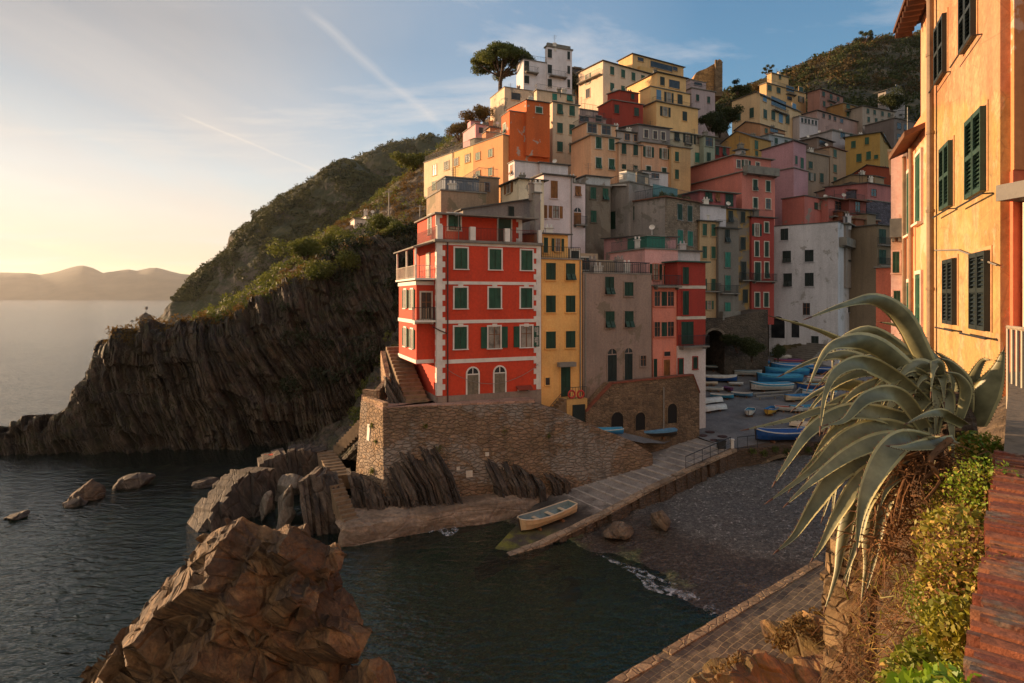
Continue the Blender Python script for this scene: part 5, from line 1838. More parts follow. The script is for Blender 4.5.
# the umbrella pine
def pine(label, x, yb, yt, D, wpx, seed, k=26):
    rr = np.random.default_rng(seed)
    base = P(x, yb, D)
    s = D / F
    root = thing('umbrella_pine', label, 'pine tree', base)
    top = CZ + (HY - yt) * s
    H_ = top - base[2]
    b = MB()
    lean = np.array([0.3, 0.1, 0])
    fork = base + np.array([0, 0, H_ * 0.3]) + lean * 0.6
    b.tube([base - np.array([0, 0, 1.5]), base + np.array([0.05, 0, H_ * 0.15]), fork], [0.45, 0.4, 0.34], 8)
    cs, rs = [], []
    for i in range(k):
        an = i * 2.39996
        q = math.sqrt((i + 0.5) / k)
        e = np.array([math.cos(an) * q * wpx * s * 0.44, math.sin(an) * q * wpx * s * 0.4, 0])
        zz = H_ * (0.88 - 0.34 * q ** 2.2 + rr.uniform(-0.07, 0.05))
        c = base + lean * 2 + e + np.array([0, 0, zz])
        cs.append(c)
        rs.append(wpx * s * rr.uniform(0.09, 0.135))
        if i % 2 == 0:
            m = fork * 0.5 + c * 0.5 - np.array([0, 0, H_ * 0.05])
            b.tube([fork - np.array([0, 0, 0.2]), m, c], [0.2, 0.13, 0.05], 5)
    b.build('trunk', M_BARK, root)
    v = leaf_faces(np.array(cs), np.array(rs), 800, 0.17, 0.62, seed, 0.3)
    leaf_object('crown', v, leafmat('pine_needles', '#3a4a1a', '#6b6f2a', 0.7, 1.0, 0.4, 0.3), root)


pine('umbrella pine with a flat broad crown beside the white villa', 500, 90, 44, 117, 66, 21, 44)
# little white house on the cliff slope
house('cliff_cottage', 'tiny white flat roofed house alone on the cliff slope', 96, 24, [
    V(343.5, 354.5, 372, 219, 236, 'flat', oh=0.15), V(None, 366, 376, 216, 226, 'flat', D=98)], [('B', 'S', (361,), (225.5,), 3, 5), ('A', 'G', (348,), (227,), 2, 4)], '#d9cbb4', k=0.85, ground=False)
for i, (x, yb, yt, D) in enumerate(((389, 221, 190, 90), (420, 232, 205, 84))):
    b = MB()
    b.tube([tuple(P(x, yb + 4, D)), tuple(P(x, yt, D))], [0.12, 0.09], 7)
    b.box(*[c for c in (P(x, yt + 2, D)[0] - 0.5, P(x, yt + 2, D)[0] + 0.5, D - 0.05, D + 0.05)], P(x, yt + 2, D)[2], P(x, yt + 2, D)[2] + 0.1)
    tag(b.build('utility_pole', M_PIPE, loc=P(x, yb, D)), ['wooden utility pole on the slope behind the red house', 'short pole at the cliff edge next to the red house'][i], 'pole')

# ---------------------------------------------------------------- wooded ridge above the valley
t = NT('ridge_slope')
n1 = t.noise(t.pos((0.09, 0.09, 0.12)), 1.0, 7, 0.66)
n3 = t.noise(t.pos((0.02, 0.02, 0.16)), 1.0, 4, 0.6)
green = t.ramp(n1, [(0.3, (0.02, 0.022, 0.010)), (0.5, (0.06, 0.05, 0.022)), (0.68, (0.16, 0.105, 0.05))])
t.bsdf(t.mix(t.ramp(n3, [(0.52, 0.0), (0.62, 0.5)]), green, (0.16, 0.12, 0.07)), 0.95, t.bump(n1, 1.0, 1.5))
g = relief([
    (700, [(125, 165), (112, 200), (104, 240), (104, 300)]), (740, [(122, 165), (103, 200), (93, 240), (92, 300)]), (765, [(118, 165), (96, 205), (84, 250), (82, 310)]), (790, [(115, 165), (90, 210), (73, 260), (71, 320)]),
    (815, [(115, 165), (84, 210), (64, 265), (63, 320)]), (842, [(118, 165), (78, 215), (53, 270), (52, 330)]), (865, [(122, 165), (76, 215), (45.5, 275), (45, 330)]), (890, [(126, 165), (76, 215), (41, 280), (40, 340)]),
    (912, [(130, 165), (78, 215), (38.5, 285), (38, 340)]), (940, [(135, 165), (80, 220), (35, 290), (34, 340)]), (1010, [(140, 165), (86, 220), (34, 290), (33, 340)])], 170, 100)
g = g + np.array([0, 0, 1]) * (2.0 * fbm(g * 0.05, 5, 91) + 0.6 * fbm(g * 0.2, 4, 95))[..., None]
grid_object('ridge', g, t.m, False)['kind'] = 'structure'
M_RIDGE = leafmat('ridge_leaves', '#38351a', '#6b5226', 0.85, 0.85, 0.08, 0.2)
M_RIDGED = leafmat('ridge_leaves_dark', '#2a3416', '#4a5024', 0.85, 0.95, 0.08, 0.3)
scrub_on('ridge_scrub', g[:, 20:98], 1500, 0.9, 2.6, 46, 0.2, M_RIDGE, 33, -1, 20)
scrub_on('ridge_woodland', g[:, 2:75], 800, 1.4, 3.2, 60, 0.19, M_RIDGED, 34, -1, 20)


def crest_tree(label, x, yb, yt, D, seed, mat=None, w=0.5, name='tree', per=260):
    rr = np.random.default_rng(seed)
    base = P(x, yb + 3, D)
    s = D / F
    H_ = (yb - yt + 3) * s
    root = thing(name, label, 'tree', base, 'trees along the skyline')
    b = MB()
    top = base + np.array([0, 0, H_ * 0.8])
    b.tube([base, base + np.array([0.1, 0, H_ * 0.4]), top], [0.05 * H_, 0.04 * H_, 0.015 * H_], 6)
    cs, rs = [], []
    for i in range(10):
        an = i * 2.4
        q = rr.uniform(0.3, 1)
        c = base + np.array([math.cos(an) * q * w * H_ * 0.6, math.sin(an) * q * w * H_ * 0.6, H_ * rr.uniform(0.5, 0.95)])
        cs.append(c)
        rs.append(H_ * rr.uniform(0.1, 0.18))
        b.tube([base + np.array([0, 0, H_ * 0.35]), c], [0.02 * H_, 0.006 * H_], 4)
    b.build('trunk', M_BARK, root)
    v = leaf_faces(np.array(cs), np.array(rs), per, 0.022 * H_ + 0.03, 0.7, seed, 0.2)
    leaf_object('crown', v, mat or M_RIDGED, root)


crest_tree('lone airy tree standing tallest on the bare right ridge', 865, 47, 30, 268, 1, w=0.7)
crest_tree('small pine on the skyline just left of the penthouse roof', 768, 76, 66, 175, 2, w=0.8)
crest_tree('thin tree leaning over the skyline yellow house', 786, 74, 68, 190, 3, w=0.8)
crest_tree('stunted tree on the ridge above the brownish pink house', 804, 73, 64, 240, 4)
crest_tree('small tree halfway up the bare ridge line', 818, 64, 58, 262, 5)
crest_tree('pointed grey green conifer beside the castle ruin', 737.5, 100, 80, 150, 6, w=0.28)
shrub('russet bush on the skyline left of the yellow penthouse', 754, 92, 165, 3.2, 33, M_RIDGE, group='trees along the skyline')
shrub('hedge like bush behind the pale gable', 744, 98, 150, 3.0, 34, M_RIDGED, group='trees along the skyline')
shrub('dark trees beside the grey roof villa', 892, 101, 160, 3.2, 35, M_RIDGED, group='trees along the skyline')
shrub('overgrown retaining terrace bush below the lilac grey house', 720, 124, 112, 2.6, 36, M_RIDGED, k=10, group='bushes among the houses')
shrub('bushes under the castle in the gap between the houses', 728, 114, 122, 2.4, 37, M_RIDGED, k=9, group='bushes among the houses')
shrub('ivy bush on the terrace left of the dark gap', 709, 119, 110, 2.2, 38, M_RIDGED, group='bushes among the houses')

# ---------------------------------------------------------------- ground under the village
def town_ground():
    ctl = list(GROUND)
    ctl += [tuple(P(x, y, D)) for x, y, D in ((730, 118, 118), (720, 124, 112), (700, 130, 110), (870, 120, 160), (800, 110, 170), (560, 92, 130), (500, 95, 122), (470, 120, 112), (640, 90, 150), (700, 92, 150), (1000, 140, 170),
                                               (900, 150, 140), (930, 200, 110), (980, 300, 90), (470, 215, 70), (560, 232, 62), (430, 228, 70), (900, 330, 84), (940, 340, 84))]
    ctl = [(x, y, min(z, 5.0)) if (x > 14 and y < 82) else (x, y, z) for x, y, z in ctl]
    c = np.array(ctl)
    ys = np.linspace(62, 200, 130)
    X, Y = np.meshgrid(np.linspace(0, 1, 130), ys, indexing='ij')
    X = -0.135 * Y + X * (1.0 * Y + 0.135 * Y)
    w = 1.0 / ((X[..., None] - c[:, 0]) ** 2 + (Y[..., None] - c[:, 1]) ** 2 + 2.0) ** 2.0
    Z = (w * c[:, 2]).sum(-1) / w.sum(-1)
    Z = np.where((X > 13) & (Y < 80), np.minimum(Z, 6.5 + 0.3 * np.maximum(0, Y - 74)), Z)
    Z = Z - 4.0 + 0.3 * fbm(np.stack([X * 0.3, Y * 0.3, Z * 0], -1), 3, 4)
    return np.stack([X, Y, Z], -1)
# ---------------------------------------------------------------- sea wall, terrace, slipway, piazza, beach
M_SEAWALL = stone('sea_wall_stone', '#80684f', 1.9, 0.07, 0.85, '#6d5846', 2.2, 1.0, 0.75)
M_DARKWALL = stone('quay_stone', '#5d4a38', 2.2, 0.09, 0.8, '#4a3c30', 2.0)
M_STEP = paint('#8d7458', 0.9, 0.7, 0.3, 2.5, 0.5)
M_PAVE = stone('terrace_paving', '#9a7a66', 1.6, 0.04, 0.8, '#8d7060', 1.0, 0.3)
M_LEDGE = rock('ledge_concrete', '#6d5a48', '#8f7a66', 0.7, (0, 1.57, 0), 0.8, None, 0.5)
M_SLAB = paint('#8f887e', 0.85, 0.72, 0.22, 1.1, 0.4)
M_SLABB = paint('#75706a', 0.85, 0.7, 0.25, 1.4, 0.4)
WY = math.radians(16)
fw = Fr(P(383, HY, 43.0)[:2], WY)


def wl(x, y):
    lx, z, _ = fw.hit(x, y)
    return lx, z


WT_Z = 8.12
sw = thing('sea_wall', 'tall rubble stone sea wall under the red house with a sunlit end', 'sea wall', fw(0, 0, 0))
top = [wl(535, 403), wl(552, 409), wl(565, 413), wl(578, 419), wl(592, 426), wl(615, 434), wl(632, 441), wl(650, 453)]
poly = [(0, -1), (top[-1][0], -1)] + [(a, z) for a, z in reversed(top)] + [(0, WT_Z)]
b = MB()
# battered front: the foot stands a little forward
n = len(poly)
fr_pts = [fw(x, -0.09 * (WT_Z - z), z) for x, z in poly]
bk_pts = [fw(x, 1.6, z) for x, z in poly]
fs = [tuple(range(n)), tuple(range(2 * n - 1, n - 1, -1))]
for i in range(n):
    j = (i + 1) % n
    fs.append((i, i + n, j + n, j))
b.add(fr_pts + bk_pts, fs)
b.build('front_wall', M_SEAWALL, sw)
# the seaward end, turned to the sun
c0, c1 = np.array(fw(0, 0, 0)[:2]), P(361, HY, 46.2)[:2]
d = c1 - c0
Lw = np.linalg.norm(d)
fe = Fr(c1, math.atan2(-d[1], -d[0]))
b = MB()
b.add([fe(0, 0, -1), fe(Lw, -0.0, -1), fe(Lw, 0.0, WT_Z), fe(0, 0, WT_Z), fe(0.4, 1.5, -1), fe(Lw, 1.5, -1), fe(Lw, 1.5, WT_Z), fe(0.4, 1.5, WT_Z)],
      [(0, 1, 2, 3), (7, 6, 5, 4), (0, 3, 7, 4), (3, 2, 6, 7), (1, 5, 6, 2)])
for v_i in (0, 1):
    x, y, z = b.v[v_i]
    b.v[v_i] = (x + fe.n[0] * 0.7, y + fe.n[1] * 0.7, z)
x, y, z = b.v[1]
q = fw(0, -0.09 * (WT_Z + 1), 0)
b.v[1] = (q[0], q[1], -1)
b.build('end_wall', stone('sea_wall_end_stone', '#8a6e50', 1.9, 0.07, 0.9, '#75604a', 2.2, 1.0, 0.4), sw)
v = leaf_faces([fe(Lw - 1.6, -0.1, 6.6), fe(Lw - 0.8, -0.15, 5.6), fe(Lw - 1.1, -0.35, 3.4), fw(3.0, -0.1, 6.7), fw(9.0, -0.12, 6.0), fw(4.0, -0.25, 5.0), fw(12.5, -0.2, 5.4)], [0.3, 0.2, 0.28, 0.25, 0.35, 0.4, 0.3], 160, 0.06, 1.0, 5, 0.2)
leaf_object('wall_plants', v, M_BUSH, sw)
# white plaque on the sunlit end
b = MB()
lx, z, _ = fe.hit(371, 432)
bo_ = 0.7 * (WT_Z - z) / (WT_Z + 1)
b.hexa([fe(lx - 0.22, -bo_ - 0.1, z - 0.6), fe(lx + 0.22, -bo_ - 0.1, z - 0.6), fe(lx + 0.22, -bo_ + 0.1, z - 0.6), fe(lx - 0.22, -bo_ + 0.1, z - 0.6),
        fe(lx - 0.22, -bo_ - 0.02, z + 0.6), fe(lx + 0.22, -bo_ - 0.02, z + 0.6), fe(lx + 0.22, -bo_ + 0.2, z + 0.6), fe(lx - 0.22, -bo_ + 0.2, z + 0.6)])
tag(b.build('plaque', M_WHITE, loc=fe(lx, 0, z)), 'pale upright plaque on the sunlit end of the sea wall', 'plaque')
for px, py, s in ((468, 472, 0.24), (486, 453, 0.14), (457, 467, 0.12), (503, 466, 0.12)):
    lx, z = wl(px, py)
    o = -0.09 * (WT_Z - z)
    b = MB()
    b.box(lx - s, lx + s, o - 0.05, o + 0.05, z - s, z + s, fw)
    b.build('wall_patch', M_TRIM, sw)
# terrace in front of the red house
t_poly = [fw(-0.02, 0.02, 0), fw(top[0][0], 0.02, 0), fw(top[0][0], 6, 0), fb(RW, 1, 0), fb(-0.02, 1, 0), fb(-0.3, 9.5, 0), fb(-4.6, 6.0, 0), tuple(c1 + np.array([0.02, 0]))]
b = MB()
b.slab([(q[0], q[1]) for q in t_poly], WT_Z - 1.2, WT_Z + 0.03)
tag(b.build('terrace', M_PAVE), kind='structure')
# parapet running round the seaward corner
b = MB()
pp = [fe(Lw - 0.2, 0.25, 0), fe(0.2, 0.25, 0), fb(-4.0, 2.5, 0), fb(-2.6, 5.2, 0), fb(-2.3, 9.0, 0)]
for k, (p0, p1) in enumerate(zip(pp[:-1], pp[1:])):
    f_ = Fr(p0[:2], math.atan2(p1[1] - p0[1], p1[0] - p0[0]))
    Lx = math.hypot(p1[0] - p0[0], p1[1] - p0[1])
    h0 = 0.35 if k == 0 else 0.85
    z1 = WT_Z + h0
    rise = [0, 0, 0.6, 2.4][k]
    r0 = [0, 0, 0, 0.6][k]
    b.hexa([f_(-0.1, -0.2, WT_Z - 1), f_(Lx + 0.1, -0.2, WT_Z - 1), f_(Lx + 0.1, 0.2, WT_Z - 1), f_(-0.1, 0.2, WT_Z - 1),
            f_(-0.1, -0.2, z1 + r0), f_(Lx + 0.1, -0.2, z1 + rise), f_(Lx + 0.1, 0.2, z1 + rise), f_(-0.1, 0.2, z1 + r0)])
tag(b.build('parapet_wall', stone('parapet_stone', '#94765a', 2.6, 0.08, 0.9), loc=pp[1]), 'low curved stone parapet at the seaward corner of the terrace', 'parapet')


def stair(name, label, p0, p1, width, n, mat, depth=0.6, group=None):
    """flight of n steps from foot p0 to head p1 (world points)"""
    p0, p1 = np.array(p0, float), np.array(p1, float)
    d = (p1 - p0)[:2]
    L = np.linalg.norm(d)
    f_ = Fr(p0[:2], math.atan2(d[1], d[0]) - math.pi / 2)   # local y runs up the flight
    b = MB()
    for i in range(n):
        z = p0[2] + (p1[2] - p0[2]) * (i + 1) / n
        y0 = L * i / n
        b.box(-width / 2, width / 2, y0, L * (i + 1) / n + 0.05, z - depth - 0.5, z + 0.0008 * i, f_)
    o = b.build(name, mat, loc=p0)
    return tag(o, label, 'stairs', group)


stair('stone_stair', 'narrow shaded steps climbing between the red house bay and the parapet', fb(-1.35, 0.6, WT_Z), fb(-1.2, 9.0, WT_Z + 3.6), 1.7, 15, M_STEP)
# yellow house: landing, steps and lifebuoys
YH = chain(565) + 0.25
fy = Fr(P(541.2, HY, chain(541.5) + 0.25)[:2], RY)
lx0, _, _ = fy.hit(560, 396)
lx1, zl, _ = fy.hit(580, 396)
b = MB()
b.box(lx0, lx1, -1.2, -0.01, zl - 3.5, zl, fy)
b.box(lx0 + 0.5, lx1 - 0.25, -1.28, -1.18, zl - 1.9, zl - 0.45, fy, 1)
o = b.build('door_landing', [plaster('#c79a3c', 0.4, k=0.85), M_DARKS], loc=fy(lx0, 0, zl))
tag(o, 'small yellow landing with a dark store door below the yellow house entrance', 'landing')
stair('stone_stair', 'short flight of steps up to the yellow house landing', fy(lx0 - 1.6, -0.65, zl - 1.5), fy(lx0, -0.65, zl), 1.0, 7, M_STEP)
r = MB()
rail(r, [fy(lx0 + 0.05, -1.15, zl), fy(lx1 - 0.05, -1.15, zl)], 0.95, 0.25)
r.tube([fy(lx0 - 1.6, -1.1, zl - 0.6), fy(lx0, -1.1, zl + 0.95)], 0.025, 5)
tag(r.build('hand_railing', M_IRON, loc=fy(lx0, -1.15, zl)), 'thin iron railing on the yellow house landing', 'railing')
M_BUOY = paint('#b8322a', 0.5, 0.9)
for px, lab in ((564.4, 'red lifebuoy hanging left on the yellow house railing'), (573.2, 'red lifebuoy with pale marks hanging right on the yellow house railing')):
    lx, z, _ = fy.hit(px, 392)
    b = MB()
    pts = [fy(lx + 0.29 * math.cos(a), -1.24, z + 0.29 * math.sin(a)) for a in np.linspace(0, 2 * math.pi, 25)]
    b.tube(pts, 0.075, 8, 0, False)
    o = b.build('lifebuoy', M_BUOY, loc=fy(lx, -1.24, z), smooth=True)
    tag(o, lab, 'lifebuoy', 'lifebuoys on the railing')
b = MB()
lx, z, _ = fy.hit(565.2, 365)
b.box(lx - 0.75, lx + 0.75, -0.55, 0.0, z - 0.1, z + 0.25, fy)
b.build('door_canopy', M_CONC, bpy.data.objects['yellow_house'])

# ---- piazza ground
PX = [3.0, 10.95, 11.3, 15.9, 17.2, 18.4, 24.5, 34, 62]
PY = [46.9, 49.1, 49.6, 54.0, 51.5, 49.3, 51, 53.5, 60]


def zf(Y):
    return np.interp(Y, [30, 38, 40, 49.3, 54, 60, 66, 72, 78, 84, 92, 110], [-1.5, 0.3, 1.0, 3.45, 3.8, 4.4, 5.1, 6.0, 7.0, 8.0, 9.5, 13])


def gz(X, Y):
    return zf(Y) + 1.7 * np.clip((13 - X) / 5, 0, 1)


def ground_pt(x, y, f=gz):
    """where the sight line through the photo point meets the harbour ground"""
    lo, hi = 30.0, 120.0
    for _ in range(50):
        D = (lo + hi) / 2
        q = P(x, y, D)
        if q[2] > f(q[0], q[1]):
            lo = D
        else:
            hi = D
    return P(x, y, (lo + hi) / 2)


t = NT('piazza_asphalt')
n1 = t.noise(t.pos((0.5, 0.5, 0.5)), 1.0, 6, 0.65)
n2 = t.noise(t.pos((7, 7, 7)), 1.0, 4, 0.7)
base = t.ramp(n1, [(0.3, (0.09, 0.085, 0.082)), (0.5, (0.15, 0.142, 0.136)), (0.7, (0.21, 0.195, 0.185))])
base = t.mix(0.4, base, t.ramp(n2, [(0.3, 0.15), (0.7, 0.85)]), 'OVERLAY')
t.bsdf(base, 0.88, t.bump(n2, 0.4, 0.03))
xs = np.linspace(3.0, 62, 160)
vv = np.linspace(0, 1, 70)
G = np.zeros((160, 70, 3))
for i, x in enumerate(xs):
    Y = np.interp(x, PX, PY) + (96 - np.interp(x, PX, PY)) * vv
    G[i, :, 0], G[i, :, 1] = x, Y
    G[i, :, 2] = gz(x, Y) + 0.05 * fbm(np.stack([np.full(70, x) * 0.4, Y * 0.4, Y * 0], -1), 3, 8)
grid_object('piazza', G, t.m, True)['kind'] = 'structure'

# ---- slipway of concrete slabs with raised cross ribs
RA0, RA1 = np.array([-2.1, 36.2]), np.array([2.5, 46.2])       # sea end: outer, inner corner
RB0, RB1 = np.array([18.35, 49.4]), np.array([15.9, 54.0])     # top: outer, inner corner


def rz(s, u=0.0):
    return (1 - u) * np.interp(s, [0, 0.2, 0.41, 0.59, 0.785, 1.0], [-0.25, 0.15, 1.0, 1.95, 2.8, 3.55]) + u * np.interp(s, [0, 0.55, 1.0], [0.9, 2.45, 3.6])


def ramp_pt(s, u):
    a = RA0 + (RB0 - RA0) * s
    c = np.array([np.interp(s, [0, 0.55, 1], [RA1[0], 10.4, RB1[0]]), np.interp(s, [0, 0.55, 1], [RA1[1], 48.75, RB1[1]])])
    q = a + (c - a) * u
    return np.array([q[0], q[1], rz(s, u)])


nS = 44
g = np.array([[ramp_pt(i / nS, u) for u in np.linspace(0, 1, 10)] for i in range(nS + 1)])
g[..., 2] += 0.04 * fbm(g * 0.6, 4, 3)
t = NT('slipway_concrete')
n1 = t.noise(t.pos((0.8, 0.8, 0.8)), 1.0, 7, 0.65)
n2 = t.noise(t.pos((9, 9, 9)), 1.0, 4, 0.7)
sp = t.n('ShaderNodeSeparateXYZ')
t.l(t.n('ShaderNodeNewGeometry').outputs['Position'], sp.inputs[0])
dry = t.ramp(n1, [(0.3, (0.14, 0.122, 0.105)), (0.5, (0.24, 0.21, 0.18)), (0.7, (0.33, 0.295, 0.255))])
wet = t.ramp(n1, [(0.3, (0.035, 0.028, 0.022)), (0.7, (0.085, 0.068, 0.05))])
alg = t.ramp(n1, [(0.35, (0.05, 0.055, 0.008)), (0.65, (0.22, 0.21, 0.025))])
hgt = t.math('ADD', sp.outputs[2], t.math('MULTIPLY', t.math('SUBTRACT', n1, 0.5), 1.0))
base = t.mix(t.ramp(t.math('MULTIPLY', hgt, 0.4), [(0.34, 0.0), (0.50, 1.0)]), wet, dry)
an = t.noise(t.pos((0.55, 0.55, 0.55), loc=(3, 1, 2)), 1.0, 5, 0.6)
am = t.math('MULTIPLY', t.ramp(t.math('MULTIPLY', sp.outputs[2], 0.5), [(0.06, 1.0), (0.24, 0.0)]), t.ramp(an, [(0.44, 0.0), (0.56, 1.0)]))
base = t.mix(am, base, alg)
base = t.mix(0.35, base, t.ramp(n2, [(0.3, 0.1), (0.7, 0.9)]), 'OVERLAY')
t.bsdf(base, 0.8, t.bump(n2, 0.5, 0.04))
M_RAMP = t.m
b = MB()
b.grid(g)
b.build('slipway', M_RAMP)['kind'] = 'structure'
b = MB()
for i in range(15):
    s = 0.42 + 0.55 * i / 14
    o_ = ramp_pt(s, 0.0)
    best = min(np.linspace(0, 1, 200), key=lambda q: abs((ramp_pt(q, 1)[:2] - o_[:2]).dot(np.array([0.84, 0.54]))))
    i_ = ramp_pt(best, 1.0)
    p = [i_ * 0.95 + o_ * 0.05, i_ * 0.04 + o_ * 0.96]
    d = np.array([0.13, 0.085, 0.01])
    e = [np.array([0, 0, z]) for z in (-0.1, 0.05)]
    b.hexa([p[0] + e[0], p[1] + e[0], p[1] + d + e[0], p[0] + d + e[0], p[0] + e[1], p[1] + e[1], p[1] + d + e[1], p[0] + d + e[1]])
b.build('slipway_ribs', paint('#aea498', 0.85, 0.88, 0.3, 2), None)['kind'] = 'structure'
# outer wall of the slipway with a stone kerb
b, k_ = MB(), MB()
for i in range(nS):
    s0, s1 = i / nS, (i + 1) / nS
    p0, p1 = ramp_pt(s0, 0), ramp_pt(s1, 0)
    out_ = np.array([p1[1] - p0[1], -(p1[0] - p0[0]), 0])
    out_ /= np.linalg.norm(out_)
    j0 = out_ * (0.12 + 0.22 * _hash(np.int64(i), np.int64(3), np.int64(1), 4))
    b.hexa([p0 * [1, 1, 0] + out_ * 0.5 + [0, 0, -2], p1 * [1, 1, 0] + out_ * 0.5 + [0, 0, -2], p1 * [1, 1, 0] - out_ * 0.3 + [0, 0, -2], p0 * [1, 1, 0] - out_ * 0.3 + [0, 0, -2],
            p0 + j0 + [0, 0, -0.12], p1 + j0 + [0, 0, -0.12], p1 - out_ * 0.3 + [0, 0, -0.12], p0 - out_ * 0.3 + [0, 0, -0.12]])
    if i > 3:
        jz = 0.03 * _hash(np.int64(i), np.int64(5), np.int64(1), 4)
        g0 = p0 + (p1 - p0) * 0.02
        k_.hexa([g0 + out_ * 0.22 + [0, 0, -0.15], p1 + out_ * 0.22 + [0, 0, -0.15], p1 - out_ * 0.35 + [0, 0, -0.15], g0 - out_ * 0.35 + [0, 0, -0.15],
                 g0 + out_ * 0.22 + [0, 0, 0.07 + jz], p1 + out_ * 0.22 + [0, 0, 0.07 + jz], p1 - out_ * 0.35 + [0, 0, 0.06 + jz], g0 - out_ * 0.35 + [0, 0, 0.06 + jz]])
rw = thing('slipway_wall', 'dark stone side wall of the slipway above the shingle beach', 'retaining wall', ramp_pt(0.5, 0))
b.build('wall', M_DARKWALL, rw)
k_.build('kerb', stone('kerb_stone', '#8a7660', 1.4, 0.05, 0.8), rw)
# inner ledge along the foot of the sea wall
lt = [(338, 523, 1.0), (352, 520, 1.25), (400, 510.5, 1.35), (450, 502, 1.4), (500, 495, 1.45), (530, 492, 1.3), (552, 488, 1.1)]
g = []
for (x, y, z) in lt:
    q = PZ(x, y, z)
    f_ = np.array([0.35, -0.93, 0])
    bk = np.array([-0.37, 0.93, 0]) * 3.8
    g.append([q + f_ * 1.5 + [0, 0, -2.4 - z * 0.2], q + f_ * 1.15 + [0, 0, -0.75], q + f_ * 0.95 + [0, 0, -0.18], q + f_ * 0.35, q + bk * 0.3 + [0, 0, 0.05], q + bk + [0, 0, 0.25]])
g = np.array(g)
g = catmull(g, np.linspace(0, 1, 150))
vq = np.linspace(0, 5, 36)
vi = np.minimum(vq.astype(int), 4)
g = g[:, vi] * (1 - (vq - vi))[None, :, None] + g[:, vi + 1] * (vq - vi)[None, :, None]
g = g + 0.26 * np.stack([fbm(g * 0.9, 5, 3), fbm(g * 0.9, 5, 4), 0.8 * fbm(g * 1.1, 5, 5)], -1)
grid_object('ledge', g, M_LEDGE, False)['kind'] = 'structure'
b = MB()
b.add([(2.4, 46.1, 0.85), (10.3, 48.7, 2.3), (15.9, 54, 3.5), (12.5, 54, 3.3), (8, 51.6, 1.9), (0, 48.5, 0.8)], [(0, 1, 4, 5), (1, 2, 3, 4)])
b.build('inner_path', M_RAMP)['kind'] = 'structure'

# ---- vaulted quay wall under the piazza edge
q0, q1 = np.array([18.4, 49.3]), np.array([35, 53.8])
fq = Fr(q0, math.atan2(q1[1] - q0[1], q1[0] - q0[0]))
LQ = np.linalg.norm(q1 - q0)
ax0, az_, _ = fq.hit(757, 476)
ax1, _, _ = fq.hit(812, 476)
_, zcr, _ = fq.hit(785, 457)
cx_, hw_ = (ax0 + ax1) / 2, (ax1 - ax0) / 2
arch = [(cx_ + hw_ * math.cos(a), 1.2 + (zcr - 1.2) * math.sin(a)) for a in np.linspace(math.pi, 0, 15)]
poly = [(0, -1), (ax0, -1)] + arch + [(ax1, -1), (LQ, -1), (LQ, 3.95), (0, 3.5)]
b = MB()
for k in range(len(arch) - 1):
    (xa, za), (xb, zb_) = arch[k], arch[k + 1]
    b.prism([(xa, za), (xb, zb_), (xb, 3.5 + 0.45 * xb / LQ), (xa, 3.5 + 0.45 * xa / LQ)], 0, 7, fq)
b.prism([(0, -1), (ax0, -1), (ax0, 3.5 + 0.45 * ax0 / LQ), (0, 3.5)], 0, 7, fq)
b.prism([(ax1, -1), (LQ, -1), (LQ, 3.95), (ax1, 3.5 + 0.45 * ax1 / LQ)], 0, 7, fq)
b.box(0, LQ, 7, 7.3, -1, 3.4, fq)
qw = thing('quay_wall', 'quay wall with a low dark vault under the piazza edge', 'quay wall', fq(0, 0, 2))
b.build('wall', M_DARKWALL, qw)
b = MB()
for k in range(len(arch) - 1):
    (xa, za), (xb, zb_) = arch[k], arch[k + 1]
    up = lambda x, z: (cx_ + (x - cx_) * 1.09, 1.2 + (z - 1.2) * 1.2)
    b.prism([(xa, za), (xb, zb_), up(xb, zb_), up(xa, za)], -0.08, 0.05, fq)
b.build('arch_ring', stone('arch_stone', '#77654f', 2.0, 0.08, 0.8), qw)
v = leaf_faces([fq(1.5 + 1.1 * i, -0.1, 3.35 - 0.25 * (i % 2)) for i in range(8)], 0.4, 200, 0.07, 0.8, 5, 0.2)
leaf_object('wall_plants', v, M_BUSH, qw)

# ---- shingle beach
t = NT('shingle')
vv1 = t.voro(t.pos((6, 6, 6)), 1.0, 'F1', 'Color')
sp2 = t.n('ShaderNodeSeparateColor')
t.l(vv1, sp2.inputs[0])
vd = t.voro(t.pos((6, 6, 6)), 1.0, 'F1', 'Distance')
vs = t.voro(t.pos((14, 14, 14)), 1.0, 'F1', 'Color')
sp3 = t.n('ShaderNodeSeparateColor')
t.l(vs, sp3.inputs[0])
n1 = t.noise(t.pos((0.35, 0.35, 0.35)), 1.0, 5, 0.6)
st = t.math('ADD', t.math('MULTIPLY', sp2.outputs[0], 0.5), t.math('MULTIPLY', sp3.outputs[0], 0.5))
dry = t.ramp(st, [(0.1, (0.045, 0.042, 0.037)), (0.5, (0.10, 0.093, 0.083)), (0.85, (0.17, 0.158, 0.14)), (0.97, (0.45, 0.42, 0.38))])
wet = t.ramp(st, [(0.1, (0.028, 0.02, 0.014)), (0.55, (0.058, 0.042, 0.028)), (0.95, (0.14, 0.11, 0.085))])
und = t.ramp(st, [(0.1, (0.04, 0.055, 0.022)), (0.55, (0.13, 0.145, 0.055)), (0.95, (0.36, 0.35, 0.16))])
sp = t.n('ShaderNodeSeparateXYZ')
t.l(t.n('ShaderNodeNewGeometry').outputs['Position'], sp.inputs[0])
zz_ = t.math('ADD', sp.outputs[2], t.math('MULTIPLY', t.math('SUBTRACT', n1, 0.5), 0.9))
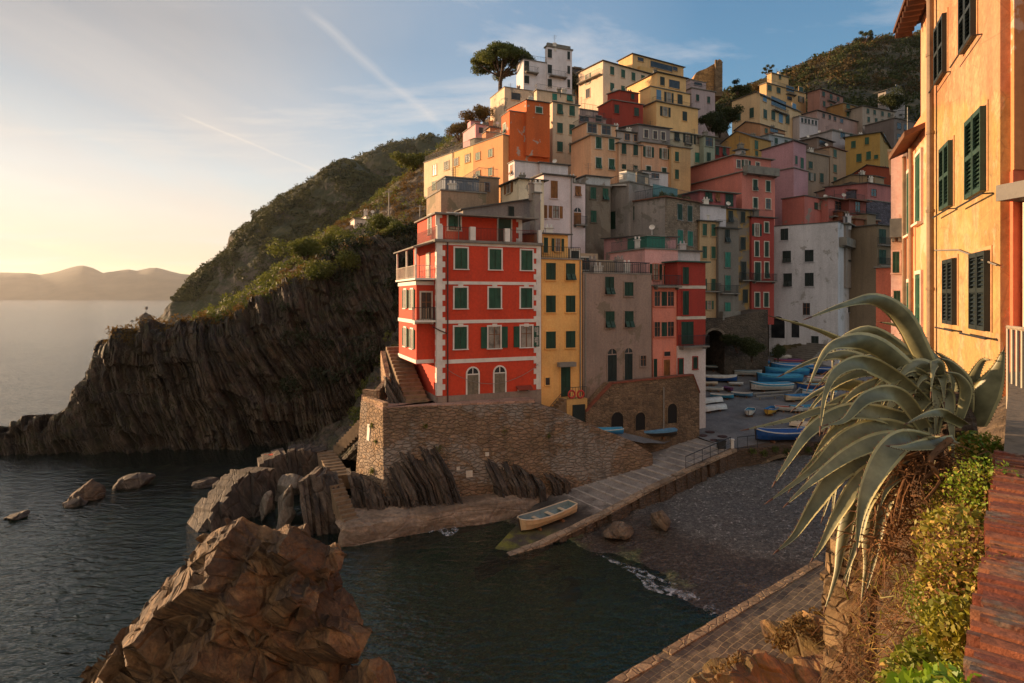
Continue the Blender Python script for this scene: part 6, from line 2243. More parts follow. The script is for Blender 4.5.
base = t.mix(t.ramp(t.math('ADD', t.math('MULTIPLY', zz_, 0.4), 0.4), [(0.36, 0.0), (0.42, 1.0)]), und, t.mix(t.ramp(t.math('MULTIPLY', zz_, 0.5), [(0.30, 0.0), (0.42, 1.0)]), wet, dry))
t.bsdf(base, t.ramp(zz_, [(0.35, 0.35), (0.8, 0.9)]), t.bump(t.math('ADD', vd, t.math('MULTIPLY', st, 0.4)), 0.8, 0.07))
A_ = np.array([5.4, 37.06])
ndir = np.array([0.774, 0.633])
tdir = np.array([0.633, -0.774])
g = np.zeros((150, 170, 3))
for i, a in enumerate(np.linspace(-14, 26, 150)):
    for j, s in enumerate(np.linspace(-16, 24, 170)):
        q = A_ + tdir * a + ndir * s
        g[i, j, :2] = q
        g[i, j, 2] = 0.115 * s if s > -2 else -0.23 + 0.16 * (s + 2)
w_ = fbm(g * np.array([0.25, 0.25, 0]), 4, 12)
g[..., 2] += 0.28 * w_ + 0.05 * fbm(g * np.array([2.4, 2.4, 0]), 3, 13)
o = grid_object('beach', g, t.m, True)
o['kind'] = 'structure'
# foam line where the wavelet dies
t = NT('foam')
n1 = t.noise(t.pos((2.6, 2.6, 2.6)), 1.0, 6, 0.7, 0.8)
bs = t.bsdf((0.75, 0.77, 0.8), 0.7)
tr = t.n('ShaderNodeBsdfTransparent')
mx = t.n('ShaderNodeMixShader')
t.l(t.ramp(n1, [(0.46, 0.0), (0.72, 0.8)]), mx.inputs[0])
t.l(tr.outputs[0], mx.inputs[1])
t.l(bs.outputs[0], mx.inputs[2])
t.l(mx.outputs[0], t.out.inputs['Surface'])
M_FOAM = t.m


def foam(pts, name='foam'):
    b = MB()
    c = np.array([PZ(x, y, 0.0) for x, y, w in pts])
    ws = np.array([w for _, _, w in pts])
    tt = np.linspace(0, 1, 90)
    c = catmull(c, tt)
    ws = catmull(ws[:, None], tt)[:, 0]
    c[:, :2] += 0.3 * np.stack([fbm(c * 0.8, 4, 5), fbm(c * 0.8, 4, 6)], -1)
    tg = np.gradient(c, axis=0)
    nn = np.stack([-tg[:, 1], tg[:, 0], tg[:, 0] * 0], -1)
    nn /= np.linalg.norm(nn, axis=1, keepdims=True)
    rows = []
    for k in range(5):
        u = k / 4 - 0.5
        rows.append(c + nn * (u * ws)[:, None] * (1 + 0.5 * fbm(c * 1.3 + k, 3, 9)[:, None]) + np.array([0, 0, 0.02 + 0.05 * (1 - 4 * u * u)]))
    b.grid(np.stack(rows, 1))
    b.build(name, M_FOAM)['kind'] = 'stuff'


foam([(598, 555, 0.25), (622, 565, 0.5), (640, 574, 0.8), (650, 586, 0.7), (664, 590, 1.0), (684, 594, 1.5), (700, 601, 1.2), (722, 612, 1.1)])
foam([(428, 533, 0.2), (440, 528, 0.5), (448, 534, 0.8), (455, 527, 0.3)])
foam([(640, 572, 0.2), (662, 580, 0.3), (690, 590, 0.3), (715, 606, 0.4)])

# boulders along the slipway wall and by the steps
M_BOULD = rock('boulder_stone', '#5a4a3a', '#7d6a56', 0.9, (0, 0.8, 0.4), 0.8)
bd = [('squared boulder leaning on the slipway wall', 660, 522, 22, 15, 1.0, 31), ('broad low boulder at the foot of the slipway wall', 618, 533, 34, 10, 0.4, 32)]
for lab, x, y, wp, hp, z, sd_ in bd:
    rock_at(x, y, wp, hp, lab, sd_, M_BOULD, z, amp=0.22)
M_GREYB = rock('grey_boulder', '#524a40', '#6d6255', 0.8, (0, 0.6, 0.4), 0.85)
for lab, x, y, wp, hp, z, sd_ in (('long rounded grey boulder lying across the gap between the slab ridges', 290, 489, 36, 13, 1.6, 41), ('upright rounded grey boulder left in the gap of the slabs', 267, 508, 15, 15, 1.0, 42),
                                  ('sunlit tan boulder propped against the front slab block', 285, 507, 18, 24, 1.2, 43), ('smooth grey boulder at the bottom of the gap', 285, 521, 20, 14, 0.4, 44)):
    rock_at(x, y, wp, hp, lab, sd_, M_GREYB, z, amp=0.18)

# ---------------------------------------------------------------- tilted slab outcrops
M_SLABROCK = rock('slab_rock', '#39302a', '#685a4c', 0.9, (0, 0.5, -0.1), 0.64, None, 1.0, '#4a3826')


def slabs(name, label, base, axis, n, seed, depth=2.5, mat=None, lean_out=0.0, kind=None):
    """row of steep beds: base = [(x, y, distance, height in photo px)], axis = lean of the beds in the picture plane"""
    rr = np.random.default_rng(seed)
    c = np.array([list(P(x, y, D)) + [h * D / F] for x, y, D, h in base])
    seg = np.concatenate([[0], np.cumsum(np.linalg.norm(np.diff(c[:, :3], axis=0), axis=1))])
    cuts = np.sort(np.concatenate([[0, 1], (np.arange(1, n) + rr.uniform(-0.38, 0.38, n - 1)) / n]))
    A = np.array([axis[0], 0.28, axis[1]])
    A /= np.linalg.norm(A)
    b = MB()
    prev = 1.0
    for k in range(n):
        t0, t1 = cuts[k] * seg[-1], cuts[k + 1] * seg[-1]
        p0 = np.array([np.interp(t0, seg, c[:, i]) for i in range(4)])
        p1 = np.array([np.interp(t1, seg, c[:, i]) for i in range(4)])
        prev = 0.55 * prev + 0.45 * rr.uniform(0.84, 1.12)
        off = rr.uniform(-0.32, 0.2)
        along = (p1 - p0)[:3]
        al = along / np.linalg.norm(along)
        back = np.array([-al[1], al[0], 0])
        if back[1] < 0:
            back = -back
        # columns of vertices up the bed, slightly crooked
        m = 6
        fl, frr, bl, br = [], [], [], []
        for s in range(m + 1):
            q = s / m
            j = rr.uniform(-0.06, 0.06, 3)
            h0, h1 = p0[3] * prev * q, p1[3] * prev * q
            o_ = back * (off + (0.25 * q + rr.uniform(-0.09, 0.09)) + lean_out * q)
            down = np.array([0, 0, -1.2]) if s == 0 else 0
            fl.append(p0[:3] + A * h0 + o_ + j + down)
            frr.append(p1[:3] + A * h1 + o_ + j * 0.5 + down)
            dz = np.array([0, 0, -0.1 * depth * q])
            bl.append(p0[:3] + A * h0 + o_ + back * depth + dz + down)
            br.append(p1[:3] + A * h1 + o_ + back * depth + dz + down)
        vs = fl + frr + br + bl
        M = m + 1
        fs = []
        for s in range(m):
            for x, y in ((0, 1), (1, 2), (2, 3), (3, 0)):
                fs.append((x * M + s, y * M + s, y * M + s + 1, x * M + s + 1))
        fs.append((m, M + m, 2 * M + m, 3 * M + m))
        b.add(vs, fs)
    o = b.build(name, mat or M_SLABROCK, loc=c[0, :3])
    return tag(o, label, 'rock outcrop', 'tilted rock slabs at the foot of the wall')


slabs('slab_outcrop', 'steep fan of dark rock slabs rising to a point against the sea wall', [(388, 506, 42.0, 10), (404, 505, 42.0, 44), (432, 502, 42.1, 96), (466, 496, 42.7, 146)], (-0.58, 0.81), 34, 3, 2.0)
slabs('slab_outcrop', 'small broken fan of slabs right of the large fan', [(500, 495, 43.8, 54), (520, 493, 44.4, 40), (546, 489, 45.0, 10)], (-0.45, 0.86), 15, 4, 1.6)
slabs('slab_outcrop', 'dark pointed rock fin at the right foot of the sea wall', [(556, 487, 45.4, 30), (572, 484, 45.8, 8)], (-0.75, 0.7), 5, 5, 1.2)
slabs('slab_outcrop', 'thick front block of slabs left of the narrow steps', [(305, 532, 40.4, 48), (330, 528, 40.6, 52), (345, 524, 40.9, 46)], (-0.24, 1), 9, 6, 3.0)
slabs('slab_outcrop', 'block of slabs between the narrow steps and the wall end', [(357, 521, 41.2, 44), (372, 517, 41.5, 40), (386, 513, 41.8, 26)], (-0.3, 1), 8, 7, 2.6)
slabs('slab_outcrop', 'flat topped ridge of slabs running back behind the boulders', [(262, 494, 47.6, 30), (290, 489, 48.5, 34), (330, 480, 49.5, 30)], (-0.22, 1), 13, 8, 4.0)
slabs('slab_outcrop', 'jagged line of slabs stepping down into the water', [(201, 542, 40.6, 10), (215, 540, 41.3, 30), (232, 533, 42.3, 42), (252, 522, 43.6, 46), (276, 508, 45.3, 42)], (-0.12, 1), 13, 9, 2.4)
stair('rock_steps', 'narrow rock cut steps between the two front slab blocks', PZ(353, 526, 0.9), PZ(334, 480, 3.2) * [1, 1, 1], 1.0, 11, M_STEP)
stair('rock_steps', 'broad worn steps on top of the flat slab ridge', PZ(341, 476, 2.6), P(325, 451, 50.5), 1.4, 9, M_STEP)
stair('rock_steps', 'jagged flight of steps rising to the sunlit wall end', P(338, 447, 50.5), P(364, 420, 49.0), 1.0, 10, M_STEP)
# dark bedded ground between the cliff and the wall
g = relief([
    (286, [(462, 58), (452, 60), (448, 63), (447, 68)]), (310, [(470, 51), (458, 54), (446, 60), (440, 68)]), (335, [(470, 49.5), (450, 52.5), (436, 58), (425, 68)]), (355, [(462, 48.5), (438, 51), (420, 57), (405, 68)]),
    (375, [(470, 46.5), (420, 50), (400, 56), (375, 68)]), (395, [(450, 47), (404, 51), (385, 57), (335, 68)]), (412, [(420, 50), (390, 54), (360, 60), (300, 70)]), (430, [(410, 52), (390, 56), (350, 62), (290, 72)])], 170, 90)
n = gnormals(g)
if n[..., 1].mean() > 0:
    n = -n
g2 = g + n * (0.6 * strata_disp(g, n, -0.7, 0.6, 12))[..., None]
grid_object('rock_slope', g2, M_CLIFF, False)['kind'] = 'structure'
scrub_on('slope_scrub', g2[70:, 25:], 170, 0.3, 0.9, 70, 0.17, M_BUSH, 44, -1, 5)
# red cloth left on the slab ridge
b = MB()
q = P(264, 455, 48.2)
b.grid(np.array([[q + [0.14 * i, 0.1 * j, 0.05 * math.sin(i * 1.3 + j)] for j in range(4)] for i in range(6)]))
b.build('towel', paint('#c0492c', 0.9, 0.9))
tag(bpy.data.objects['towel'], 'small crumpled red towel on the slab ridge', 'towel')

# ---------------------------------------------------------------- stone stair ramp in front of the grey brown house
fsr = Fr(P(586, HY, chain(586) - 1.3)[:2], RY)
top = [fsr.hit(586, 412)[:2], fsr.hit(612, 384)[:2], fsr.hit(655, 379.5)[:2], fsr.hit(693, 375.4)[:2], fsr.hit(699.5, 393)[:2]]
zb_ = 2.6
ss = thing('stone_stair', 'rubble stone stair ramp with a brick coping and dark store arches', 'stair ramp', fsr(0, 0, 5))
b = MB()
poly = [(top[0][0], zb_), (top[-1][0], zb_)] + [(x, z) for x, z in reversed(top)]
b.prism(poly, 0, 1.25, fsr)
b.build('wall', stone('stair_ramp_stone', '#6d5842', 2.6, 0.09, 0.8), ss)
b = MB()
for (xa, za), (xb, zb2) in zip(top[:-1], top[1:]):
    b.prism([(xa, za + 0.003), (xb, zb2 + 0.003), (xb, zb2 + 0.13), (xa, za + 0.13)], -0.1, 0.35, fsr)
b.build('coping', paint('#8a4a34', 0.85, 0.8, 0.3, 4), ss)
M_ARCHSHADE = paint('#15110e', 0.95, 1.0)  # flat near-black pane: shade inside the arch openings put into its colour
for px, py, wpx, hpx in ((617, 424, 15, 24), (640, 421, 12, 18), (672, 413, 12, 20)):
    lx, z, tt = fsr.hit(px, py)
    wd, hg = wpx * tt / F, hpx * tt / F
    me, pr = win_mesh('R', round(wd, 1), round(hg, 1), M_ARCHSHADE, stone('arch_trim_stone', '#77624a', 3.0, 0.08, 0.8) if 'arch_trim_stone' not in bpy.data.materials else bpy.data.materials['arch_trim_stone'], False)
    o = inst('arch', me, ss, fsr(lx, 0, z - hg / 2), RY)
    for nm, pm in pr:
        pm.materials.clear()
        pm.materials.append(M_ARCHSHADE)
        sub('shade_pane', pm, o)
b = MB()
lx, z, _ = fsr.hit(663, 415)
b.tube([fsr(lx, -0.1, z - 1.3), fsr(lx, -0.1, z + 2.4)], 0.06, 6)
b.build('drainpipe', M_PIPE, ss)
# retaining wall and vault below the tower row
fv = Fr(P(703, HY, 73.6)[:2], math.radians(12))
LV = fv.hit(768, 330)[0]
vx, vz, _ = fv.hit(714, 345)
x0v, _, _ = fv.hit(704.8, 345)
x1v, _, _ = fv.hit(724.5, 345)
_, zt_v, _ = fv.hit(714, 330)
_, ztop, _ = fv.hit(703, 318)
hwv = (x1v - x0v) / 2
zsp = zt_v - hwv
arch = [((x0v + x1v) / 2 + hwv * math.cos(a), zsp + hwv * math.sin(a)) for a in np.linspace(math.pi, 0, 13)]
vw = thing('vault_wall', 'dark stone retaining wall with one tall vaulted passage', 'retaining wall', fv(0, 0, 5))
b = MB()
b.prism([(-0.4, 3), (x0v, 3), (x0v, ztop), (-0.4, ztop)], 0, 6, fv)
b.prism([(x1v, 3), (LV, 3), (LV, ztop + 1.0), (x1v, ztop)], 0, 6, fv)
for (xa, za), (xb, zb2) in zip(arch[:-1], arch[1:]):
    b.prism([(xa, za), (xb, zb2), (xb, ztop), (xa, ztop)], 0, 6, fv)
b.box(-0.4, LV, 6, 6.4, 3, ztop, fv)
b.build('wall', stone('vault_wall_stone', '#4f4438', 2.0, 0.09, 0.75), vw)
b = MB()
for (xa, za), (xb, zb2) in zip(arch[:-1], arch[1:]):
    cxv = (x0v + x1v) / 2
    up = lambda x, z: (cxv + (x - cxv) * 1.22, zsp + (z - zsp) * 1.22)
    b.prism([(xa, za), (xb, zb2), up(xb, zb2), up(xa, za)], -0.1, 0.04, fv)
b.build('arch_ring', stone('vault_arch_stone', '#7a6c5c', 2.4, 0.08, 0.8), vw)
for lab, x, y, D, r_, sd_ in (('ivy mass hanging on the dark retaining wall', 737, 340, 72.6, 1.5, 51), ('creeper beside the vault on the retaining wall', 752, 350, 72.4, 1.3, 52), ('low bush at the foot of the white house stairs', 778, 352, 74, 1.1, 53)):
    shrub(lab, x, y, D, r_, sd_, M_RIDGED, group='creepers round the piazza')
stair('stone_stair', 'broad dark steps from the piazza up to the white house', ground_pt(788, 366), P(812, 343, 80), 5.0, 12, M_CONC)

# ---------------------------------------------------------------- boats
def boatmat(h, rough=0.4):
    return paint(h, rough, 0.85, 0.16, 2.2, 0.15)


BC = dict(w='#d6d2c8', b='#2f7fb8', d='#1f4f8f', c='#d8b488', y='#d0a03a', r='#b0452c', p='#6a3a6a', g='#7d8f8f', t='#3f93b5', n='#3a3026', s='#e0c9a8', k='#5f8fb0')
SECT = [(-1.0, 0.0), (-0.99, 0.30), (-0.9, 0.62), (-0.72, 0.86), (-0.45, 0.97), (-0.1, 1.0), (0.3, 0.97), (0.7, 0.86), (1.0, 0.66)]


def boat(label, x, y, Lpx, head, hull='w', inner='g', rim='w', cover=None, f=gz, pt=None, upside=False, boot=None, group='boats drawn up on the harbour ground', tilt=0.0, lift=0.12, slope=None):
    q = ground_pt(x, y, f) if pt is None else np.array(pt)
    L = Lpx * q[1] / F
    B, Hh = L * 0.19, L * 0.15
    root = thing('boat', label, 'boat', q, group)

    def ring(s, wd, k):
        """half section at station s: keel, bilge, sheer"""
        shr = Hh * (1.0 + 0.38 * max(0, -s) ** 2 + 0.12 * max(0, s) ** 2)
        kz = 0.05 * L * max(0, -s - 0.6) ** 1.5
        w = B * wd * k
        z0 = kz + (1 - k) * 0.35 * Hh
        return [(-w, shr), (-w * 0.93, shr * 0.6), (-w * 0.62, z0 + 0.16 * Hh), (0, z0), (w * 0.62, z0 + 0.16 * Hh), (w * 0.93, shr * 0.6), (w, shr)]

    def to(px_, py_, pz_):
        if upside:
            pz_ = Hh * 1.25 - pz_
        return (px_, py_, pz_)
    mats = []
    hb = MB()
    o_r, i_r = [], []
    for s, wd in SECT:
        o_r.append([to(s * L / 2, a, z) for a, z in ring(s, max(wd, 0.02), 1.0)])
        i_r.append([to(s * L / 2 * 0.97, a, z) for a, z in ring(s, max(wd, 0.02), 0.9)])
    nr = 7
    for i in range(len(SECT) - 1):
        for k in range(nr - 1):
            hb.add([o_r[i][k], o_r[i + 1][k], o_r[i + 1][k + 1], o_r[i][k + 1]], [(0, 1, 2, 3)], 2 if (boot and k in (2, 3)) else 0)
            hb.add([i_r[i][k], i_r[i][k + 1], i_r[i + 1][k + 1], i_r[i + 1][k]], [(0, 1, 2, 3)], 1)
    for R, m_, fl in ((o_r, 0, False), (i_r, 1, True)):
        hb.add(R[-1], [tuple(range(nr)) if not fl else tuple(range(nr - 1, -1, -1))], m_)
    gw = MB()
    for sgn in (0, nr - 1):
        pts = [np.array(o_r[i][sgn]) for i in range(len(SECT))]
        gw.tube(pts, L * 0.011, 6)
    gw.tube([o_r[-1][0], o_r[-1][nr - 1]], L * 0.012, 6)
    kb = MB()
    kb.tube([np.array(to(s * L / 2, 0, 0.05 * L * max(0, -s - 0.6) ** 1.5 - 0.01)) for s, _ in SECT], L * 0.009, 5)
    kb.tube([np.array(to(-L / 2, 0, 0.0 + 0.05 * L * 0.25)), np.array(to(-L / 2 * 1.03, 0, Hh * 1.42))], L * 0.012, 5)
    R = Matrix.Rotation(math.radians(head), 4, 'Z') @ Matrix.Rotation(math.radians(slope or 0), 4, 'Y') @ Matrix.Rotation(math.radians(tilt), 4, 'X')

    def put(mb, name, mm, parent=root):
        mb.v = [tuple((R @ Vector(v)) + Vector(q) + Vector((0, 0, lift))) for v in mb.v]
        return mb.build(name, mm, parent)
    put(hb, 'hull', [boatmat(BC[hull]), boatmat(BC[inner], 0.6), boatmat(BC[boot] if boot else BC[hull])])
    put(gw, 'gunwale', boatmat(BC[rim]))
    put(kb, 'keel', boatmat(BC['n']))
    if cover and not upside:
        cv = MB()
        rows = []
        for s, wd in SECT:
            e = ring(s, max(wd, 0.05), 1.03)
            z = e[0][1]
            rows.append([(s * L / 2, e[0][0], z - 0.25 * Hh), (s * L / 2, e[0][0] * 0.99, z + 0.02), (s * L / 2, 0, z + 0.22 * Hh * (1 - abs(s) ** 2) + 0.04), (s * L / 2, e[6][0] * 0.99, z + 0.02), (s * L / 2, e[6][0], z - 0.25 * Hh)])
        cv.grid(np.array(rows))
        put(cv, 'cover', paint(BC[cover], 0.8, 0.85, 0.25, 3, 0.5))
    elif not upside:
        for s in (-0.35, 0.15, 0.62):
            tb = MB()
            wd = np.interp(s, [a for a, _ in SECT], [c_ for _, c_ in SECT]) * B * 0.9
            tb.box(s * L / 2 - L * 0.03, s * L / 2 + L * 0.03, -wd, wd, Hh * 0.62, Hh * 0.68)
            put(tb, 'thwart', boatmat(BC['s']))
    for s in (-0.45, 0.4):
        ch = MB()
        ch.box(s * L / 2 - 0.08, s * L / 2 + 0.08, -B * 0.7, B * 0.7, -lift - 0.05, 0.02)
        put(ch, 'chock', M_WOOD)
    return root


def on_ramp(x, y):
    best = None
    for s in np.linspace(0, 1, 200):
        for u in np.linspace(0, 1, 40):
            p = ramp_pt(s, u)
            e = (CX + F * p[0] / p[1] - x) ** 2 + (HY + F * (CZ - p[2]) / p[1] - y) ** 2
            if best is None or e < best[0]:
                best = (e, p)
    return best[1]


boat('cream and peach rowing boat lying on the lower slipway', 548, 523, 64, 30, 'c', 'g', 's', None, pt=on_ramp(548, 523), group='boats on the slipway', lift=0.1, tilt=-4, slope=-7)
boat('small blue and white boat pointing at the viewer beside the yellow and blue one', 750, 415, 25, 62, 'w', 't', 'w', None, boot='b')
boat('small boat with a yellow hull and blue inside on the open piazza', 771, 414, 27, 52, 'y', 'b', 'b', None)
boat('white hulled boat with a bright blue cover at the near end of the trailer row', 771, 391, 42, 4, 'w', 't', 'w', 't')
boat('bright blue covered boat second in the trailer row', 779, 383, 44, 2, 'b', 't', 't', 't')
boat('bright blue covered boat third in the trailer row', 786, 376.5, 42, 0, 'b', 't', 't', 't')
boat('blue covered boat at the far end of the trailer row', 791, 371.5, 40, 0, 'b', 'b', 'w', 'b')
boat('deep blue boat with white trim moored along the piazza edge by the agave', 783, 441, 56, 4, 'd', 'w', 'w', 'd')
boat('blue boat with white top outside the vault', 720, 382, 32, 168, 'd', 'w', 'w', 'w', boot='b')
boat('cream dinghy at the corner of the crimson house', 710, 385.5, 15, 176, 's', 'w', 's')
boat('white dinghy in front of the cream dinghy', 714, 391.5, 18, 172, 'w', 'g', 'w')
boat('purple covered boat between two white dinghies', 728, 391, 16, 100, 'p', 'p', 'r', 'p')
boat('small white boat right of the purple covered boat', 736, 386, 14, 170, 'w', 'g', 'w', 'w')
boat('dark boat standing in the mouth of the vault', 718, 371, 26, 176, 'n', 'n', 'w', 'g')
boat('upturned white boat nearest the stone stair ramp', 713, 411, 30, 24, 'w', 'w', 'w', upside=True)
boat('second upturned white boat tucked behind the first', 710, 403.5, 28, 24, 'w', 'w', 'w', upside=True)
boat('long blue covered boat on the lane above the sea wall', 606, 435.5, 34, 6, 'b', 't', 'w', 't')
boat('grey blue covered boat on the lane above the slipway head', 653, 438, 46, 8, 'n', 'g', 'k', 'k')
boat('blue boat with an orange stripe at the foot of the ivy wall', 762, 364, 18, 120, 'b', 'w', 'r', 'b')
boat('orange red boat at the back of the piazza below the white house', 806, 356, 26, 170, 'r', 'w', 'r', 'r')
boat('long white boat behind the purple striped ones', 796, 362, 34, 172, 'w', 'g', 'w', 'w')
boat('white boat with a wine red cover at the back of the trailer row', 794, 366.5, 36, 174, 'w', 'r', 'r', 'p')
boat('white boat seen end on at the white house steps', 812, 361, 24, 170, 'w', 'w', 'w', 'w')
boat('blue boat half hidden behind the agave leaves', 842, 409, 34, 10, 'b', 't', 'w', 't')
boat('second blue boat showing between the agave leaves', 846, 417, 36, 12, 't', 't', 'w', 't')
boat('white boat with an orange rim behind the agave', 858, 407, 30, 8, 'w', 'w', 'r')
boat('upturned cream boat under the agave tips', 806, 428, 30, 150, 's', 's', 's', upside=True)
boat('cream boat with open deck behind the upper agave leaves', 868, 420, 34, 14, 's', 'w', 'w')
boat('pale blue dinghy left of the trailer row', 742, 397, 20, 150, 'k', 'w', 'w', None)
boat('white boat with a grey cover parked against the ivy wall', 748, 376, 26, 168, 'w', 'g', 'w', 'g')
boat('cream and blue boat at the right of the end on pair', 797, 401, 30, 20, 's', 'b', 'b')
boat('white and teal boat near the agave tips on the piazza', 803, 412, 30, 14, 'w', 't', 't', None)
boat('red rimmed white boat at the far right of the piazza', 822, 383, 30, 172, 'w', 'w', 'r', None)
boat('dark blue boat behind the red rimmed white boat', 826, 374, 32, 174, 'd', 'd', 'w', 'd')
boat('small teal boat behind the upturned white pair', 722, 399, 22, 160, 't', 'w', 'w', None)
boat('blue dinghy with a white rim below the ivy wall', 756, 371, 24, 172, 'b', 'b', 'w', None)
boat('orange lined white boat next to the yellow and blue one', 789, 412, 26, 160, 'w', 'r', 'w', None)
boat('grey covered boat at the foot of the white house steps', 783, 357, 24, 174, 'g', 'w', 'w', 'g')
boat('yellow rimmed blue boat behind the trailer row', 812, 390, 32, 8, 'd', 't', 'y', None)
boat('long white boat with a teal cover by the right of the trailer row', 818, 397, 36, 10, 'w', 't', 'w', 't')
boat('cream boat with a blue inside nearest the deep blue boat', 812, 434, 32, 8, 's', 'b', 's', None)
# trailer frames under the row, a leaning blue board, posts and lids
tb = MB()
for k, (x0, y0, x1, y1) in enumerate(((752, 397, 792, 394), (756, 400, 794, 397.5), (790, 402, 806, 384))):
    a, c_ = ground_pt(x0, y0), ground_pt(x1, y1)
    tb.tube([a + [0, 0, 0.35], c_ + [0, 0, 0.35]], 0.11, 6)
    for s in (0.1, 0.5, 0.9):
        p = a + (c_ - a) * s
        tb.tube([p, p + [0, 0, 0.36]], 0.09, 6)
tag(tb.build('boat_trailer', paint('#8f8a80', 0.7, 0.8), loc=ground_pt(772, 396)), 'weathered grey launching frame under the trailer row', 'boat trailer')
b = MB()
q = ground_pt(737.5, 371)
prof = [(-0.36, 0), (0.3, 0), (0.36, 1.0), (0.24, 1.9), (0.05, 2.35), (-0.15, 1.9), (-0.34, 1.0)]
b.prism(prof, q[1], q[1] + 0.14, lambda x, y, z: (x + q[0] - 0.05 * z, y + 0.08 * z, z + q[2]))
tag(b.build('board', boatmat(BC['b']), loc=q), 'blue pointed board standing upright against the vault wall', 'board')
for lab, x, y in (('dark round manhole lid nearest the railing', 722.5, 436.5), ('dark round manhole lid nearest the slipway', 715, 440.5), ('dark round manhole lid farthest left', 702.5, 435.5), ('dark round manhole lid at the back of the four', 710, 432)):
    q = ground_pt(x, y)
    b = MB()
    b.tube([q + [0, 0, 0.0], q + [0, 0, 0.05]], 0.42, 20)
    tag(b.build('manhole_lid', paint('#4a2c26', 0.7, 0.8), loc=q), lab, 'manhole lid', 'manhole lids on the piazza')
b = MB()
q = np.array([18.2, 49.6, 3.5])
b.tube([q, q + [0, 0, 0.75]], 0.16, 10)
b.tube([q + [0, 0, 0.75], q + [0, 0, 0.85]], 0.2, 10)
tag(b.build('bollard', M_WHITE, loc=q), 'short white bollard at the head of the slipway wall', 'bollard')
b = MB()
q = np.array([17.4, 49.9, 3.5])
b.box(q[0] - 0.3, q[0] + 0.3, q[1] - 0.25, q[1] + 0.25, q[2], q[2] + 0.62)
b.box(q[0] - 0.34, q[0] + 0.34, q[1] - 0.29, q[1] + 0.29, q[2] + 0.62, q[2] + 0.7)
tag(b.build('bin', M_IRON, loc=q), 'dark square bin beside the white bollard', 'bin')
r = MB()
rail(r, [tuple(ramp_pt(s, 0.03) + [0, 0, 0.05]) for s in (0.76, 0.84, 0.92, 0.985)], 1.0, 1.4, 0.022, 0, 6)
r.tube([tuple(ramp_pt(s, 0.03) + [0, 0, 0.55]) for s in (0.76, 0.985)], 0.018, 5)
tag(r.build('hand_railing', M_IRON, loc=ramp_pt(0.9, 0)), 'thin iron railing along the head of the slipway', 'railing')
r = MB()
rail(r, [fq(0.3, 0.2, 3.5), fq(2.2, 0.2, 3.55)], 1.0, 0.9, 0.022, 0, 6)
tag(r.build('hand_railing', M_IRON, loc=fq(0.3, 0.2, 3.5)), 'iron railing on the piazza edge above the vault', 'railing')
for lab, x, y, h, c_ in (('red fuel drum by the stair ramp arch', 637, 424, 0.75, '#a83226'), ('pale plastic tub beside the red drum', 644, 424.5, 0.6, '#b5aca2'), ('brown barrel at the foot of the drainpipe', 672, 420.5, 0.5, '#7a5a3c')):
    q = ground_pt(x, y)
    b = MB()
    b.tube([q, q + [0, 0, h * 0.5], q + [0, 0, h]], [0.24, 0.26, 0.24], 14)
    b.tube([q + [0, 0, h], q + [0, 0, h + 0.04]], 0.26, 14)
    tag(b.build('drum', paint(c_, 0.6, 0.85), loc=q), lab, 'drum')
# ---------------------------------------------------------------- foreground rock in the water
M_FORE = rock('ochre_rock', '#553f2a', '#8f6e48', 1.0, (0.3, 0.8, 0.4), 0.66, None, 1.0, '#704a28')


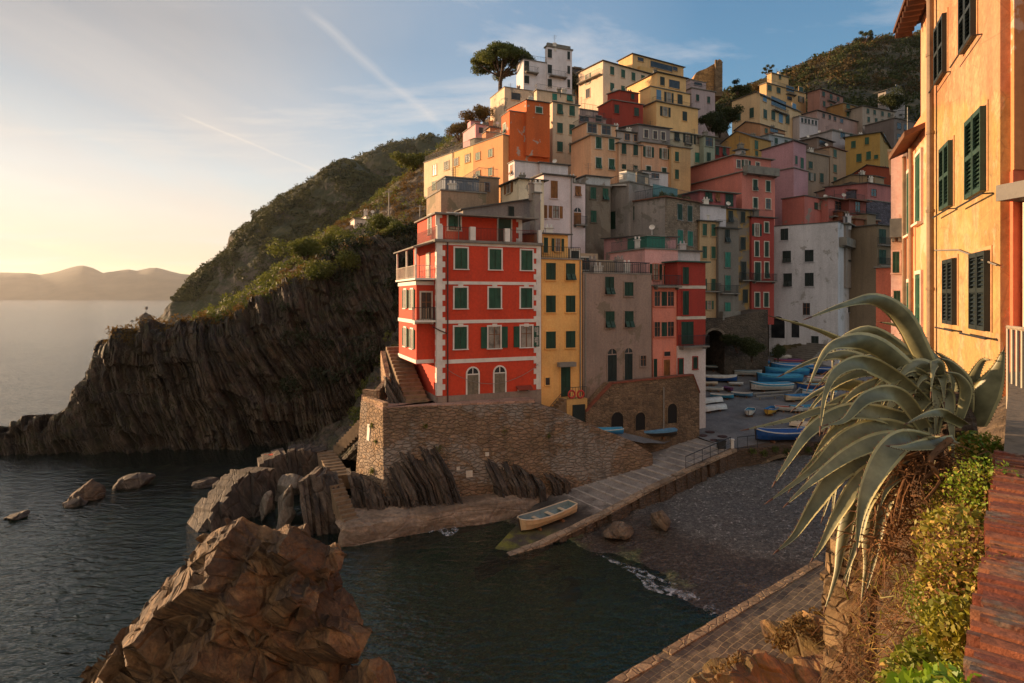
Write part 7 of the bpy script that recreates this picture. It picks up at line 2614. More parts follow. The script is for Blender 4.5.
def fore_rock():
    # left and right outline of the photograph's rock, at its own distance of about 24 m
    Lo = [(515, 238, 268), (520, 226, 285), (527, 215, 305), (540, 203, 335), (550, 190, 347), (560, 178, 352), (570, 170, 354), (583, 160, 349), (595, 148, 358), (606, 140, 370), (620, 133, 374), (640, 122, 372), (660, 105, 366), (683, 84, 362), (720, 60, 360), (760, 40, 360)]
    D0 = 24.0
    rows = []
    nth = 300
    ys = np.concatenate([np.linspace(515, 683, 190), np.linspace(684.5, 752, 34)])
    for y in ys:
        l = np.interp(y, [a[0] for a in Lo], [a[1] for a in Lo])
        r = np.interp(y, [a[0] for a in Lo], [a[2] for a in Lo])
        pl, pr = P(l + 4, y + 9, D0), P(r - 16, y + 9, D0)
        cx, hw = (pl[0] + pr[0]) / 2, (pr[0] - pl[0]) / 2
        cy = D0 + 0.10 * (y - 515) / 10
        an = np.linspace(0, 2 * np.pi, nth, endpoint=False)
        # squarish plan
        ca, sa = np.cos(an), np.sin(an)
        k = (np.abs(ca) ** 2.6 + np.abs(sa) ** 2.6) ** (-1 / 2.6)
        rows.append(np.stack([cx + hw * ca * k, D0 + hw * 0.62 * sa * k, np.full(nth, pl[2])], -1))
    g = np.array(rows)
    top = g[:1].mean(axis=1, keepdims=True)
    g = np.concatenate([np.repeat(top, nth, 1) + [0, 0, 0.05], top * 0.5 + g[:1] * 0.5 + [0, 0, 0.03], g], 0)
    g = np.concatenate([g, g[:, :1]], 1)
    ctr = g.mean(axis=1, keepdims=True)
    nrm = g - ctr
    nrm /= np.maximum(np.linalg.norm(nrm, axis=-1, keepdims=True), 1e-6)
    # bedding leans down to the left; joints cut it into blocks: coordinates across each set of planes are stepped
    fade = np.concatenate([[0.3, 0.5], np.clip(np.linspace(0.6, 2.5, len(ys)), 0, 1)])[:, None]
    g = g - nrm * (0.25 * fade)[..., None] + 0.35 * nrm * (fade * fbm(g * 0.3, 4, 4))[..., None]
    sets = [((-0.66, -0.25, 0.71), 1.7, 0.75), ((0.75, -0.5, 0.42), 2.1, 0.7), ((0.1, 0.9, 0.35), 1.9, 0.5),
            ((-0.66, -0.25, 0.71), 0.52, 0.8), ((0.75, -0.5, 0.42), 0.8, 0.7), ((0.15, -0.8, -0.5), 0.75, 0.6), ((-0.6, -0.3, 0.74), 0.17, 0.6)]
    for k, (ax, h, amt) in enumerate(sets):
        ax = np.array(ax) / np.linalg.norm(ax)
        wob = 0.55 * h * fbm(g * (0.55 / h), 3, 30 + k) + 0.8 * h * fbm(g * (0.16 / h), 2, 50 + k)
        s_ = g @ ax + wob
        f = s_ / h
        fl = np.floor(f)
        r = f - fl
        st = (fl + np.clip((r - 0.5) / 0.07 + 0.5, 0, 1)) * h
        g = g + ax * ((st - s_) * amt * fade)[..., None]
    g = g + nrm * (0.05 * fbm(g * 2.5, 4, 6) * fade)[..., None]
    o = grid_object('sea_rock', g, M_FORE, False)
    tag(o, 'huge ochre brown rock with cracked faces rising from the water in front', 'rock')


fore_rock()
boulder('sea_rock', 'lower brown rock shoulder at the right foot of the huge rock', PZ(372, 700, 0.0) * [1, 1, 1] + [0, -1.0, 0.2], 2.3, 2.0, 2.3, 23, M_FORE, amp=0.4)

# ---------------------------------------------------------------- lower quay path and its rocks
t = NT('quay_cobbles')
br = t.n('ShaderNodeTexBrick')
nq = t.n('ShaderNodeTexNoise')
nq.inputs['Scale'].default_value = 0.9
t.l(t.pos(), nq.inputs['Vector'])
t.l(t.mix(0.22, t.pos((1, 1, 1), (0, 0, -0.73)), nq.outputs['Color'], 'ADD'), br.inputs['Vector'])
br.inputs['Scale'].default_value = 1.0
br.inputs['Brick Width'].default_value = 0.5
br.inputs['Row Height'].default_value = 0.3
br.inputs['Mortar Size'].default_value = 0.022
br.inputs['Mortar Smooth'].default_value = 0.3
br.inputs['Color1'].default_value = (*sc(hexc('#5d5042'), 0.8), 1)
br.inputs['Color2'].default_value = (*sc(hexc('#7d6d58'), 0.8), 1)
br.inputs['Mortar'].default_value = (*sc(hexc('#94805f'), 0.85), 1)
n1 = t.noise(t.pos((2.5, 2.5, 2.5)), 1.0, 6, 0.68)
base = t.mix(0.6, br.outputs['Color'], t.ramp(n1, [(0.3, 0.12), (0.7, 0.88)]), 'OVERLAY')
t.bsdf(base, 0.85, t.bump(t.math('ADD', t.math('MULTIPLY', br.outputs['Fac'], -0.4), n1), 0.7, 0.06))
QZ = 2.6
qp = [PZ(816, 561, QZ), PZ(663, 651, QZ), PZ(655, 656, QZ), PZ(570, 706, QZ), PZ(690, 760, QZ), PZ(850, 690, QZ), PZ(900, 600, QZ)]
b = MB()
b.slab([(q[0], q[1]) for q in qp], -2.5, QZ)
b.build('quay_path', [t.m])['kind'] = 'structure'
b = MB()
for a, c_ in ((0, 1), (2, 3)):
    p, q = qp[a], qp[c_]
    d = (q - p)
    L = np.linalg.norm(d)
    f_ = Fr(p[:2], math.atan2(d[1], d[0]))
    n_ = int(L / 0.9)
    for i in range(n_):
        b.box(L * i / n_ + 0.01, L * (i + 1) / n_ - 0.01, -0.02, 0.38, QZ - 0.25, QZ + 0.05 + 0.02 * (i % 2), f_)
b.build('quay_kerb', stone('quay_kerb_stone', '#7d6850', 2.0, 0.04, 0.85))['kind'] = 'structure'
M_BANK = rock('bank_rock', '#4a3420', '#8a6a40', 0.9, (0.4, 0.6, 0.2), 0.8, '#5c4a1c', 1.0, '#2c1e12')
for lab, x, y, wp, hp, sd_, z in (('broken brown rock heap at the inner edge of the quay path', 757, 694, 120, 40, 61, QZ - 0.05), ('brown rock ledge below the stone wall by the quay path', 818, 650, 80, 34, 62, QZ - 0.05),
                                  ('dark rock at the bottom edge of the picture beside the quay', 712, 718, 90, 30, 63, QZ - 0.05), ('shadowed rock under the agave wall', 836, 700, 100, 50, 64, QZ - 0.3)):
    rock_at(x, y, wp, hp, lab, sd_, M_BANK, z, amp=0.55, freq=1.3)
v = leaf_faces([PZ(x, y, QZ + 0.9) for x, y in ((790, 632), (800, 622), (822, 616), (780, 642), (740, 665), (725, 676), (835, 610), (812, 632))], 0.5, 260, 0.08, 0.6, 77, 0.1)
leaf_object('dry_weeds', v, M_DRY)
bpy.data.objects['dry_weeds']['kind'] = 'stuff'

# ---------------------------------------------------------------- bank, retaining wall and brick parapet by the camera
PZ_T = 14.9
in_line = [(0.2, 0.45), (1.18, 1.56), (2.2, 2.76), (3.4, 4.2), (5.2, 6.35), (7.6, 9.2)]     # parapet's left edge
ou_line = [(0.12, 0.7), (1.0, 1.75), (1.95, 3.2), (2.8, 4.7), (3.95, 6.3), (5.4, 8.6)]
rows = []
for (ix, iy), (ox, oy) in zip(in_line, ou_line):
    I, O = np.array([ix, iy, 14.55]), np.array([ox, oy, 13.35])
    rows.append([O + [0.0, 0, -12.5], O + [-0.02, 0.0, -5], O + [0, 0, -0.25], O * 0.97 + I * 0.03 + [0, 0, 0.05], O * 0.6 + I * 0.4 + [0, 0, 0.12], O * 0.25 + I * 0.75 + [0, 0, 0.08], I + [0.05, -0.03, 0]])
c = np.array(rows)
tu, tv = np.linspace(0, 1, 110), np.linspace(0, 1, 70)
g = np.swapaxes(catmull(np.swapaxes(catmull(c, tu), 0, 1), tv), 0, 1)
g_bank = g + 0.06 * np.stack([fbm(g * 2.2, 4, 3), fbm(g * 2.2, 4, 4), fbm(g * 2.2, 4, 5)], -1)
t = NT('bank_soil')
n1 = t.noise(t.pos((3, 3, 3)), 1.0, 7, 0.68)
base = t.ramp(n1, [(0.3, (0.03, 0.02, 0.012)), (0.5, (0.09, 0.06, 0.033)), (0.7, (0.2, 0.14, 0.08))])
t.bsdf(base, 0.95, t.bump(n1, 1.0, 0.08))
grid_object('bank', g_bank[:, 30:], t.m, False)['kind'] = 'structure'
rwall = thing('terrace_wall', 'sunlit rubble retaining wall dropping below the agave', 'retaining wall', (3, 6, 12))
b = MB()
cc = np.array([[0.05, 0.65, 0], [0.93, 1.75, 0], [1.88, 3.2, 0], [2.72, 4.7, 0], [3.7, 6.15, 0], [3.98, 6.45, 0], [3.48, 6.72, 0], [4.3, 7.5, 0], [5.6, 9.2, 0]])
rr_w = random.Random(5)
zc_w = 13.3
# courses of individual rough blocks in one wall
for lvl in range(84):
    z1 = zc_w
    z0 = zc_w = z1 - rr_w.uniform(0.09, 0.21)
    if z0 < 1:
        break
    s = rr_w.uniform(0, 0.6)
    pts = cc
    ln = np.concatenate([[0], np.cumsum(np.linalg.norm(np.diff(cc[:, :2], axis=0), axis=1))])
    s0 = -0.0
    while s0 < ln[-1]:
        s1 = min(ln[-1], s0 + rr_w.uniform(0.12, 0.42) * (1 if lvl < 26 else 2.2))
        p0 = np.array([np.interp(s0 + 0.012, ln, cc[:, k]) for k in (0, 1)])
        p1 = np.array([np.interp(s1 - 0.012, ln, cc[:, k]) for k in (0, 1)])
        dd_ = (p1 - p0) / max(1e-6, np.linalg.norm(p1 - p0))
        o_ = np.array([-dd_[1], dd_[0]]) * (rr_w.uniform(-0.02, 0.035) + 0.06 * (13.3 - z0) * 0.35)
        jz = [rr_w.uniform(-0.015, 0.015) for _ in range(4)]
        i_ = np.array([dd_[1], -dd_[0]]) * 0.5
        b.hexa([(p0[0] + i_[0], p0[1] + i_[1], z0), (p1[0] + i_[0], p1[1] + i_[1], z0), (p1[0] + o_[0], p1[1] + o_[1], z0 + 0.012 + jz[0]), (p0[0] + o_[0], p0[1] + o_[1], z0 + 0.012 + jz[1]),
                (p0[0] + i_[0], p0[1] + i_[1], z1), (p1[0] + i_[0], p1[1] + i_[1], z1), (p1[0] + o_[0], p1[1] + o_[1], z1 - 0.012 + jz[2]), (p0[0] + o_[0], p0[1] + o_[1], z1 - 0.012 + jz[3])])
        s0 = s1
b.slab([(3.98, 6.6), (3.56, 6.8), (4.35, 7.5), (5.6, 9.1), (7.5, 9.4), (5, 6.5)], 1.0, 13.28)
b.build('wall', stone('terrace_wall_stone', '#6b543a', 3.5, 0.03, 0.62, '#7a6344', 1.0, 0.6), rwall)
# brick parapet: bricks laid on edge across the wall
par = thing('brick_parapet', 'weathered orange brick parapet along the right edge', 'parapet', (2.2, 2.76, 14.5))
b, cap = MB(), MB()
il = np.array([[x, y] for x, y in in_line])
ln = np.concatenate([[0], np.cumsum(np.linalg.norm(np.diff(il, axis=0), axis=1))])
s0 = 0.0
rr_b = random.Random(3)
while s0 < 5.1:
    wdt = 0.05
    p0 = np.array([np.interp(s0, ln, il[:, k]) for k in (0, 1)])
    p1 = np.array([np.interp(s0 + wdt - 0.008, ln, il[:, k]) for k in (0, 1)])
    dd_ = (p1 - p0) / np.linalg.norm(p1 - p0)
    rgt = np.array([dd_[1], -dd_[0]])
    for kk in range(3):
        a0, a1 = kk * 0.25 + (0.0 if int(s0 / wdt) % 2 else -0.02) + rr_b.uniform(-0.012, 0.012), (kk + 1) * 0.25 - 0.008
        z = PZ_T + rr_b.uniform(-0.018, 0.006)
        zz = [z + rr_b.uniform(-0.006, 0.006) for _ in range(4)]
        q = [p0 + rgt * a0, p0 + rgt * a1, p1 + rgt * a1, p1 + rgt * a0]
        b.hexa([(q[0][0], q[0][1], PZ_T - 0.45), (q[1][0], q[1][1], PZ_T - 0.45), (q[2][0], q[2][1], PZ_T - 0.45), (q[3][0], q[3][1], PZ_T - 0.45)] + [(q[i][0], q[i][1], zz[i]) for i in range(4)], rr_b.choice([0, 0, 1, 1, 2, 3]))
    s0 += wdt
def brickmat(nm, h, lich):
    t = NT(nm)
    c = sc(hexc(h), 0.9)
    n1 = t.noise(t.pos((30, 30, 30)), 1.0, 6, 0.72)
    n2 = t.noise(t.pos((3.5, 3.5, 3.5)), 1.0, 6, 0.68)
    base = t.ramp(n1, [(0.3, sc(c, 0.5)), (0.5, c), (0.7, sc(c, 1.4))])
    base = t.mix(t.ramp(n2, [(lich, 0.0), (lich + 0.08, 0.8)]), base, t.ramp(n1, [(0.35, (0.06, 0.045, 0.035)), (0.65, (0.26, 0.21, 0.155))]))
    t.bsdf(base, 0.92, t.bump(n1, 0.9, 0.012))
    return t.m


b.build('bricks', [brickmat('orange_brick', '#9a5a3c', 0.55), brickmat('red_brick', '#834632', 0.56), brickmat('pale_brick', '#9a6648', 0.54), brickmat('mossy_brick', '#7a4630', 0.52)], par)
m_ = MB()
p0, p1 = il[0], il[-1]
for (pa, pb) in zip(il[:-1], il[1:]):
    dd_ = (pb - pa) / np.linalg.norm(pb - pa)
    rgt = np.array([dd_[1], -dd_[0]])
    m_.hexa([(*(pa + rgt * 0.03), 13.6), (*(pa + rgt * 0.70), 13.6), (*(pb + rgt * 0.70), 13.6), (*(pb + rgt * 0.03), 13.6), (*(pa + rgt * 0.03), PZ_T - 0.022), (*(pa + rgt * 0.70), PZ_T - 0.022), (*(pb + rgt * 0.70), PZ_T - 0.022), (*(pb + rgt * 0.03), PZ_T - 0.022)])
m_.build('core', paint('#8a7a66', 0.95, 0.7, 0.3, 8, 0.6), par)
# footpath behind the parapet
b = MB()
b.slab([(0.75, 0.2), (9, -2), (12, 10.4), (8.9, 10.6), (7.9, 8.9), (3.75, 4.0)], -1.0, 13.75)
b.build('footpath', M_PAVE)['kind'] = 'structure'

# ---------------------------------------------------------------- tall houses at the right edge
t = NT('sunlit_yellow_render')
sp = t.n('ShaderNodeSeparateXYZ')
t.l(t.n('ShaderNodeNewGeometry').outputs['Position'], sp.inputs[0])
big = t.noise(t.pos((0.45, 0.45, 0.4)), 1.0, 6, 0.62, 0.3)
fine = t.noise(t.pos((8, 8, 8)), 1.0, 5, 0.7)
strk = t.noise(t.pos((2.2, 2.2, 0.2)), 1.0, 6, 0.66)
yel = t.ramp(big, [(0.3, sc(hexc('#a8834c'), 0.62)), (0.5, sc(hexc('#c49e60'), 0.7)), (0.7, sc(hexc('#d0b080'), 0.74))])
orn = t.ramp(big, [(0.3, sc(hexc('#b87a4c'), 0.72)), (0.7, sc(hexc('#c89470'), 0.8))])
hh = t.math('ADD', sp.outputs[2], t.math('ADD', t.math('MULTIPLY', sp.outputs[1], -0.28), t.math('MULTIPLY', t.math('SUBTRACT', strk, 0.5), 0.5)))
base = t.mix(t.ramp(t.math('MULTIPLY', t.math('SUBTRACT', hh, 12.0), 0.1), [(0.455, 0.0), (0.475, 1.0)]), yel, orn)
pt_ = t.noise(t.pos((0.9, 0.9, 0.6), loc=(7, 3, 1)), 1.0, 7, 0.62, 0.5)
pm = t.ramp(pt_, [(0.53, 0.0), (0.545, 1.0)])
base = t.mix(t.math('MULTIPLY', pm, 0.75), base, t.mix(fine, sc(hexc('#a8825c'), 0.7), sc(hexc('#cfa67c'), 0.95)))
base = t.mix(t.math('MULTIPLY', t.ramp(strk, [(0.48, 0.0), (0.7, 1.0)]), 0.5), base, (0.16, 0.10, 0.05))
crk = t.voro(t.pos((0.8, 0.8, 0.8)), 1.0, 'DISTANCE_TO_EDGE')
base = t.mix(t.math('MULTIPLY', t.ramp(crk, [(0.0, 1.0), (0.012, 0.0)]), 0.35), base, (0.13, 0.08, 0.04))
base = t.mix(0.25, base, t.ramp(fine, [(0.3, 0.1), (0.7, 0.9)]), 'OVERLAY')
t.bsdf(base, 0.88, t.bump(t.math('ADD', fine, t.math('MULTIPLY', pm, -0.8)), 0.45, 0.03))
M_BIG = t.m
th = math.atan2(0.9, 0.43)
BW = 5.95
far_c = np.array([8.95, 11.0]) + np.array([0.431, 0.902]) * BW
fB = Fr(far_c, th + math.pi)       # local x from the far end towards the camera, outward normal to the harbour
if fB.n.dot(-far_c) < 0:
    fB = Fr(np.array([8.95, 11.0]), th)
print('right facade normal', fB.n, fB.hit(998, 298), fB.hit(935, 298))
bh = thing('tall_yellow_house', 'tall peeling yellow and orange house with louvred shutters at the right edge', 'house', (*far_c, 13), 'old houses lining the footpath')
b = MB()
b.box(0, BW, 0, 8, -1, 25.0, fB)
b.build('wall', M_BIG, bh)
b = MB()
b.box(-3.6, 0, 0.25, 8, 20.5, 25.0, fB)
b.build('upper_wall', plaster('#d8935c', 0.35, 0.2, '#cfa47c', k=0.9), bh)
b = MB()
b.hexa([fB(-3.8, -0.5, 24.8), fB(BW + 0.2, -0.5, 24.8), fB(BW + 0.2, 8, 27.2), fB(-3.8, 8, 27.2), fB(-3.8, -0.5, 24.92), fB(BW + 0.2, -0.5, 24.92), fB(BW + 0.2, 8, 27.4), fB(-3.8, 8, 27.4)])
for k in range(24):
    x = -3.7 + k * 0.4
    b.box(x, x + 0.1, -0.45, 0.02, 24.6, 24.78, fB)
b.build('roof', paint('#5c3d2a', 0.85, 0.8, 0.3, 3), bh)
M_SURR = plaster('#c08a4c', 0.3, k=0.75)
M_LOUV = paint('#26443a', 0.55, 0.8, 0.3, 4)
M_LOUVD = paint('#1d2a2a', 0.55, 0.8, 0.3, 4)
for x, y, wpx, hpx, mt in ((943, 49, 9, 60, M_LOUVD), (970.5, 14, 13.5, 64, M_LOUVD), (948.8, 176, 10, 66, M_LOUV), (978.7, 154.5, 17, 83, M_LOUV), (952.5, 291, 11, 68, M_LOUVD), (983, 291, 16.5, 80, M_LOUVD)):
    lx, z, tt = fB.hit(x, y)
    xa, _, _ = fB.hit(x - wpx / 2, y)
    xb, _, _ = fB.hit(x + wpx / 2, y)
    hm = hpx * tt / F
    add_window(bh, fB, 'S', lx, z - hm / 2, abs(xb - xa), hm, mt, M_SURR, False, True)
    b = MB()
    b.tube([fB(lx - abs(xb - xa) * 0.85, -0.18, z - hm / 2 - 0.1), fB(lx + abs(xb - xa) * 0.85, -0.18, z - hm / 2 - 0.1)], 0.02, 5)
    b.tube([fB(lx + abs(xb - xa) * 0.8, 0, z - hm / 2 - 0.1), fB(lx + abs(xb - xa) * 0.8, -0.2, z - hm / 2 - 0.1)], 0.015, 5)
    b.build('clothes_rail', M_IRON, bh)
M_ZINC = paint('#8a6f54', 0.45, 0.8, 0.25, 3)
b = MB()
lx, _, _ = fB.hit(936.5, 200)
b.tube([fB(lx, -0.14, 10), fB(lx, -0.14, 24.0), fB(lx - 0.1, -0.4, 24.5), fB(lx - 0.25, -0.7, 24.75)], 0.085, 10)
for z in np.arange(12, 24, 2.1):
    b.tube([fB(lx, -0.14, z), fB(lx, -0.14, z + 0.08)], 0.105, 10)
b.build('drainpipe', M_ZINC, bh)
b = MB()
lxc, _, _ = fB.hit(996.5, 200)
b.tube([fB(0, -0.05, 17.3), fB(BW * 0.5, -0.05, 17.1), fB(BW, -0.05, 16.6)], 0.018, 5)
b.tube([fB(0, -0.05, 13.6), fB(BW, -0.05, 13.9)], 0.02, 5)
b.build('cable', M_PIPE, bh)
# second house further along, lower, with a balcony eave
c2 = far_c + fB.n * 0.12
th2 = th
end2 = c2 + np.array([0.431, 0.902]) * 3.6
f2 = Fr(end2, fB.th)
b2 = thing('orange_lane_house', 'sunlit orange house with green shutters and a deep eave beyond the tall yellow house', 'house', (*end2, 13), 'old houses lining the footpath')
b = MB()
b.box(0, 3.59, 0, 8, -1, 21.3, f2)
b.build('wall', plaster('#d98a58', 0.3, 0.15, '#d9b08f', k=0.9), b2)
b = MB()
b.hexa([f2(-0.2, -0.5, 20.6), f2(3.1, -0.5, 20.6), f2(3.1, 2, 21.6), f2(-0.2, 2, 21.6), f2(-0.2, -0.5, 20.75), f2(3.1, -0.5, 20.75), f2(3.1, 2, 21.75), f2(-0.2, 2, 21.75)])
b.build('roof', paint('#6b4a32', 0.85, 0.8, 0.3, 3), b2)
for lx, z, hm in ((0.7, 18.0, 2.0), (2.3, 18.2, 2.0), (0.7, 14.8, 1.7), (2.3, 14.8, 1.9), (2.3, 12.2, 1.5)):
    add_window(b2, f2, 'S', lx, z, 0.85, hm, M_GREEN2, M_TRIM, False)
b = MB()
b.tube([f2(1.5, -0.12, 8), f2(1.5, -0.12, 20.6)], 0.06, 8)
b.tube([f2(0.2, -0.12, 8), f2(0.2, -0.12, 20.6)], 0.06, 8)
b.build('drainpipe', M_ZINC, b2)
# third block: pale plaster end wall with a small balcony
house('pale_lane_house', 'pale pinkish plastered house end with a small balcony at the far end of the lane', 31, -33, [
    V(None, 891, 925, 152, 345, "flat", foot=14, L=7, oh=0.15, color='#d6b7a4'), V(None, 903, 930, 140, 345, "flat", foot=14, L=7, D=30, oh=0.2, color='#cfa890')],
    [('B', 'S', (896,), (262,), 4, 22), ('B', 'S', (897,), (300,), 4, 20)], '#d3ae96', k=0.88, patch=0.3, pc='#c9a58a', ground=False, group='old houses lining the footpath', far=False,
    balconies=[('B', 890, 903, 236, dict(d=0.8, s='solid', h=0.8))])
house('coral_terrace_house', 'low coral coloured house with a flat terrace roof below the pale lane house', 46, -34, [
    V(None, 876, 905, 268, 345, "flat", foot=10, L=4, oh=0.15)], [('B', 'G', (884,), (300,), 5, 10)], '#c96a4a', k=0.85, ground=False, clutter=0, group='old houses lining the footpath',
    balconies=[])
# nearest house: pink and orange wall turned towards the viewer
f0 = Fr(np.array([8.95, 10.75]), math.radians(8))
b0 = thing('orange_pink_house', 'orange and pink house with a grey canopy and white pipe cut by the right edge', 'house', (8.95, 10.75, 13), 'old houses lining the footpath')
b = MB()
fp = [f0(0.03, 0, 0), f0(9, 0, 0), f0(9, 6, 0), (8.95 + 0.43 * 6 + 0.3, 10.75 + 0.9 * 6)]
b.slab([(q[0], q[1]) for q in fp], -1, 18.3)
b.build('wall', plaster('#c8603a', 0.3, 0.0, k=0.9), b0)
b = MB()
fp[0], fp[1] = f0(0.03, -0.02, 0), f0(9, -0.02, 0)
b.slab([(q[0], q[1]) for q in fp], 18.301, 26)
b.build('upper_wall', plaster('#d9a07c', 0.3, 0.55, '#cf7a3c', k=0.9), b0)
b = MB()
lx0, z0, _ = f0.hit(986, 206)
b.box(-0.35, 9, -1.0, -0.03, 17.72, 18.0, f0)
b.box(-0.35, 9, -1.06, -0.98, 17.66, 18.06, f0)
b.build('canopy', paint('#5a544e', 0.6, 0.8), b0)
b = MB()
for x, r_ in ((0.22, 0.12), (0.62, 0.05)):
    b.tube([f0(x, -0.16, 9), f0(x, -0.16, 17.7)], r_, 10)
b.build('drainpipe', paint('#d8c8b4', 0.5, 0.85), b0)
b = MB()
b.tube([f0(0.35, -0.1, 18.2), f0(0.32, -0.1, 20.3), f0(0.6, -0.1, 20.6), f0(9, -0.1, 20.8)], 0.03, 6)
b.build('cable', M_PIPE, b0)
r = MB()
q0, q1 = P(1008, 395, 8.0), P(1052, 395, 6.6)
q0[2] = q1[2] = 13.75
hh_ = CZ + (HY - 327) / F * 8 - 13.75
for s in np.linspace(0, 1, 9):
    p = q0 + (q1 - q0) * s
    r.tube([p, p + [0, 0, hh_]], 0.02, 6)
for z in (0.1, hh_):
    r.tube([q0 + [0, 0, z], q1 + [0, 0, z]], 0.028, 6)
tag(r.build('hand_railing', paint('#a3957f', 0.5, 0.8), loc=q0), 'pale beige metal railing at the right edge beside the orange wall', 'railing')

# ---------------------------------------------------------------- the agave
t = NT('agave_leaf')
v1 = t.pos((1, 1, 1))
n1 = t.noise(t.pos((7, 7, 7)), 1.0, 5, 0.6)
n2 = t.noise(t.pos((1.3, 1.3, 1.3)), 1.0, 4, 0.6)
g1 = t.ramp(n2, [(0.32, (0.085, 0.088, 0.048)), (0.5, (0.15, 0.148, 0.085)), (0.7, (0.24, 0.225, 0.13))])
g1 = t.mix(0.5, g1, t.ramp(n1, [(0.3, 0.15), (0.7, 0.85)]), 'OVERLAY')
t.bsdf(g1, 0.42, t.bump(n1, 0.12, 0.01), Specular_IOR_Level=0.35)
M_AG = t.m
t = NT('agave_margin')
n1 = t.noise(t.pos((6, 6, 6)), 1.0, 4, 0.6)
t.bsdf(t.ramp(n1, [(0.3, (0.26, 0.24, 0.11)), (0.7, (0.46, 0.40, 0.2))]), 0.5)
M_AGM = t.m
M_AGS = paint('#5a3620', 0.6, 0.8)
AGB = np.array([3.95, 5.35, 14.95])
ag = thing('agave', 'huge grey green agave with long drooping pale edged leaves on the bank', 'agave', AGB)
RL_ = random.Random(11)


def agave_leaf(pts, W, face=0.65, twist=0.0, seed=0):
    W = W * 0.57
    """pts: [(photo x, photo y, distance)] from the heart to the tip"""
    c = np.array([P(*p) for p in pts])
    n_ = 26
    tt = np.linspace(0, 1, n_)
    cv = catmull(c, tt)
    T = np.gradient(cv, axis=0)
    T /= np.linalg.norm(T, axis=1, keepdims=True)
    Vw = cv - np.array([0, 0, CZ])
    Vw /= np.linalg.norm(Vw, axis=1, keepdims=True)
    w1 = np.cross(T, Vw)
    w1 /= np.maximum(np.linalg.norm(w1, axis=1, keepdims=True), 1e-6)
    w2 = np.cross(T, np.array([0.05, 0.02, 1.0]))
    w2 /= np.maximum(np.linalg.norm(w2, axis=1, keepdims=True), 1e-6)
    w2 *= np.sign((w1 * w2).sum(1, keepdims=True) + 1e-9)
    f_ = np.clip(face + twist * (tt - 0.5), 0.05, 1)[:, None]
    w = w1 * f_ + w2 * (1 - f_)
    # keep it smooth
    for _ in range(3):
        w[1:-1] = (w[:-2] + w[1:-1] * 2 + w[2:]) / 4
    w /= np.linalg.norm(w, axis=1, keepdims=True)
    N = np.cross(w, T)
    if N[n_ // 2, 2] < 0 and abs(N[n_ // 2, 2]) > 0.3:
        N = -N
    prof = (0.85 + 0.3 * np.sin(np.pi * np.clip(tt * 1.3, 0, 1))) * np.clip((1 - tt) / 0.62, 0, 1) ** 0.9
    prof = np.maximum(prof, 0.02)
    us = np.array([-1, -0.76, -0.4, 0, 0.4, 0.76, 1])
    wav = 0.05 * np.sin(tt * 23 + seed) * prof
    top_, bot = [], []
    for k, u in enumerate(us):
        cup = 0.20 * u * u * W * prof[:, None]
        edge = 0.5 * (abs(u) ** 4) * (wav[:, None] * W)
        p = cv + w * (u * W * 0.5 * prof)[:, None] + N * (cup + edge)
        thick = 0.10 * W * (1 - u * u * 0.95) * np.clip(prof[:, None], 0.25, 1) * (1 - 0.6 * tt[:, None])
        top_.append(p)
        bot.append(p - N * (thick + 0.003))
    b = MB()
    K = len(us)
    gt, gb = np.stack(top_, 1), np.stack(bot, 1)
    base = len(b.v)
    b.v.extend(map(tuple, gt.reshape(-1, 3)))
    b.v.extend(map(tuple, gb.reshape(-1, 3)))
    off = n_ * K
    for i in range(n_ - 1):
        for k in range(K - 1):
            m_ = 2 if i >= n_ - 2 else 1 if k in (0, K - 2) else 0
            a = i * K + k
            b.f.append((a, a + 1, a + K + 1, a + K)); b.m.append(m_)
            b.f.append((off + a, off + a + K, off + a + K + 1, off + a + 1)); b.m.append(m_)
        for k in (0, K - 1):
            a = i * K + k
            b.f.append((a, a + K, off + a + K, off + a)); b.m.append(1)
    # marginal spines and the terminal spine
    for i in range(2, n_ - 2):
        for k, sg in ((0, -1), (K - 1, 1)):
            p = gt[i, k]
            e = w[i] * sg * 0.012 - T[i] * 0.006
            b.add([p - T[i] * 0.006, p + T[i] * 0.006, p + e, p + N[i] * 0.004], [(0, 1, 2), (0, 2, 3), (1, 3, 2)], 2)
    b.tube([cv[-2], cv[-1], cv[-1] + T[-1] * 0.035], [0.008, 0.005, 0.001], 5, 2)
    return b.build('leaf', [M_AG, M_AGM, M_AGS], ag, smooth=True)


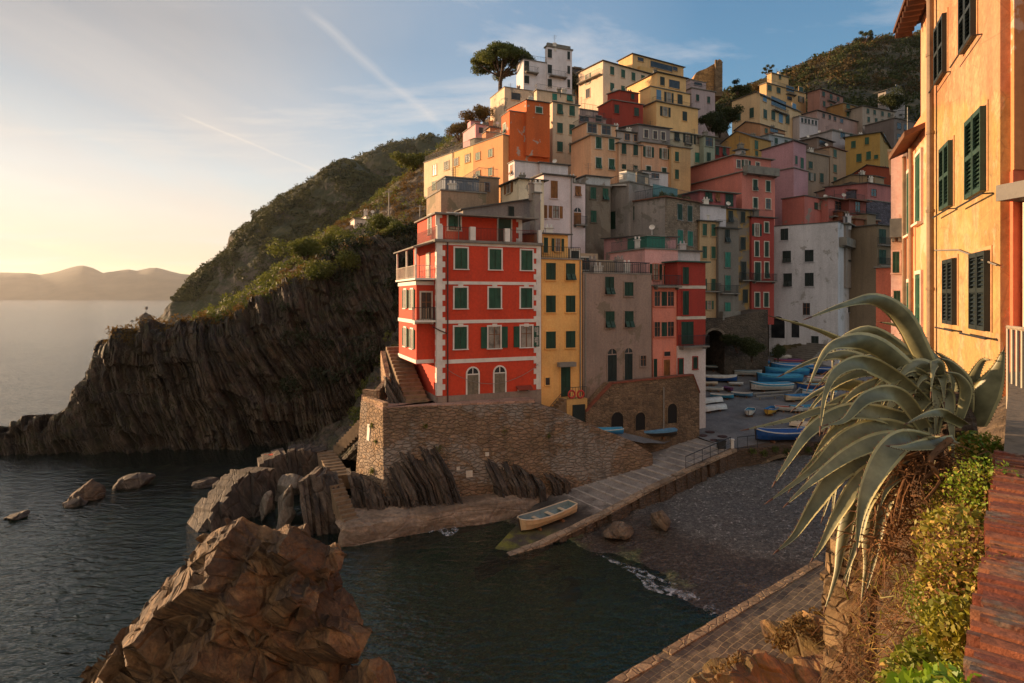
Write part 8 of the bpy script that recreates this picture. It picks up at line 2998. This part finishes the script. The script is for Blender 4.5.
H0 = (962, 412, 5.35)
LV_ = [
    # arching over to the left, back to front
    ([(950, 418, 5.5), (925, 362, 5.45), (902, 318, 5.3), (876, 300, 5.1), (846, 304, 4.9), (806, 319, 4.75)], 0.27, 0.75, 0.2),
    ([(948, 420, 5.6), (905, 388, 5.6), (866, 356, 5.55), (822, 332, 5.5), (770, 316, 5.45)], 0.21, 0.55, 0.0),
    ([(945, 418, 5.3), (905, 370, 5.15), (872, 345, 5.0), (845, 342, 4.85), (825, 352, 4.75), (808, 388, 4.65)], 0.27, 0.75, 0.2),
    ([(940, 425, 5.5), (890, 380, 5.5), (850, 356, 5.4), (815, 360, 5.3), (780, 376, 5.2)], 0.20, 0.6, 0.0),
    ([(945, 425, 5.2), (905, 385, 5.05), (868, 364, 4.85), (840, 370, 4.7), (826, 392, 4.6), (820, 432, 4.5)], 0.22, 0.75, 0.1),
    ([(940, 430, 5.4), (895, 405, 5.4), (850, 385, 5.35), (818, 392, 5.3), (793, 410, 5.25)], 0.21, 0.6, 0.1),
    ([(925, 428, 4.9), (900, 396, 4.75), (868, 398, 4.6), (845, 420, 4.5), (826, 425, 4.45)], 0.2, 0.85, 0.0),
    ([(935, 430, 5.2), (880, 412, 5.15), (830, 410, 5.1), (790, 420, 5.05), (744, 430, 5.0)], 0.18, 0.6, 0.0),
    ([(940, 430, 5.1), (900, 418, 4.95), (850, 412, 4.75), (812, 430, 4.6), (788, 462, 4.5), (774, 484, 4.45)], 0.22, 0.75, 0.1),
    ([(930, 440, 5.0), (885, 428, 4.85), (845, 440, 4.7), (812, 470, 4.6), (768, 502, 4.5)], 0.24, 0.8, 0.0),
    ([(928, 445, 4.9), (880, 455, 4.75), (842, 470, 4.6), (815, 505, 4.5), (795, 535, 4.45), (776, 552, 4.4)], 0.24, 0.85, 0.1),
    ([(925, 450, 4.9), (885, 470, 4.8), (855, 495, 4.7), (842, 540, 4.65), (836, 575, 4.6), (824, 612, 4.55)], 0.2, 0.85, 0.0),
    ([(930, 450, 4.8), (895, 468, 4.65), (868, 498, 4.55), (858, 540, 4.5), (842, 585, 4.45)], 0.21, 0.8, 0.0),
    ([(935, 445, 4.6), (905, 440, 4.45), (885, 458, 4.3), (868, 490, 4.2), (860, 520, 4.15), (857, 552, 4.1)], 0.26, 0.95, 0.0),
    ([(930, 442, 4.7), (890, 440, 4.6), (850, 455, 4.5), (812, 482, 4.4), (786, 505, 4.35)], 0.22, 0.6, 0.2),
    ([(925, 455, 4.8), (880, 490, 4.7), (868, 530, 4.65), (866, 565, 4.6), (861, 606, 4.55)], 0.17, 0.8, 0.0),
    ([(945, 410, 5.5), (925, 380, 5.6), (900, 350, 5.7), (868, 330, 5.75), (838, 342, 5.75), (832, 372, 5.7)], 0.22, 0.6, 0.1),
    ([(950, 405, 5.6), (935, 360, 5.75), (905, 330, 5.9), (880, 322, 6.0)], 0.22, 0.5, 0.0),
    ([(935, 440, 5.1), (895, 425, 5.2), (865, 415, 5.25), (835, 432, 5.2), (815, 458, 5.15), (806, 485, 5.1)], 0.2, 0.6, 0.0),
    ([(930, 450, 4.7), (905, 470, 4.5), (888, 488, 4.4), (880, 508, 4.35)], 0.13, 0.8, 0.0),
    ([(930, 450, 4.75), (893, 462, 4.62), (862, 480, 4.52), (838, 515, 4.48), (822, 545, 4.45), (812, 560, 4.42)], 0.2, 0.7, 0.0),
    ([(930, 452, 4.85), (890, 472, 4.8), (866, 505, 4.75), (852, 555, 4.72), (846, 590, 4.7)], 0.18, 0.7, 0.0),
    ([(926, 440, 5.0), (880, 436, 5.0), (836, 446, 4.95), (806, 470, 4.9), (790, 490, 4.85)], 0.17, 0.6, 0.0),
    ([(935, 430, 5.3), (890, 398, 5.25), (846, 400, 5.15), (815, 418, 5.1), (800, 440, 5.05)], 0.19, 0.65, 0.0),
    ([(930, 452, 4.7), (900, 474, 4.6), (884, 510, 4.55), (874, 560, 4.5), (866, 592, 4.48)], 0.16, 0.8, 0.0),
    ([(948, 415, 5.6), (918, 372, 5.65), (884, 348, 5.7), (852, 352, 5.7), (836, 380, 5.68), (830, 410, 5.65)], 0.2, 0.6, 0.0),
    ([(930, 440, 5.2), (880, 450, 5.2), (840, 475, 5.15), (822, 520, 5.1)], 0.18, 0.6, 0.0),
    # upright and right hand leaves
    ([(975, 425, 5.2), (984, 398, 5.1), (997, 372, 5.0), (1004, 349, 4.95)], 0.33, 0.95, 0.0),
    ([(965, 415, 5.3), (972, 385, 5.2), (982, 362, 5.1), (990, 360, 5.0)], 0.15, 0.35, 0.0),
    ([(960, 412, 5.4), (958, 380, 5.5), (948, 362, 5.55), (936, 352, 5.6)], 0.2, 0.6, 0.0),
    ([(968, 415, 5.2), (965, 385, 5.05), (952, 365, 4.95), (940, 358, 4.9)], 0.17, 0.7, 0.0),
    ([(960, 418, 4.9), (966, 392, 4.8), (958, 376, 4.7), (946, 372, 4.6)], 0.13, 0.6, 0.0),
    ([(965, 425, 4.9), (945, 415, 4.75), (925, 416, 4.6), (906, 424, 4.5)], 0.15, 0.5, 0.0),
    ([(940, 440, 4.7), (920, 452, 4.5), (925, 440, 4.4), (942, 436, 4.3)], 0.12, 0.8, 0.0),
    ([(955, 440, 4.5), (930, 445, 4.35), (905, 448, 4.2), (888, 446, 4.1)], 0.15, 0.6, 0.0),
    ([(930, 435, 5.6), (890, 440, 5.7), (858, 455, 5.75), (838, 480, 5.8), (832, 520, 5.8)], 0.2, 0.6, 0.0),
    ([(930, 430, 5.7), (900, 395, 5.8), (870, 372, 5.85), (850, 372, 5.9)], 0.2, 0.6, 0.0),
]
rl = np.random.default_rng(21)
for i in range(30):
    an = math.radians(rl.uniform(118, 262))          # towards the water and the viewer
    el = math.radians(rl.uniform(12, 62))
    L = rl.uniform(0.85, 1.6)
    p0 = AGB + [-0.2, -0.1, 0.12]
    pos, q, pts = p0.astype(float), el, []
    for k in range(7):
        pts.append((CX + F * pos[0] / pos[1], HY - F * (pos[2] - CZ) / pos[1], pos[1]))
        pos = pos + L / 6 * np.array([math.cos(an) * math.cos(q), -abs(math.sin(an)) * math.cos(q) * 0.35, math.sin(q)])
        q -= rl.uniform(0.22, 0.42)
    LV_.append((pts, rl.uniform(0.15, 0.24), rl.uniform(0.5, 0.85), 0.1))
for i, (pts, W, fc, tw) in enumerate(LV_):
    agave_leaf(pts, W, fc, tw, i)
b = MB()
b.tube([AGB + [0, 0, -0.5], AGB + [-0.1, -0.1, 0.0], AGB + [-0.15, -0.15, 0.2]], [0.2, 0.17, 0.1], 10)
b.build('stem', M_BARK, ag)

# ---------------------------------------------------------------- succulents, dead leaves and dry stalks on the bank
M_SED = leafmat('sedum_leaves', '#5f7a1c', '#a08f2a', 0.55, 0.85, 1.8, 0.35)
M_SED2 = leafmat('bright_sedum', '#6f9420', '#9db02c', 0.5, 0.85, 2.0, 0.35)
M_FLOW = leafmat('seed_heads', '#9a7a38', '#c8a858', 0.8, 0.85, 2.0, 0.2)
M_DEAD = leafmat('dead_stalks', '#4a2f18', '#8d5f34', 0.85, 0.85, 2.0, 0.15)


def bank_pt(s, u):
    """point on the bank: s along (0 near .. 1 far), u from outer edge (0) to parapet (1)"""
    I = np.array([np.interp(s, np.linspace(0, 1, len(in_line)), [p[k] for p in in_line]) for k in (0, 1)])
    O = np.array([np.interp(s, np.linspace(0, 1, len(ou_line)), [p[k] for p in ou_line]) for k in (0, 1)])
    q = O + (I - O) * u
    return np.array([q[0], q[1], 13.4 + (14.55 - 13.4) * u + 0.1])


rs_ = np.random.default_rng(5)


def cushion(label, specs, mats, seed, per, size, name='sedum', grp='succulent cushions on the bank'):
    c = np.array([bank_pt(s, u) + [0, 0, dz] for s, u, dz, r in specs])
    r = np.array([q[3] for q in specs])
    root = thing(name, label, 'succulent', tuple(c[0] - [0, 0, r[0]]), grp)
    rq = np.random.default_rng(seed + 7)
    c[:, 2] += rq.uniform(-0.05, 0.1, len(c))
    r = r * rq.uniform(0.62, 1.25, len(r))
    v = leaf_faces(c, r, per, size * rq.uniform(0.7, 2.0, len(r)), 0.85, seed, 0.5)
    cl_ = np.repeat(np.random.default_rng(seed + 50).random(len(c)), per)
    rv = np.random.default_rng(seed).random(len(v) // 4)
    mi = np.where(rv < 0.10 + 0.25 * (cl_ > 0.7), 1, np.where((cl_ < 0.22) & (rv > 0.4), 2, 0))
    leaf_object('foliage', v, mats, root, mi)
    b = MB()
    for q, rr1 in zip(c[:6], r):
        b.tube([q - [0, 0, rr1 * 1.2], q], [0.015, 0.008], 5)
    b.build('stem', M_DEAD, root)


near = [(0.16 + 0.02 * i + rs_.uniform(-0.01, 0.01), rs_.uniform(0.5, 0.93), rs_.uniform(0.02, 0.12), rs_.uniform(0.12, 0.2)) for i in range(9)] + [(0.14 + 0.02 * i, rs_.uniform(0.42, 0.7), 0.0, 0.16) for i in range(8)]
cushion('bright green fleshy cushion spilling down the near end of the bank', near, [M_SED2, M_SED, M_SED], 1, 2200, 0.012)
mid = [(0.33 + 0.015 * i, rs_.uniform(0.55, 0.93), rs_.uniform(0.04, 0.18), rs_.uniform(0.14, 0.24)) for i in range(16)]
cushion('yellow green succulent mass with pale seed heads beside the brick parapet', mid, [M_SED, M_FLOW, M_DEAD], 2, 2200, 0.0115)
far_ = [(0.55 + 0.012 * i, rs_.uniform(0.62, 0.95), rs_.uniform(0.05, 0.22), rs_.uniform(0.14, 0.22)) for i in range(10)]
cushion('low green succulents at the foot of the upright agave leaf', far_, [M_SED, M_FLOW, M_SED2], 3, 1500, 0.013)
# dry grass and dead stalks: thin blades
def blades(name, cs, count, ln, wd, mat, seed, up=0.6, spread=0.15, drop=0.6):
    r = np.random.default_rng(seed)
    b = MB()
    for _ in range(count):
        c = cs[r.integers(len(cs))] + r.normal(size=3) * spread * np.array([1, 1, 0.5])
        d = r.normal(size=3) * np.array([1, 1, 0.4]) + [0, 0, up]
        d /= np.linalg.norm(d)
        L = ln * r.uniform(0.5, 1.3)
        sd_ = np.cross(d, r.normal(size=3))
        sd_ /= np.linalg.norm(sd_)
        p1 = c + d * L * 0.5
        p2 = p1 + (d + [0, 0, -drop]) * L * 0.5
        w_ = wd * r.uniform(0.6, 1.4)
        b.add([c - sd_ * w_, c + sd_ * w_, p1 + sd_ * w_ * 0.8, p1 - sd_ * w_ * 0.8, p2], [(0, 1, 2, 3), (3, 2, 4)])
    o = b.build(name, mat)
    o['kind'] = 'stuff'
    return o


cs = [bank_pt(s, u) + [0, 0, z] for s in np.linspace(0.25, 0.8, 26) for u, z in ((0.05, -0.12), (0.2, 0.0), (0.35, 0.05), (0.5, 0.06), (0.0, -0.4))]
blades('dry_grass', cs, 7000, 0.26, 0.0022, M_DEAD, 4, 0.1, 0.12, 1.3)
blades('dry_stalks', cs, 700, 0.3, 0.0022, M_FLOW, 6, 0.25, 0.12, 1.4)
cs2 = [bank_pt(s, u) + [0, 0, 0.1] for s in np.linspace(0.1, 0.6, 12) for u in (0.3, 0.5, 0.7)]
blades('bank_grass', cs2, 900, 0.16, 0.0025, M_SED, 8, 0.8, 0.12, 0.8)
# dead curled agave leaves hanging under the rosette
for i, pts in enumerate(([(930, 445, 4.6), (915, 462, 4.5), (908, 490, 4.45), (912, 520, 4.4)], [(935, 450, 4.5), (925, 470, 4.4), (905, 480, 4.35), (898, 505, 4.3)], [(920, 450, 4.7), (900, 475, 4.6), (905, 510, 4.55), (890, 540, 4.5)],
                         [(940, 450, 4.4), (940, 468, 4.3), (922, 482, 4.25), (928, 505, 4.2)], [(945, 445, 4.5), (915, 455, 4.4), (900, 462, 4.35), (905, 478, 4.3)], [(950, 440, 4.4), (930, 460, 4.2), (940, 480, 4.15), (925, 500, 4.1)])):
    c = catmull(np.array([P(*p) for p in pts]), np.linspace(0, 1, 14))
    b = MB()
    b.tube(list(c), list(np.linspace(0.026, 0.006, 14)), 6)
    b.build('dead_leaf', M_DEAD, ag)
blades('agave_litter', [P(x, y, D) for x, y, D in ((925, 460, 4.5), (915, 480, 4.4), (935, 470, 4.3), (905, 470, 4.5), (940, 455, 4.4), (895, 500, 4.5), (900, 520, 4.5), (890, 545, 4.4))], 900, 0.24, 0.005, M_DEAD, 9, 0.0, 0.1, 1.0)
SKY_STRENGTH, SUN_STRENGTH, EXPOSURE = 0.15, 5.0, 1.15
SUN_COLOR = (1.0, 0.64, 0.35)
HAZE, HAZE_COLOR = 3.0e-5, (0.88, 0.87, 0.88, 1)
CLOUD_COOL, CLOUD_LIT = (2.5, 2.4, 2.4, 1), (2.75, 2.45, 2.15, 1)
FILL_BEHIND = (2.4, 2.0, 1.65, 1)
CLOUD_GAIN = 2.85
CLOUD_WARM = [(0.0, (0.95, 0.68, 0.42)), (0.09, (0.97, 0.75, 0.53)), (0.19, (0.94, 0.81, 0.68)), (0.29, (0.80, 0.77, 0.74)), (0.45, (0.44, 0.49, 0.55)), (0.6, (0.20, 0.26, 0.34)), (1.0, (0.13, 0.19, 0.28))]
SKY_TINT = (0.5, 0.72, 0.86)
g = town_ground()
grid_object('town_hill', g, M_SLOPE, False)['kind'] = 'structure'
# ---------------------------------------------------------------- sky and sun
SUN_AZ, SUN_EL = -66.0, 6.5        # degrees left of the view direction, above the horizon
w = bpy.data.worlds.new('World')
scene.world = w
w.use_nodes = True
nt = w.node_tree
nt.nodes.clear()


def wn(typ, **kw):
    nd = nt.nodes.new(typ)
    for k, v in kw.items():
        setattr(nd, k, v)
    return nd


out = wn('ShaderNodeOutputWorld')
bg = wn('ShaderNodeBackground')
bg.inputs['Strength'].default_value = SKY_STRENGTH
sky = wn('ShaderNodeTexSky', sky_type='NISHITA')
sky.sun_disc = False
sky.sun_elevation = math.radians(SUN_EL)
sky.sun_rotation = math.radians(SUN_AZ)
sky.altitude = 20
sky.air_density = 1.0
sky.dust_density = 1.2
sky.ozone_density = 1.4
nt.links.new(bg.outputs[0], out.inputs['Surface'])


def wm(op, a, b=0.5, c=None):
    nd = wn('ShaderNodeMath', operation=op)
    for i, v in enumerate((a, b) if c is None else (a, b, c)):
        if isinstance(v, bpy.types.NodeSocket):
            nt.links.new(v, nd.inputs[i])
        else:
            nd.inputs[i].default_value = v
    return nd.outputs[0]


def wramp(fac, stops):
    nd = wn('ShaderNodeValToRGB')
    cr = nd.color_ramp
    while len(cr.elements) < len(stops):
        cr.elements.new(0.5)
    for e, (p, c) in zip(cr.elements, stops):
        e.position = p
        e.color = (c, c, c, 1) if not hasattr(c, '__len__') else (*c[:3], 1)
    nt.links.new(fac, nd.inputs['Fac'])
    return nd.outputs['Color']


tc = wn('ShaderNodeTexCoord')
sx = wn('ShaderNodeSeparateXYZ')
nt.links.new(tc.outputs['Generated'], sx.inputs[0])
zz = wm('MAXIMUM', wm('ADD', sx.outputs[2], 0.09), 0.05)
cb = wn('ShaderNodeCombineXYZ')
nt.links.new(wm('DIVIDE', sx.outputs[0], zz), cb.inputs[0])
nt.links.new(wm('DIVIDE', sx.outputs[1], zz), cb.inputs[1])


def wnoise(scale, rot, loc, detail, rough, dist):
    mp = wn('ShaderNodeMapping')
    mp.inputs['Scale'].default_value = scale
    mp.inputs['Rotation'].default_value = rot
    mp.inputs['Location'].default_value = loc
    nt.links.new(cb.outputs[0], mp.inputs['Vector'])
    nz = wn('ShaderNodeTexNoise')
    nz.inputs['Scale'].default_value = 1.0
    nz.inputs['Detail'].default_value = detail
    nz.inputs['Roughness'].default_value = rough
    nz.inputs['Distortion'].default_value = dist
    nt.links.new(mp.outputs[0], nz.inputs['Vector'])
    return nz.outputs['Fac']


# thin veil of high cloud, densest towards the sun; wisps elsewhere
sd = Vector((math.sin(math.radians(SUN_AZ)), math.cos(math.radians(SUN_AZ)), 0.12)).normalized()
dt = wn('ShaderNodeVectorMath', operation='DOT_PRODUCT')
nt.links.new(tc.outputs['Generated'], dt.inputs[0])
dt.inputs[1].default_value = sd
toward = wramp(dt.outputs['Value'], [(0.15, 0.0), (0.5, 0.55), (0.78, 1.0)])
veil = wramp(wnoise((0.55, 0.16, 1), (0, 0, 0.55), (0.3, 2.1, 0), 6, 0.55, 0.5), [(0.36, 0.0), (0.62, 1.0)])
wisp = wramp(wnoise((0.8, 1.5, 1), (0, 0, 0.3), (4.4, 1.2, 0), 8, 0.62, 0.5), [(0.52, 0.0), (0.72, 1.0)])
low = wramp(sx.outputs[2], [(0.0, 0.0), (0.05, 1.0)])
mask = wm('MULTIPLY', toward, wm('ADD', wm('MULTIPLY', veil, 0.17), 0.83))
streaks = wm('ADD', wm('MULTIPLY', wisp, 0.6), wm('MULTIPLY', wm('MULTIPLY', veil, toward), 0.42))
# two condensation trails
for (a, b_, wd, st) in (((300, 5), (452, 135), 0.010, 0.22), ((175, 112), (325, 174), 0.0026, 0.34)):
    d0 = Vector(((a[0] - CX) / F, 1, (HY - a[1]) / F)).normalized()
    d1 = Vector(((b_[0] - CX) / F, 1, (HY - b_[1]) / F)).normalized()
    nn = d0.cross(d1).normalized()
    dd = wn('ShaderNodeVectorMath', operation='DOT_PRODUCT')
    nt.links.new(tc.outputs['Generated'], dd.inputs[0])
    dd.inputs[1].default_value = nn
    near = wramp(wm('ABSOLUTE', wm('DIVIDE', wm('ADD', dd.outputs['Value'], wm('MULTIPLY', wm('SUBTRACT', wnoise((3, 3, 3), (0, 0, 0), (1, 1, 1), 4, 0.6, 0), 0.5), wd * 1.6)), wd)), [(0.0, 1.0), (1.0, 0.0)])
    mid = (d0 + d1).normalized()
    half = math.cos(d0.angle(d1) / 2)
    dm = wn('ShaderNodeVectorMath', operation='DOT_PRODUCT')
    nt.links.new(tc.outputs['Generated'], dm.inputs[0])
    dm.inputs[1].default_value = mid
    rng = wramp(wm('DIVIDE', wm('SUBTRACT', dm.outputs['Value'], half), max(1e-4, (1 - half) * 0.5)), [(0.0, 0.0), (1.0, 1.0)])
    streaks = wm('ADD', streaks, wm('MULTIPLY', wm('MULTIPLY', near, rng), st))
mask = wm('MINIMUM', wm('MULTIPLY', mask, low), 0.97)
# cloud light: the sky's own brightness, whitened, warmer towards the sun
bw = wn('ShaderNodeRGBToBW')
nt.links.new(sky.outputs[0], bw.inputs[0])
warm = wn('ShaderNodeMix', data_type='RGBA')
nt.links.new(toward, warm.inputs[0])
warm.inputs[6].default_value = (1.3, 1.6, 2.0, 1)
cg = wn('ShaderNodeVectorMath', operation='SCALE')
nt.links.new(wramp(wm('MULTIPLY', sx.outputs[2], 1.6), CLOUD_WARM), cg.inputs[0])
cg.inputs['Scale'].default_value = CLOUD_GAIN
nt.links.new(cg.outputs[0], warm.inputs[7])
mixc = wn('ShaderNodeMix', data_type='RGBA')
nt.links.new(mask, mixc.inputs[0])
tint = wn('ShaderNodeVectorMath', operation='MULTIPLY')
nt.links.new(sky.outputs[0], tint.inputs[0])
tint.inputs[1].default_value = SKY_TINT
nt.links.new(tint.outputs[0], mixc.inputs[6])
nt.links.new(warm.outputs[2], mixc.inputs[7])
# warm fill added to the unseen sky behind the viewer, brightening the house fronts
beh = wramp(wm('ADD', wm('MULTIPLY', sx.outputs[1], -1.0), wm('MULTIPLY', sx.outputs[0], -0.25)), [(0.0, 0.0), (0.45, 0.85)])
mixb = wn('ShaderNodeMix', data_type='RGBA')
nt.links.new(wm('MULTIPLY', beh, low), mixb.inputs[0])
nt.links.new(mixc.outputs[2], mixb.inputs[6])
mixb.inputs[7].default_value = FILL_BEHIND
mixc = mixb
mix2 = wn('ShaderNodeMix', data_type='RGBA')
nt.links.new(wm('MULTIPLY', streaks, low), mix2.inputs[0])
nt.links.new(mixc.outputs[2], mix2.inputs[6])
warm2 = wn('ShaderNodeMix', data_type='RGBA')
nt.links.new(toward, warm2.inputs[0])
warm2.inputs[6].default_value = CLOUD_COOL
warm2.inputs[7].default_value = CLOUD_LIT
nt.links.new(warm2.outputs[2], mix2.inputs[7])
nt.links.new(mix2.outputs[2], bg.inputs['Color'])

sl = bpy.data.lights.new('sun', 'SUN')
sl.energy = SUN_STRENGTH
sl.angle = math.radians(0.6)
sl.color = SUN_COLOR
so = bpy.data.objects.new('sun', sl)
col.objects.link(so)
sdir = Vector((math.sin(math.radians(SUN_AZ)) * math.cos(math.radians(SUN_EL)), math.cos(math.radians(SUN_AZ)) * math.cos(math.radians(SUN_EL)), math.sin(math.radians(SUN_EL))))
so.rotation_euler = sdir.to_track_quat('Z', 'Y').to_euler()

# the evening haze over the gulf: one closed box of even air
t = NT('haze_air')
pv = t.n('ShaderNodeVolumePrincipled')
pv.inputs['Color'].default_value = HAZE_COLOR
pv.inputs['Density'].default_value = HAZE
pv.inputs['Anisotropy'].default_value = 0.4
t.l(pv.outputs[0], t.out.inputs['Volume'])
b = MB()
b.box(-9100, 9100, -160, 9600, -11.5, 560)
tag(b.build('haze', t.m), kind='stuff')
cam = bpy.data.cameras.new('camera')
cam.sensor_width = 36
cam.lens = 36 * F / 1024
cam.shift_y = -(341.5 - HY) / 1024
cam.clip_start = 0.1
cam.clip_end = 60000
co = bpy.data.objects.new('camera', cam)
co.location = (0, 0, CZ)
co.rotation_euler = (math.radians(90), 0, 0)
col.objects.link(co)
scene.camera = co
scene.view_settings.view_transform = 'Standard'
scene.view_settings.look = 'None'
scene.view_settings.exposure = EXPOSURE
scene.view_settings.gamma = 1.0
scene.cycles.max_bounces = 6
scene.cycles.diffuse_bounces = 4
scene.cycles.transparent_max_bounces = 8
scene.cycles.use_denoising = True
